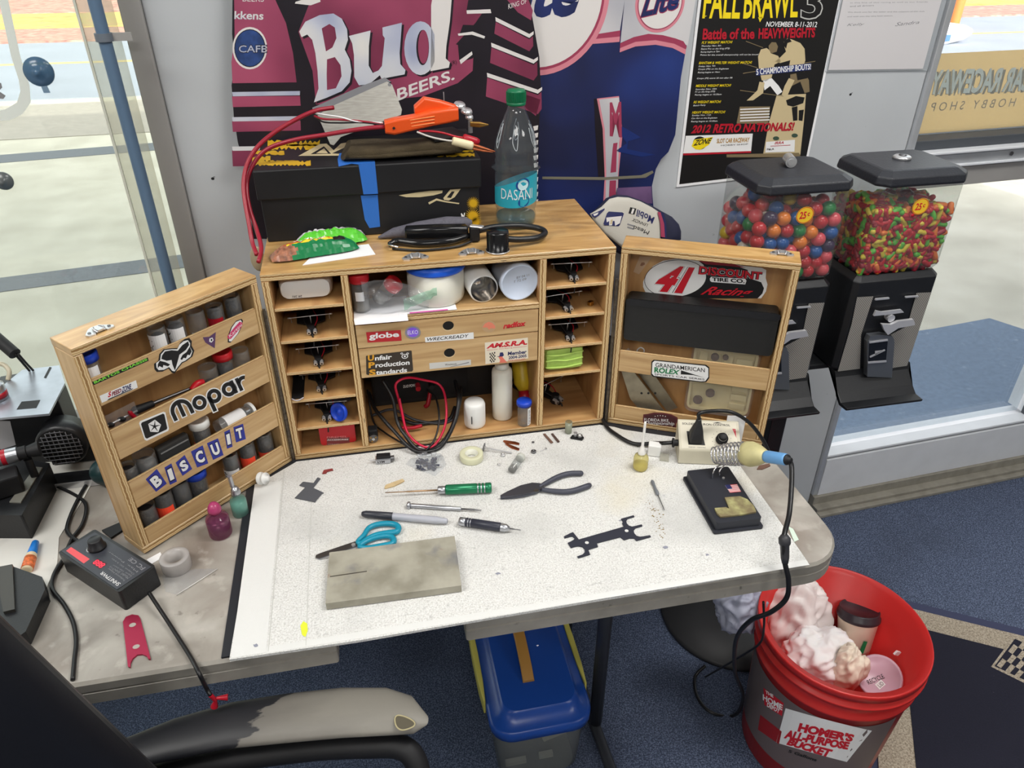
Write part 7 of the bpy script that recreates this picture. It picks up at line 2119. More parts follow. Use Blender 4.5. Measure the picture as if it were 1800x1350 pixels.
b.dpoly(SC_,[SC_.px(*q)for q in C11((728,336),(832,362),(800,462),(700,438))],ink,2); qtext(b,SC_,'1',C11((800,368),(765,358),(740,440),(772,450)),slw,3,bold=0.03)
qtext(b,SC_,'LENNOX',C11((1034,625),(785,515),(755,565),(1020,668)),ink,2,shear=.2)
qtext(b,SC_,'Mead',C11((1062,740),(800,640),(780,705),(1030,800)),ink,2)
for k in range(2): b.dpoly(SC_,[SC_.px(*q)for q in C11((690,605+k*50),(800,640+k*50),(795,662+k*50),(680,625+k*50))],inkgrey,2)
b.dpoly(SC_,[SC_.px(*q)for q in C11((370,400),(600,420),(625,440),(560,630),(540,650),(300,625),(285,600),(340,430))],nav,2)
b.dpoly(SC_,[SC_.px(*q)for q in C11((330,500),(590,480),(560,600),(480,640),(470,560),(440,560),(430,630),(380,635),(380,560),(340,580))],slw,3)
b.dpoly(SC_,[SC_.px(*q)for q in C11((405,540),(440,530),(425,610),(395,615))],sepia,4)
b.dpoly(SC_,[SC_.px(*q)for q in C11((80,440),(180,400),(300,345),(300,370),(200,470),(150,495),(100,480))],nav,2)
b.dpoly(SC_,[SC_.px(*q)for q in C11((110,440),(200,410),(180,450),(130,470))],slw,3)
b.build('print',t,True)
b = MB(); b.cyl((0.66,0.29,0.0),(0.66,0.29,0.24),0.006,dblack,seg=10); b.cyl((0.66,0.29,-0.001),(0.66,0.29,0.004),0.05,dblack,seg=24)
b.build('stand_pin',t,True)

# left window extras: clear acrylic strip, blue pole and bracket, suction cups
sA = WALL.px(131,0)[0]; sP = WALL.px(212,60)[0]
b = MB(); b.M = WM; a0 = WALL.shift(0.03).px(133,0)[0]
b.box(a0,-1.622,-0.034,-0.032,-0.002,1.2,clear('acrylic_sheet',(246,246,240),0.28,(226,226,216)))
b.box(a0-0.004,a0,-0.035,-0.031,-0.002,1.2,mat('acrylic_edge',(222,224,210),0.3)); tag(b.build('acrylic_sheet'),'clear acrylic sheet standing against the left window post','panel')
S3 = WALL.shift(0.06); a, _ = S3.px(232,250)
b = MB(); P = S3.w(a,0,0); b.cyl((P.x,P.y,TZ),(P.x,P.y,1.5),0.0100,mat('slate_blue_pole',(88,112,138),0.5),seg=18)
t = b.build('pole'); tag(t,'slate blue upright pole before the left window','pole')
b = MB(); z_ = S3.px(193,65)[1]; b.cyl((P.x,P.y,z_-.006),(P.x,P.y,z_+.006),0.0135,mat('pole_clip',(104,112,122),0.5),seg=18); b.M = WM; b.box(a+0.012,-1.60,-0.062,-0.058,z_-0.006,z_+0.006,frame_grey); b.build('bracket',t,True)
for k, (u,v,r_) in enumerate(((68,126,0.024),(6,318,0.0165))):
 G2 = WALL.shift(-0.044); c_ = G2.w(*G2.px(u,v)); n_ = G2.N
 b = MB(); b.lathe([(r_,0),(r_*.96,.002),(r_*.6,.006),(r_*.25,.009),(r_*.22,.014),(0.0004,.015)],clear('suction_cup'+str(k),(130,160,186),0.55,(96,128,156)if k==0 else(120,120,116),0.2),28,c_,n_)
 if k == 0: b.slab(G2,[(G2.px(u,v)[0]+x,G2.px(u,v)[1]+y)for x,y in((-0.003,-0.022),(0.006,-0.022),(0.008,-0.034),(-0.002,-0.034))],mat('cup_tab',(120,146,170),0.4),0.0,0.002)
 tag(b.build('suction_cup'),('blue grey suction cup with a tab stuck high on the left window','small grey suction cup stuck low on the left window')[k],'suction cup')

# ================================================================ CANDY MACHINES
mb_ = mat('machine_black',(26,27,30),0.38,bump=0.1,bscale=300)
mch = mat('mechanism_chrome',(214,214,218),.28,.55)
lidm = mat('lid_black',(38,40,46),0.42,bump=0.25,bscale=240)
hop = clear('hopper_plastic',(240,242,240),0.07,(220,224,224),0.04)
meshm = ramp_mat('woven_silver_panel',None,[(0.0,(60,58,54)),(0.45,(150,146,138)),(1.0,(206,200,190))],0.3,0.3,scale=(1,1,1),nscale=1,metal=0.45)
tn = meshm.node_tree; nz = [n for n in tn.nodes if n.type=='TEX_NOISE'][0]; ck = tn.nodes.new('ShaderNodeTexChecker'); ck.inputs['Scale'].default_value = 480
ck.inputs[1].default_value = (0.9,) * 3 + (1,); ck.inputs[2].default_value = (0.25,) * 3 + (1,)
mp_ = [n for n in tn.nodes if n.type=='MAPPING'][0]; tn.links.new(mp_.outputs[0],ck.inputs[0]); tn.links.new(ck.outputs[0],[n for n in tn.nodes if n.type=='VALTORGB'][0].inputs[0])
XM, WM_, DM = 1.040, 0.178, 0.150
z_lid = 0.424; z_hb = ony(1505,490,0).z; z_bb = ony(1467,652,0).z
C12 = crop(1320,480,3.2147)
F0 = FR.shift(0.0012)
def oct_(g,c=0.017):
 x0, x1, y0, y1 = g, WM_ - g, g, DM - g; c = max(c-g*.4,.004)
 return [(x0+c,y0),(x1-c,y0),(x1,y0+c),(x1,y1-c),(x1-c,y1),(x0+c,y1),(x0,y1-c),(x0,y0+c)]
def machine(x0,label,lock):
 t = thing('candy_machine',label,'candy machine',(x0+WM_/2,DM/2,z_bb),0,'candy machines on the stand')
 T0 = Matrix.Translation((x0,0,0)); dx = Matrix.Translation((x0-XM,0,0))
 b = MB(); b.M = T0; b.loft([[(p[0],p[1],z)for p in oct_(g)]for g,z in((0.0,z_lid),(-0.002,z_lid+.003),(0.0,z_lid+.016),(0.014,z_lid+.024),(0.018,z_lid+.025))],lidm,False); b.build('lid',t,True,bevel=0.002)
 b = MB(); b.M = T0
 c_ = (WM_/2,DM/2+.005,z_lid+.025)
 if lock:
  b.cyl((c_[0]-.004,c_[1]-.014,c_[2]+.010),(c_[0]+.004,c_[1]+.012,c_[2]+.010),.0095,steel,seg=20); b.cyl((c_[0]-.0044,c_[1]-.0155,c_[2]+.010),(c_[0]-.004,c_[1]-.014,c_[2]+.010),.006,steel,seg=14)
 else:
  b.lathe([(0.016,0),(0.0155,.004),(0.013,.006),(0.0004,.006)],steel,24,c_); b.lathe([(0.007,.0062),(0.006,.008),(0.0004,.008)],dsteel,14,c_)
 b.build('lock',t,True)
 b = MB(); b.M = T0
 rg = lambda g, z: [(WM_/2+p[0],DM/2+p[1],z)for p in rrect(WM_-2*g,DM-2*g,0.012)]
 b.loft([rg(.005,z_lid-.0005),rg(.005,z_hb+.012),rg(.009,z_hb+.004),rg(.020,z_hb+.0005)],hop,True,False); b.build('hopper',t,True)
 b = MB(); b.M = T0
 b.loft([[(p[0],p[1],z)for p in oct_(g,.010)]for g,z in((.003,z_bb),(0,z_bb+.004),(0,z_hb-.010),(.010,z_hb))],mb_,False); b.build('body',t,True,bevel=0.002)
 b = MB(); b.M = dx
 for pts in (((600,136),(692,131),(622,350),(616,540),(490,556),(568,290)),((936,112),(1020,108),(950,320),(882,524),(772,540),(785,350),(882,300))):
  b.dpx(F0,C12(*pts),meshm,1)
 b.build('woven_panel',t,True)
 b = MB(); b.M = dx
 for pts, c0, c1 in ((((695,150),(700,140),(775,133),(775,142)),.001,.004),(((865,136),(868,128),(940,123),(940,131)),.001,.004),
(((676,230),(690,200),(722,207),(832,194),(846,210),(768,221)),.006,.010),(((708,266),(760,268),(800,250),(886,239),(894,270),(800,288),(742,326),(722,300)),.012,.018)):
  b.slab(F0,[F0.px(*q)for q in C12(*pts)],mch,c0,c1)
 c_ = F0.w(*F0.px(*C12((772,242))[0])); b.cyl(c_,c_+Vector((0,-.012,0)),.0075,mch,seg=16)
 b.build('coin_mechanism',t,True,bevel=0.0008)
 b = MB(); b.M = dx
 b.slab(F0,[F0.px(*q)for q in C12((636,370),(650,338),(720,330),(778,340),(786,370),(772,572),(634,566))],mat('chute_chrome',(120,124,130),0.3,0.7),.0008,.014); b.slab(F0.shift(.0142),[F0.shift(.0142).px(*q)for q in C12((668,392),(772,385),(762,500),(664,505))],mat('chute_dark',(34,38,46),0.25,.5),0,.0006)
 for pts in (((668,386),(772,372),(772,382),(668,396)),((660,500),(764,492),(764,502),(660,510)),((670,470),(755,430),(757,437),(672,478)),((700,440),(745,436),(700,462))):
  s_ = F0.shift(.0148); b.slab(s_,[s_.px(*q)for q in C12(*pts)],mch,0,.0012)
 b.build('chute_door',t,True,bevel=0.0008)
 b = MB(); b.M = T0
 pr = [(0.002,z_bb-.002),(-.004,z_bb-.020),(-.020,z_bb-.046),(-.036,z_bb-.058),(-.060,z_bb-.056),(-.062,z_bb-.050),(-.040,z_bb-.050),(-.024,z_bb-.038),(.0,z_bb-.012),(.02,z_bb-.002)]
 b.M = T0 @ Matrix.Translation((WM_*.03,0,0)); b.add([(x,y,z)for x in(0,WM_*.94)for y,z in pr],[(k,(k+1)%10,10+(k+1)%10,10+k)for k in range(10)]+[tuple(range(9,-1,-1)),tuple(range(10,20))],mb_)
 b.build('tray',t,True,bevel=0.0015)
 b = MB(); s_ = FR.shift(-0.0042)
 c_ = s_.px(1618,363); c_ = (c_[0]+x0-XM,c_[1]); b.dell(s_,c_,.0165,.0150,mat('price_yellow',(232,192,48),0.5),1)
 b.dell(s_,c_,.0158,.0143,inkred,2,hole=.93); b.dtext(s_,'25',c_[0]-.010,c_[1]-.0065,.0125,.013,inkred,2,bold=0.03); b.dtext(s_,'c',c_[0]+.0045,c_[1]-.002,.0045,.006,inkred,2,bold=0.03)
 b.build('price_sticker',t,True)
 return t
machine(0.816,'black candy machine full of gumballs with a steel barrel lock',True)
machine(XM,'black candy machine full of small jelly candies with a flat chrome lock',False)
t = thing('machine_stand','black pedestal stand with round base carrying both candy machines','stand',(1.01,.10,FLOOR))
b = MB(); b.box(0.83,1.205,.03,.14,z_bb-.012,z_bb-.0005,mb_); b.build('crossbar',t,True,bevel=.002)
b = MB(); b.cbox((1.006,.10,(z_bb-.0125+FLOOR+.03)/2),(.036,.036,z_bb-.0125-FLOOR-.03),mb_); b.build('post',t,True,bevel=.003)
b = MB(); b.lathe([(.180,.0003),(.182,.008),(.176,.014),(.10,.028),(.0004,.0295)],mat('base_black',(40,40,42),.5),56,(1.0,.095,FLOOR)); b.build('base',t,True)
b = MB(); c_ = onz(1264,1120,FLOOR+.02); b.lathe([(.011,0),(.011,.003),(.0004,.0032)],mat('glint_grey',(150,150,150),.5),18,(c_.x,c_.y,FLOOR+.0215)); b.build('hole_plug',t,True)  # pale disc painted in for the white glint at the base hole

# gumballs settle in the first hopper
rng = np.random.default_rng(5)
R0 = .0128; lo = np.array([.816+.006+R0,.006+R0,z_hb+.004+R0]); hi = np.array([.816+WM_-.006-R0,DM-.006-R0,2])
N_ = 262; Pp = lo + rng.random((N_,3)) * (np.array([hi[0],hi[1],z_hb+.34])-lo)
for it in range(260):
 Pp[:,2] -= .0009
 for _ in range(2):
  d = Pp[:,None] - Pp[None]; D_ = np.sqrt((d**2).sum(-1)) + np.eye(N_); ov = np.clip(2*R0-D_,0,None) * (1-np.eye(N_))
  Pp += (d/D_[...,None]*ov[...,None]*.36).sum(1); Pp = np.clip(Pp,lo,hi)
GC = [('red',(196,36,48),38),('pink',(226,84,96),18),('blue',(24,86,160),14),('purple',(58,38,74),18),('yellow',(232,200,24),8),('white',(226,220,206),9),('green',(26,130,62),7),('orange',(236,128,34),8)]
gms = {n:mat('gumball_'+n,c,.3,coat=.3)for n,c,w_ in GC}
meshes = {}
names = [n for n,c,w_ in GC]; wts = np.array([w_ for n,c,w_ in GC],float); wts /= wts.sum()
for k in range(N_):
 n = names[rng.choice(len(names),p=wts)]
 if n not in meshes:
  b = MB(); b.ell((0,0,0),(R0,R0,R0),gms[n],18,10); o = b.build('gumball'); meshes[n] = o.data
 else:
  o = bpy.data.objects.new('gumball',meshes[n]); COL.objects.link(o)
 o.location = Pp[k]; tag(o,n+' gumball in the hopper of the left candy machine','gumball',n+' gumballs in the hopper')
# jelly candies in the second hopper: shell of visible pieces, the mass behind joined
JC = [('red',(186,30,44)),('yellow',(220,196,70)),('green',(96,178,66)),('orange',(226,120,56)),('crimson',(150,24,46))]
JM = [mat('jelly_'+n,c,.35)for n,c in JC]
x0, x1, y0, y1, zb, zt = XM + .006, XM + WM_ - .006, .006, DM - .006, z_hb + .004, z_hb + .118
def capsule(b,m_,s_=1.0,seg=7):
 b.lathe([(.0006,-.0118*s_),(.0042,-.0104*s_),(.0055,-.0075*s_),(.0055,.0075*s_),(.0042,.0104*s_),(.0006,.0118*s_)],m_,seg,(0,0,0),(1,0,0))
cand = []
def top(x,y): return zt + .006 * math.sin(x*60) + .004 * math.cos(y*70) - .10 * abs(x-(x0+x1)/2) ** 1.2
for k in range(330): cand.append((rng.uniform(x0+.009,x1-.009),y0+.006+rng.uniform(0,.006),rng.uniform(zb+.004,zt),0))
for k in range(190): cand.append((x0+.006+rng.uniform(0,.006),rng.uniform(y0+.009,y1-.009),rng.uniform(zb+.004,zt),1))
for k in range(230):
 x, y = rng.uniform(x0+.008,x1-.008), rng.uniform(y0+.008,y1-.008); cand.append((x,y,top(x,y)+rng.uniform(-.005,.003),2))
for k in range(70): cand.append((x1-.006-rng.uniform(0,.005),rng.uniform(y0+.009,y1-.009),rng.uniform(zb+.004,zt),1))
def jrot(kind):
 if kind == 0: return Matrix.Rotation(rng.uniform(0,PI),4,'Y') @ Matrix.Rotation(rng.uniform(-.35,.35),4,'Z')
 if kind == 1: return Matrix.Rotation(PI/2,4,'Z') @ Matrix.Rotation(rng.uniform(0,PI),4,'Y') @ Matrix.Rotation(rng.uniform(-.35,.35),4,'Z')
 return Matrix.Rotation(rng.uniform(0,PI),4,'Z') @ Matrix.Rotation(rng.uniform(-.4,.4),4,'Y')
key = lambda c: c[1] * 1.0 - (.03 if c[3]==2 and c[1]<.05 else 0) + (.03 if c[3]==1 else 0)
order = sorted(range(len(cand)),key=lambda i:key(cand[i]))
sing = set(order[:290]); jd = {}; mass = MB()
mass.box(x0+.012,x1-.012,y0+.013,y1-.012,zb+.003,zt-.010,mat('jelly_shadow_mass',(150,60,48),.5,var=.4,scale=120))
for i, (x,y,z,kd) in enumerate(cand):
 ci = int(rng.choice(5,p=[.32,.2,.17,.14,.17])); Mx = Matrix.Translation((x,y,z)) @ jrot(kd)
 if i in sing:
  if ci not in jd:
   b = MB(); capsule(b,JM[ci]); o = b.build('jelly_candy'); jd[ci] = o.data
  else:
   o = bpy.data.objects.new('jelly_candy',jd[ci]); COL.objects.link(o)
  o.matrix_world = Mx; tag(o,JC[ci][0]+' jelly candy in the right candy machine','candy',JC[ci][0]+' jelly candies in the hopper')
 else:
  mass.M = Mx; capsule(mass,JM[ci])
q = mass.build('jelly_candies'); tag(q,'mass of mixed jelly candies behind the front layer of the hopper','candies',kind='stuff')

# ================================================================ UNDER AND BESIDE THE TABLE
# red bucket
BC = Vector((1.010,-.262,FLOOR)); RB_ = .150
rdm = mat('bucket_red',(190,40,38),.35,var=.06,scale=5); t = thing('bucket','red five gallon bucket lettered BUCKET used as waste bin beside the table','bucket',BC)
b = MB(); hR = .368
b.shell([(.0004,.004),(.128,.004),(.148,hR-.004),(.160,hR-.0),(.1615,hR+.002),(.1630,hR-.002),(.1625,hR-.016),(.156,hR-.018),(.156,hR-.030),(.1635,hR-.032),(.1640,hR-.036),(.156,hR-.040),(.154,hR-.070),(.158,hR-.072),(.158,hR-.077),(.1525,hR-.080),(.137,.004),(.132,0.0005),(.0004,.0005)],rdm,64)
b.build('pail',t)
class Cyl:
 """side of the bucket as a surface: across = arc length, up = height"""
 def __init__(s,c,r): s.c = Vector(c); s.r = r; d = CAM - s.c; s.a0 = math.atan2(d.y,d.x)
 def px(s,u,v):
  d = ray(u,v); ox, oy = CAM.x - s.c.x, CAM.y - s.c.y
  A = d.x ** 2 + d.y ** 2; B = 2 * (ox*d.x+oy*d.y); k = s.r - .0; Cc = ox * ox + oy * oy - k * k
  D = max(B*B-4*A*Cc,0); tt = (-B-math.sqrt(D)) / (2*A); P = CAM + d * tt
  a = math.atan2(P.y-s.c.y,P.x-s.c.x) - s.a0; a = (a+PI) % (2*PI) - PI
  return (a*s.r,P.z)
 def w(s,a,z,c=0.0):
  rr_ = .1368 + (z-FLOOR) * (.1522-.1368) / .29 + .0006 + c; th = s.a0 + a / s.r
  return Vector((s.c.x+rr_*math.cos(th),s.c.y+rr_*math.sin(th),z))
CY = Cyl(BC,.1475); C13 = crop(1150,950,3.375)
def cpatch(quad,m_,ly,n=10):
 f = qmap(CY,quad); vs = [CY.w(*f(i/n,j/4),ly*.0003)for j in range(5)for i in range(n+1)]
 b.add(vs,[(j*(n+1)+i,j*(n+1)+i+1,(j+1)*(n+1)+i+1,(j+1)*(n+1)+i)for j in range(4)for i in range(n)],m_)
b = MB(); gry = mat('label_grey',(104,92,92),.5); n = 28
z0_, z1_ = FLOOR + .060, FLOOR + .268
vs = [CY.w((-1.25+2.35*i/n)*.1475,z,.0003)for i in range(n+1)for z in(z0_,z1_-.05*max(0,-(-1.25+2.35*i/n)-.2)*0)]
b.add(vs,[(2*i,2*i+2,2*i+3,2*i+1)for i in range(n)],gry,True)
cpatch(C13((718,1205),(1145,1320),(1285,1118),(785,990)),inkw,2)
for tx, q in (("HOMER'S",((850,1130),(1172,1190),(1185,1140),(862,1072))),('ALL-PURPOSE',((765,1175),(1150,1240),(1160,1190),(785,1120))),('BUCKET',((780,1215),(1040,1292),(1062,1240),(800,1175)))):
 vs_, fs_ = text_mesh(tx,.1,.06,1); f = qmap(CY,C13(*q)); b.add([CY.w(*f(u,v),.0012)for u,v in vs_],fs_,inkred)
vs_, fs_ = text_mesh('5 Gallons',.1,.03,1); f = qmap(CY,C13((790,1262),(960,1318),(968,1300),(795,1245))); b.add([CY.w(*f(u,v),.0012)for u,v in vs_],fs_,ink)
cpatch(C13((655,975),(760,1040),(775,960),(655,872)),inkred,2)
for tx, q in (('THE',((668,905),(715,930),(715,910),(668,886))),('HOME',((648,945),(765,1005),(770,970),(650,908))),('DEPOT',((672,985),(745,1022),(750,1000),(675,958)))):
 vs_, fs_ = text_mesh(tx,0,.04,1); f = qmap(CY,C13(*q)); b.add([CY.w(*f(u,v),.0012)for u,v in vs_],fs_,inkw)
cpatch(C13((605,1125),(735,1215),(755,1135),(625,1035)),mat('label_red_block',(150,24,30),.5),2)
b.build('label',t,True)
def crumple(nm,lb,cat,c,r,m_,sd,amp=.35,nu=72,nv=48):
 def f(u,v):
  a = 2 * PI * u; p_ = PI * v; d = Vector((math.sin(p_)*math.cos(a),math.sin(p_)*math.sin(a),-math.cos(p_)))
  k = 1 + amp * noise.noise(d*1.5+Vector((sd,0,0))) - amp * 1.0 * abs(noise.noise(d*2.6+Vector((0,sd,0)))) - amp * .3 * abs(noise.noise(d*5.5+Vector((sd,sd,0)))) - amp * .05 * abs(noise.noise(d*12)) + amp * .5
  return Vector((c[0]+d.x*r[0]*k,c[1]+d.y*r[1]*k,c[2]+d.z*r[2]*k))
 b = MB(); b.grid(f,nu,nv,m_); o = b.build(nm); return tag(o,lb,cat)
tis = mat('tissue_white',(232,228,228),.8,sss=.2); bagw = mat('waste_bag_white',(226,216,214),.45,var=.05,scale=8)
P = onz(1395,1075,-.45); crumple('plastic_bag','crumpled whitish plastic bag rising at the left in the bucket','bag',(P.x+.01,P.y+.01,-.470),(.068,.060,.095),bagw,1.2,.30)
P = onz(1450,1140,-.44); crumple('tissue','large crumpled white paper tissue at the centre of the bucket','tissue',(P.x,P.y+.012,-.475),(.072,.054,.055),tis,5.1,.34)
P = onz(1512,1185,-.45); crumple('tissue','small crumpled tissue hanging to the near rim of the bucket','tissue',(P.x-.005,P.y+.03,-.468),(.034,.028,.052),mat('cream_tissue',(226,214,196),.8),8.4,.36)
crumple('grey_bag','grey crinkled bag behind the bucket rim below the table edge','bag',(.862,-.135,-.42),(.05,.05,.055),mat('silver_grey_bag',(166,168,186),.4),3.3,.35)
P = onz(1512,1065,-.42); d_ = Vector((.10,.30,.95)).normalized()
t = thing('coffee_cup','cream paper coffee cup with dark lid leaning in the bucket','cup',P); O_ = P - d_ * .105 + Vector((.0,-.004,-.022))
b = MB(); b.lathe([(.0280,0),(.0295,.002),(.0405,.098),(.0420,.100),(.0410,.103)],mat('cup_cream',(236,222,200),.6),40,O_,d_); b.build('cup',t,True)
b = MB(); b.lathe([(.0425,.099),(.0440,.101),(.0435,.107),(.0410,.110),(.0405,.118),(.0390,.120),(.0370,.116),(.0004,.115)],mat('cup_lid',(46,38,44),.35),40,O_,d_); b.build('lid',t,True)
b = MB(); S_ = Plane(O_-Vector(d_.cross(Vector((1,0,0)))).normalized()*-.0385+d_*.05,(1,0,0),d_); S_ = Plane(O_+d_*.05+Vector((-.10,-.95,.30)).normalized()*.0372,(.97,-.1,0),d_+Vector((0,-.1,0)))
qtext(b,S_,'CREAM',C13((1098,600),(1146,590),(1142,575),(1098,583)),ink,2); b.dpx(S_,C13((1218,665),(1240,596),(1262,602),(1242,672)),mat('green_ink',(20,120,70),.5),2); b.dell(S_,S_.px(*C13((1226,692))[0]),.0022,.0022,ink,2,hole=.6); b.build('print',t,True)
P = onz(1545,1190,-.50); t = thing('deli_lid','round printed plastic lid low at the right in the bucket','lid',P); d_ = Vector((-.45,-.25,.85)).normalized()
b = MB(); b.lathe([(.040,0),(.044,.001),(.044,.006),(.040,.008),(.038,.005),(.0004,.005)],mat('pinkish_clear_lid',(206,170,186),.3),36,P,d_); b.build('lid',t,True)
b = MB(); x_, y_, z_ = frame(d_); S_ = Plane(P+d_*.0055,y_,-x_); b.dtext(S_,'RECYCLE',-.026,.006,.034,.009,ink,2,rot=-.5); b.dpoly(S_,[(-.022,-.014),(-.006,-.018),(-.003,-.006),(-.019,-.002)],inkw,2); b.dtext(S_,'LID',-.018,-.013,.011,.007,ink,3,rot=-.2); b.build('print',t,True)
P = onz(1577,1148,-.46); b = MB(); b.cbox(P,(.012,.004,.010),paper,Matrix.Rotation(.5,3,'Y')); tag(b.build('paper_scrap'),'tiny white scrap stuck inside the bucket wall','scrap')
# blue lidded tote
t = thing('storage_tote','clear storage tote with blue lid, tan handle and yellow latches under the table','box',(.405,-.06,FLOOR))
bl = mat('tote_blue',(30,74,160),.3,var=.05,scale=8); zl = -.545
b = MB(); rg = lambda w_, d, z, r=.03: [(.408+p[0],-.055+p[1],z)for p in rrect(w_,d,r,5)]
b.loft([rg(.160,.34,FLOOR+.001),rg(.172,.35,FLOOR+.012),rg(.188,.37,zl-.001)],clear('tote_clear',(226,228,226),.35,(150,152,150),.12),True,False); b.add(rg(.160,.34,FLOOR+.001),[tuple(range(24))],mat('tote_floor',(120,122,120),.5)); b.build('bin',t,True)
b = MB(); b.loft([rg(.204,.390,zl-.022,.045),rg(.210,.396,zl-.020,.045),rg(.210,.396,zl,.045),rg(.198,.384,zl+.005,.04),rg(.172,.352,zl+.005,.03),rg(.160,.340,zl+.026,.03),rg(.150,.330,zl+.030,.03)],bl,True); b.build('lid',t,True)
b = MB(); b.loft([[(.395+p[0],y,z+p[1])for p in rrect(.024,.010,.003,2)]for y,z in((-.16,zl+.031),(-.135,zl+.046),(-.08,zl+.062),(-.02,zl+.066),(.04,zl+.062),(.10,zl+.033))],mat('tan_handle',(178,130,62),.45),True); b.build('handle',t,True,bevel=.001)
for sx in (-1,1):
 b = MB(); b.loft([[(.408+sx*.1075+p[0],y,zl-.012+p[1])for p in rrect(w_,.04,.002,2)]for y,w_ in((-.17,.004),(-.12,.011),(-.05,.013),(.06,.010))],mat('yellow_latch',(206,196,96),.45)); b.build('latch',t,True)
for k, (x,y,w_) in enumerate(((.36,-.20,.045),(.425,-.205,.030),(.45,-.17,.05))):
 b = MB(); b.cbox((x,y,FLOOR+.02+k*.012),(w_,.01,.012),mat('white_part',(190,188,176),.6),Matrix.Rotation(-.35*(k==2),3,'Y')); tag(b.build('white_part'),('wide white part lying left in the clear tote','small white part in the middle of the clear tote','tilted white part at the right in the clear tote')[k],'part')
# ---- office chair
t = thing('office_chair','black office chair with worn armrest in the foreground','chair',(-.05,-.62,FLOOR))
ppx = [(150,1345),(215,1325),(300,1300),(400,1275),(500,1262),(600,1252),(680,1250),(725,1256),(748,1266)]
hw = [.010,.022,.030,.034,.037,.038,.036,.028,.008]; rings = []
for (u,v), h in zip(ppx,hw):
 c_ = onz(u,v,-.10); rings.append([c_+Vector((.004*math.sin(a),h*math.cos(a),.013*math.sin(a)*min(1,h/.03)))for a in[2*PI*k/16 for k in range(16)]])
arm = ramp_mat('cracked_vinyl',None,[(.0,(26,27,32)),(.49,(34,34,38)),(.51,(108,104,98)),(1,(128,124,116))],.5,.15,scale=(9,26,9),nscale=1.0,detail=9)
tn = arm.node_tree; nz = [n for n in tn.nodes if n.type=='TEX_NOISE'][0]; rp = [n for n in tn.nodes if n.type=='VALTORGB'][0]
sx_ = tn.nodes.new('ShaderNodeSeparateXYZ'); tc = [n for n in tn.nodes if n.type=='TEX_COORD'][0]; tn.links.new(tc.outputs['Object'],sx_.inputs[0])
ma = tn.nodes.new('ShaderNodeMath'); ma.operation = 'MULTIPLY_ADD'; ma.inputs[1].default_value = 4.0; ma.inputs[2].default_value = -.02; tn.links.new(sx_.outputs[0],ma.inputs[0])
ad = tn.nodes.new('ShaderNodeMath'); ad.operation = 'ADD'; tn.links.new(ma.outputs[0],ad.inputs[0]); tn.links.new(nz.outputs[0],ad.inputs[1]); tn.links.new(ad.outputs[0],rp.inputs[0])
b = MB(); b.loft(rings,arm); o = b.build('armrest',t,True)
b = MB(); P = [onz(*q,-.085)for q in((694,1262),(700,1256),(716,1260),(728,1268),(726,1276),(708,1282),(697,1276))]; b.tube([Vector((p.x,p.y,-.0868))for p in P],.0011,mat('frayed_thread',(176,166,130),.9),seg=5,closed=True); b.dpoly(Plane((0,0,-.0872),(1,0,0),(0,1,0)),[(p.x,p.y)for p in P],mat('torn_foam',(90,84,70),.9),1); b.build('tear',o,True)
b = MB(); P = [onz(*q,-.13)for q in((150,1400),(300,1345),(500,1312),(640,1302),(715,1310),(735,1345),(715,1420),(690,1500))]; b.tube([p+Vector((0,0,-.012-.04*max(0,k-4)))for k,p in enumerate(P)],.016,dblack,seg=12); b.build('arm_support',t,True)
bk = mat('chair_black_leather',(14,15,22),.5,bump=.1,bscale=90)
e0, e1 = onz(285,1365,.02), onz(-5,1085,.32); ed = (e0-e1).normalized(); lf = Vector((-.96,-.28,-.1)).normalized()
b = MB(); nn = ed.cross(lf).normalized(); rings = []
for s_, th in ((0,.003),(.006,.018),(.02,.03),(.10,.04),(.45,.045)):
 rings.append([e1-ed*.25+lf*s_+nn*th,e0+ed*.35+lf*s_+nn*th,e0+ed*.35+lf*s_-nn*th,e1-ed*.25+lf*s_-nn*th])
b.loft(rings,bk,True); b.build('backrest',t,True,bevel=.006)
b = MB(); b.prism([(-.35+p[0],-.86+p[1])for p in rrect(.46,.44,.08,5)],-.33,-.26,bk); b.build('seat',t,True,bevel=.02)
b = MB(); b.cyl((-.35,-.86,-.33),(-.35,-.86,FLOOR+.06),.025,dblack); b.build('gas_lift',t,True)
for k in range(5):
 a = 2 * PI * k / 5; b = MB(); b.tube([(-.35,-.86,FLOOR+.09),(-.35+.28*math.cos(a),-.86+.28*math.sin(a),FLOOR+.06)],.018,dblack,n=1); b.ell((-.35+.28*math.cos(a),-.86+.28*math.sin(a),FLOOR+.026),(.025,.025,.025),dblack); b.build('leg',t,True)

# ================================================================ LEFT TABLE
Z0 = TZ + .0003
def TP_(z): return Plane((0,0,z),(1,0,0),(0,1,0))
b = MB(); S_ = TP_(Z0); dp_ = mat('oily_paper',(214,212,206),.8,var=.03,scale=8); spot_layer(dp_,(70,68,70),70,.70,.74); spot_layer(dp_,(150,146,140),9,.56,.7,amount=.5)
b.slab(S_,[S_.px(*q)for q in((-60,880),(40,815),(176,808),(172,830),(150,872),(104,945),(101,990),(75,1050),(35,1132),(-60,1230))],dp_,0,.0008); tag(b.build('shop_towel'),'oil spotted white paper sheet spread on the left table','paper')
Z1_ = Z0 + .0009
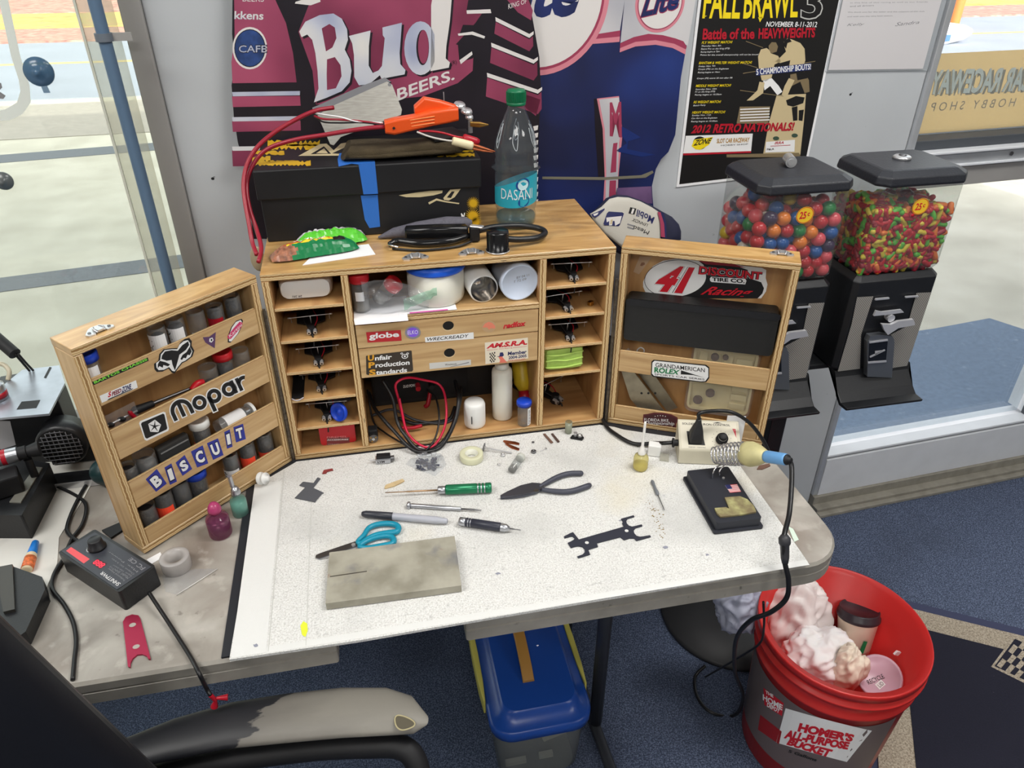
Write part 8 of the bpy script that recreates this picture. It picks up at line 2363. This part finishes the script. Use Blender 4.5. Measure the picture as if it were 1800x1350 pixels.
# fan machine
yF = onz(120,812,0).y; t = thing('tyre_truer','black bench machine with silver top plate and round fan grille','machine',onz(60,800,Z1_))
zt_ = .125; top_ = [onz(*q,zt_)for q in((-60,740),(86,727),(114,673),(104,642),(39,650),(-60,730))]
plm = mat('scuffed_silver_plate',(176,182,192),.3,.7,var=.12,scale=25)
b = MB(); b.prism([(p.x,p.y)for p in top_],zt_-.004,zt_,plm); b.build('top_plate',t,True,bevel=.001)
b = MB(); S_ = TP_(zt_+.0002); b.dpx(S_,[(29,720),(64,717),(71,703),(38,706)],dblack,1); b.build('slot',t,True); b = MB(); b.dpx(S_,[(77,664),(81,665),(91,646),(87,645)],dblack,1); b.build('slot',t,True)
x1_ = top_[1].x; b = MB(); b.prism([(top_[0].x,yF+.01),(x1_,yF+.01),(top_[2].x,top_[2].y),(top_[3].x,top_[3].y-.004),(top_[4].x,top_[4].y-.004),(top_[0].x,top_[4].y-.01)],Z1_,zt_-.0042,mb_); b.build('housing',t,True,bevel=.002)
fc = ony(118,765,yF-.004); b = MB(); b.lathe([(.040,-.004),(.040,.03),(.036,.034)],mb_,36,fc,(0,-1,0)); b.cbox((fc.x+.02,yF+.02,.03),(.12,.05,.058),mb_)
b.build('fan_shroud',t,True)
b = MB(); F_ = Plane((0,yF-.0385,0),(1,0,0),(0,0,1)); b.dell(F_,(fc.x,fc.z),.036,.036,hole_m,1)
for k in range(-4,5):
 h = math.sqrt(max(.034**2-(k*.0078)**2,0)); 
 b.tube([F_.w(fc.x+k*.0078,fc.z-h,.002),F_.w(fc.x+k*.0078,fc.z+h,.002)],.0009,mat('grille_grey',(84,84,88),.4),n=1,seg=5); b.tube([F_.w(fc.x-h,fc.z+k*.0078,.003),F_.w(fc.x+h,fc.z+k*.0078,.003)],.0009,MATS['grille_grey'],n=1,seg=5)
b.build('grille',t,True)['kind'] = 'stuff'
b = MB(); b.box(fc.x-.06,fc.x+.08,yF-.075,yF-.04,Z1_,.0065,mb_); b.box(fc.x-.06,fc.x+.08,yF-.077,yF-.075,Z1_,.010,steel); b.build('foot',t,True)
b = MB(); q_ = ony(12,745,yF-.001); S_ = Plane((0,yF+.0095,0),(1,0,0),(0,0,1)); b.slab(S_,[S_.px(*q)for q in((-10,738),(18,740),(28,782),(2,790),(-10,780))],mat('grey_tape_label',(176,176,180),.5),0,.0006); b.build('label',t,True)
# black power box with motor
z_ = .046; q4 = [onz(*q,z_)for q in((-70,905),(38,906),(88,814),(50,808),(-70,815))]
t = thing('power_box','black metal box with silver rail carrying a small motor','power supply',(q4[1].x-.05,q4[1].y+.05,Z1_))
b = MB(); b.prism([(p.x,p.y)for p in q4],Z1_,z_,mb_); b.build('box',t,True,bevel=.003)
b = MB(); S_ = TP_(z_+.0004); b.slab(S_,[S_.px(*q)for q in((17,884),(37,885),(75,823),(63,822))],mat('dull_rail',(170,168,158),.4,.6),0,.002); b.build('rail',t,True)
b = MB(); b.cbox(onz(5,850,z_+.018),(.05,.035,.034),dblack,Matrix.Rotation(.4,3,'Z')); b.build('motor_mount',t,True,bevel=.003)
A_, B_ = onz(-25,812,z_+.048), onz(32,798,z_+.048); b = MB(); b.cyl(A_,B_,.0125,silver,seg=24); b.cyl(B_-(B_-A_)*.5,B_-(B_-A_)*.35,.0128,redw,seg=24); b.build('motor',t,True)
d_ = (B_-A_).normalized(); b = MB(); b.cyl(B_,B_+d_*.012,.011,dblack); b.cyl(B_+d_*.012,B_+d_*.030,.009,dblack,.013); b.cyl(B_+Vector((.01,0,-.012)),B_+Vector((.01,0,-.046)),.006,dblack); b.build('chuck',t,True)
# glue, tray
A_, B_ = onz(47,1002,Z1_+.007), onz(63,952,Z1_+.007); t = thing('super_glue','small glue bottle with blue cap and orange label','glue',(A_.x,A_.y,Z1_)); d_ = (B_-A_).normalized(); L = (B_-A_).length
for nm, pr, m_ in (('bottle',[(.004,0),(.0075,.001),(.0080,L*.42),(.0072,L*.52),(.005,L*.58)],mat('cream_glue',(226,206,170),.4)),('label',[(.0081,.002),(.0083,.002),(.0083,L*.40),(.0081,L*.4)],mat('orange_glue_label',(214,110,60),.5,var=.4,scale=260)),('cap',[(.0055,L*.52),(.0068,L*.56),(.0050,L*.97),(.003,L)],mat('sky_blue_cap',(30,120,206),.35))):
 b = MB(); b.lathe([(r,z)for r,z in pr],m_,18,A_,d_); b.build(nm,t,True)
q4 = [onz(*q,.022)for q in((-50,1005),(24,996),(74,1014),(79,1036),(45,1110),(-50,1180))]; t = thing('black_tray','black plastic holder with a folded rim at the left edge of the table','tray',(q4[1].x,q4[1].y,Z1_))
b = MB(); b.prism([(p.x,p.y)for p in q4],Z1_,.022,mb_); b.build('body',t,True,bevel=.003)
b = MB(); p0, p1, p2 = q4[1], onz(28,1075,.022), onz(8,1080,.022); b.prism([(p0.x,p0.y),(p1.x,p1.y),(p2.x,p2.y),(onz(-6,1000,.022).x,p0.y-.002)],.0222,.027,mat('tray_rib',(56,54,50),.4)); b.build('rib',t,True)
# power brick
zt_ = .034; q4 = [onz(*q,zt_)for q in((101,969),(167,932),(277,995.5),(205.5,1041))]
c_ = sum(q4,Vector()) / 4; an = math.atan2((q4[2]-q4[1]).y+(q4[3]-q4[0]).y,(q4[2]-q4[1]).x+(q4[3]-q4[0]).x); Lx = ((q4[2]-q4[1]).length+(q4[3]-q4[0]).length) / 2; Ly = ((q4[1]-q4[0]).length+(q4[2]-q4[3]).length) / 2
t = thing('power_adapter','black adjustable power adapter lettered SHNITPWR with red digits','power adapter',(c_.x,c_.y,Z0),an)
b = MB(); b.prism(rrect(Lx,Ly,.004),0,zt_-Z0,mb_); b.build('case',t,bevel=.0015)
S_ = TP_(zt_+.0002); C14 = crop(100,930,9); b = MB()
b.slab(S_,[S_.px(*q)for q in C14((70,350),(600,50),(1500,600),(950,960))],mat('face_charcoal',(56,58,66),.4),0,.0003); S_ = S_.shift(.0003)
b.dpx(S_,C14((145,345),(225,285),(520,475),(425,545)),mat('salmon_label',(222,84,90),.5),1)
b.dpx(S_,C14((545,540),(640,470),(800,545),(680,640)),mat('display_dark',(60,10,20),.3),1)
b.build('face',t,True)
def mq(q): return C14(*q)
b = MB(); qtext(b,S_,'888',mq(((778,560),(640,480),(560,540),(690,622))),mat('red_led',(255,40,60),.5,emis=1.6),2); part(b.build('display',t,True),'lit red three digit display')
b = MB(); qtext(b,S_,'SHNITPWR',mq(((1015,862),(730,668),(672,705),(955,905))),inkw,2)
for k, (tx,q) in enumerate((('Professional Adapter',((1090,790),(830,612),(800,632),(1060,830))),('Model: SHNT12',((1160,760),(850,585),(825,600),(1110,795))),('Input: 100-240V',((1200,730),(900,560),(880,570),(1165,760))),('Output: DC 3-24V',((1240,705),(880,455),(862,470),(1205,730))),('Max. Power',((1290,665),(820,350),(805,362),(1265,690))))): qtext(b,S_,tx,mq(q),inkgrey,2)
qtext(b,S_,'FC CE',mq(((1410,610),(1180,450),(1120,490),(1340,655))),inkgrey,2,bold=.02)
for k in range(12):
 a = PI * .1 + k * .28; b.dell(S_,S_.px(*C14((640+168*math.cos(a+1.0),262+105*math.sin(a+.2)))[0]),.0009,.0009,inkw,2,n=8)
b.build('print',t,True)
kp = onz(*C14((640,290))[0],zt_+.001); b = MB(); b.lathe([(.0125,0),(.0125,.003),(.0105,.004),(.0095,.015),(.0085,.016),(.0004,.016)],black,28,kp); b.build('dial',t,True)
def cab_(pts,r,lb,nm='cable',m_=rubber,z=Z0,lift=None):
 P = [onz(u,v,z+r+(lift[k]if lift else 0))for k,(u,v)in enumerate(pts)]; b = MB(); b.tube(P,r,m_,seg=8,n=8); return tag(b.build(nm),lb,'cable')
b = MB(); P = [onz(262,1042,.016),onz(275,1062,.012),onz(300,1100,.004),onz(335,1155,.002),onz(352,1188,.002),ony(362,1208,-.418),ony(370,1222,-.422)]; b.tube(P,.0028,rubber,n=8); o = b.build('output_cable',t,True)
b = MB(); q = P[-1]; b.cyl(q,q+Vector((.004,0,-.012)),.003,redw); b.cyl(q+Vector((.004,0,-.012)),q+Vector((.0,0,-.024)),.002,redw,.005); b.cyl(q+Vector((.006,0,-.008)),q+Vector((.020,0,-.010)),.002,redw,.0045); b.build('connector',t,True)
cab_([(110,985),(95,1010),(92,1035),(112,1062),(128,1092),(134,1125),(131,1160),(128,1195)],.0030,'flat black mains cable running down the left table to its edge')
cab_([(101,855),(128,868),(148,882),(151,900),(143,925),(128,945),(118,965)],.0028,'black cable from the black box joining the adapter cable',lift=[.004,0,0,0,0,0,0])
cab_([(178,828),(155,848),(132,888),(118,925),(122,940),(138,952)],.0030,'black cable curving from behind the cabinet door to the adapter')
b = MB(); S_ = TP_(Z0); b.slab(S_,[S_.px(*q)for q in((180,935),(228,914),(236,922),(196,948))],dblack,0,.004); tag(b.build('strap'),'short black strap beside the left door and the adapter','strap')
P = onz(186,868,Z0); b = MB(); b.ell((P.x,P.y+.03,Z0+.024),(.026,.022,.024),mat('dark_green_plastic',(30,54,56),.35),20,12); tag(b.build('green_bulb'),'dark green rounded bulb behind the left door','bulb')
# red tool
C15 = crop(80,900,3.857); S_ = TP_(Z0); b = MB(); b.slab(S_,[S_.px(*q)for q in C15((528,752),(548,718),(590,702),(632,708),(645,728),(680,860),(716,1004),(700,1004),(690,985),(660,972),(625,975),(595,1000),(580,1030),(578,1060),(562,1056),(545,900))],mat('crimson_anodised',(164,40,72),.35,.5),0,.0025); o = b.build('pinion_tool',bevel=.0004,seg=1); tag(o,'flat crimson metal tool with two holes on the left table','tool')
for q in ((590,766),(615,913)):
 b = MB(); b.dell(TP_(Z0+.0026),TP_(Z0+.0026).px(*C15(q)[0]),.0044,.0036,mat('table_through_hole',(170,164,156),.6),1); b.build('hole',o)
# tape roll, card strip
P = onz(312,997,Z0); b = MB(); b.shell([(.0125,0),(.0205,0),(.0210,.001),(.0210,.021),(.0205,.022),(.0125,.022),(.0125,0)],clear('milky_tape',(236,234,232),.5,(206,202,200),.2),36,P); tag(b.build('clear_tape_roll'),'upright roll of clear milky tape on the left table','tape')
b = MB(); S_ = TP_(Z0); b.slab(S_,[S_.px(*q)for q in((258,984),(282,971),(286,980),(266,992))],paper,0,.0006); tag(b.build('label_strip'),'small white printed strip between the adapter and the tape roll','label')
b = MB(); S_ = TP_(Z0+.001); q = [onz(*k,Z0+.001)for k in((285,1010),(345,1000),(382,1000),(310,1045),(290,1040))]; b.add(q,[tuple(range(5))],bagm); b.tube([onz(310,1046,Z0+.002),onz(382,1000,Z0+.002)],.0006,mat('bag_edge',(220,216,214),.3),n=1,seg=5); tag(b.build('clear_bag'),'small flat clear bag lying before the milky tape roll','bag')
# dye bottles
def dye(u,v,r,h,liq,lh,neck,lb,capm,tall):
 P = onz(u,v,Z0); t = thing('dye_bottle',lb,'bottle',P)
 b = MB(); b.shell([(.001,.0004),(r*.95,.0004),(r,.003),(r,h*.52),(r*.88,h*.60),(r*.55,h*.68),(r*.52,h*.76)],neck,28); b.build('bottle',t)
 b = MB(); b.lathe([(r*.95,.002),(r*.95,h*lh),(.0004,h*lh+.0003)],liq,26); b.build('liquid',t)
 b = MB(); b.lathe([(r*.58,h*.74),(r*.60,h*.82),(r*.5,h*.92),(r*.3,h*(1.0)),(.0004,h*1.005)],capm,20); b.build('cap',t)
 if tall: b = MB(); b.cyl((-.003,.002,h),(-.004,.003,h+.020),.0035,capm); b.build('brush_stem',t)
dye(389,938,.0175,.062,mat('dark_wine_liquid',(58,44,66),.2),.46,clear('pink_bottle',(236,190,210),.22,(176,90,130),.1),'pink tinted dye bottle half full of dark liquid',mat('magenta_cap',(166,60,104),.3),False)
dye(424,903,.0130,.056,mat('aqua_liquid',(120,168,158),.2),.5,clear('aqua_bottle',(216,236,230),.2,(150,190,182),.1),'small aqua bottle with silver cap beside the pink one',silver,True)
# things at the left edge behind
A_, B_ = at_ if False else onz(-20,582,.20), onz(26,622,.17)
t = thing('solder_sucker','black cylindrical grip with two wires above the silver plate','tool',A_)
b = MB(); b.cyl(A_,B_,.0105,dblack,seg=20); b.build('grip',t,True)
b = MB(); q = onz(52,652,.126); b.tube([B_,(B_+q)/2,q],.002,dblack,n=3); b.tube([B_+Vector((.005,0,0)),(B_+q)/2+Vector((.005,0,0)),q+Vector((.006,0,0))],.002,dblack,n=3); b.build('wire',t,True)
b = MB(); P = [onz(-20,640,.15),onz(4,640,.15),onz(16,652,.14),onz(14,668,.126)]; b.tube(P,.004,mat('beige_hose',(190,182,160),.4)); tag(b.build('beige_hose'),'beige hose bent over the silver plate at the left edge','hose')
P = onz(-4,700,.126); b = MB(); b.lathe([(.017,0),(.017,.026),(.013,.028),(.0004,.028)],silver,24,P); b.lathe([(.0172,.004),(.0172,.014)],redw,24,P); tag(b.build('silver_can'),'small silver can with red band on the plate at the left edge','can')
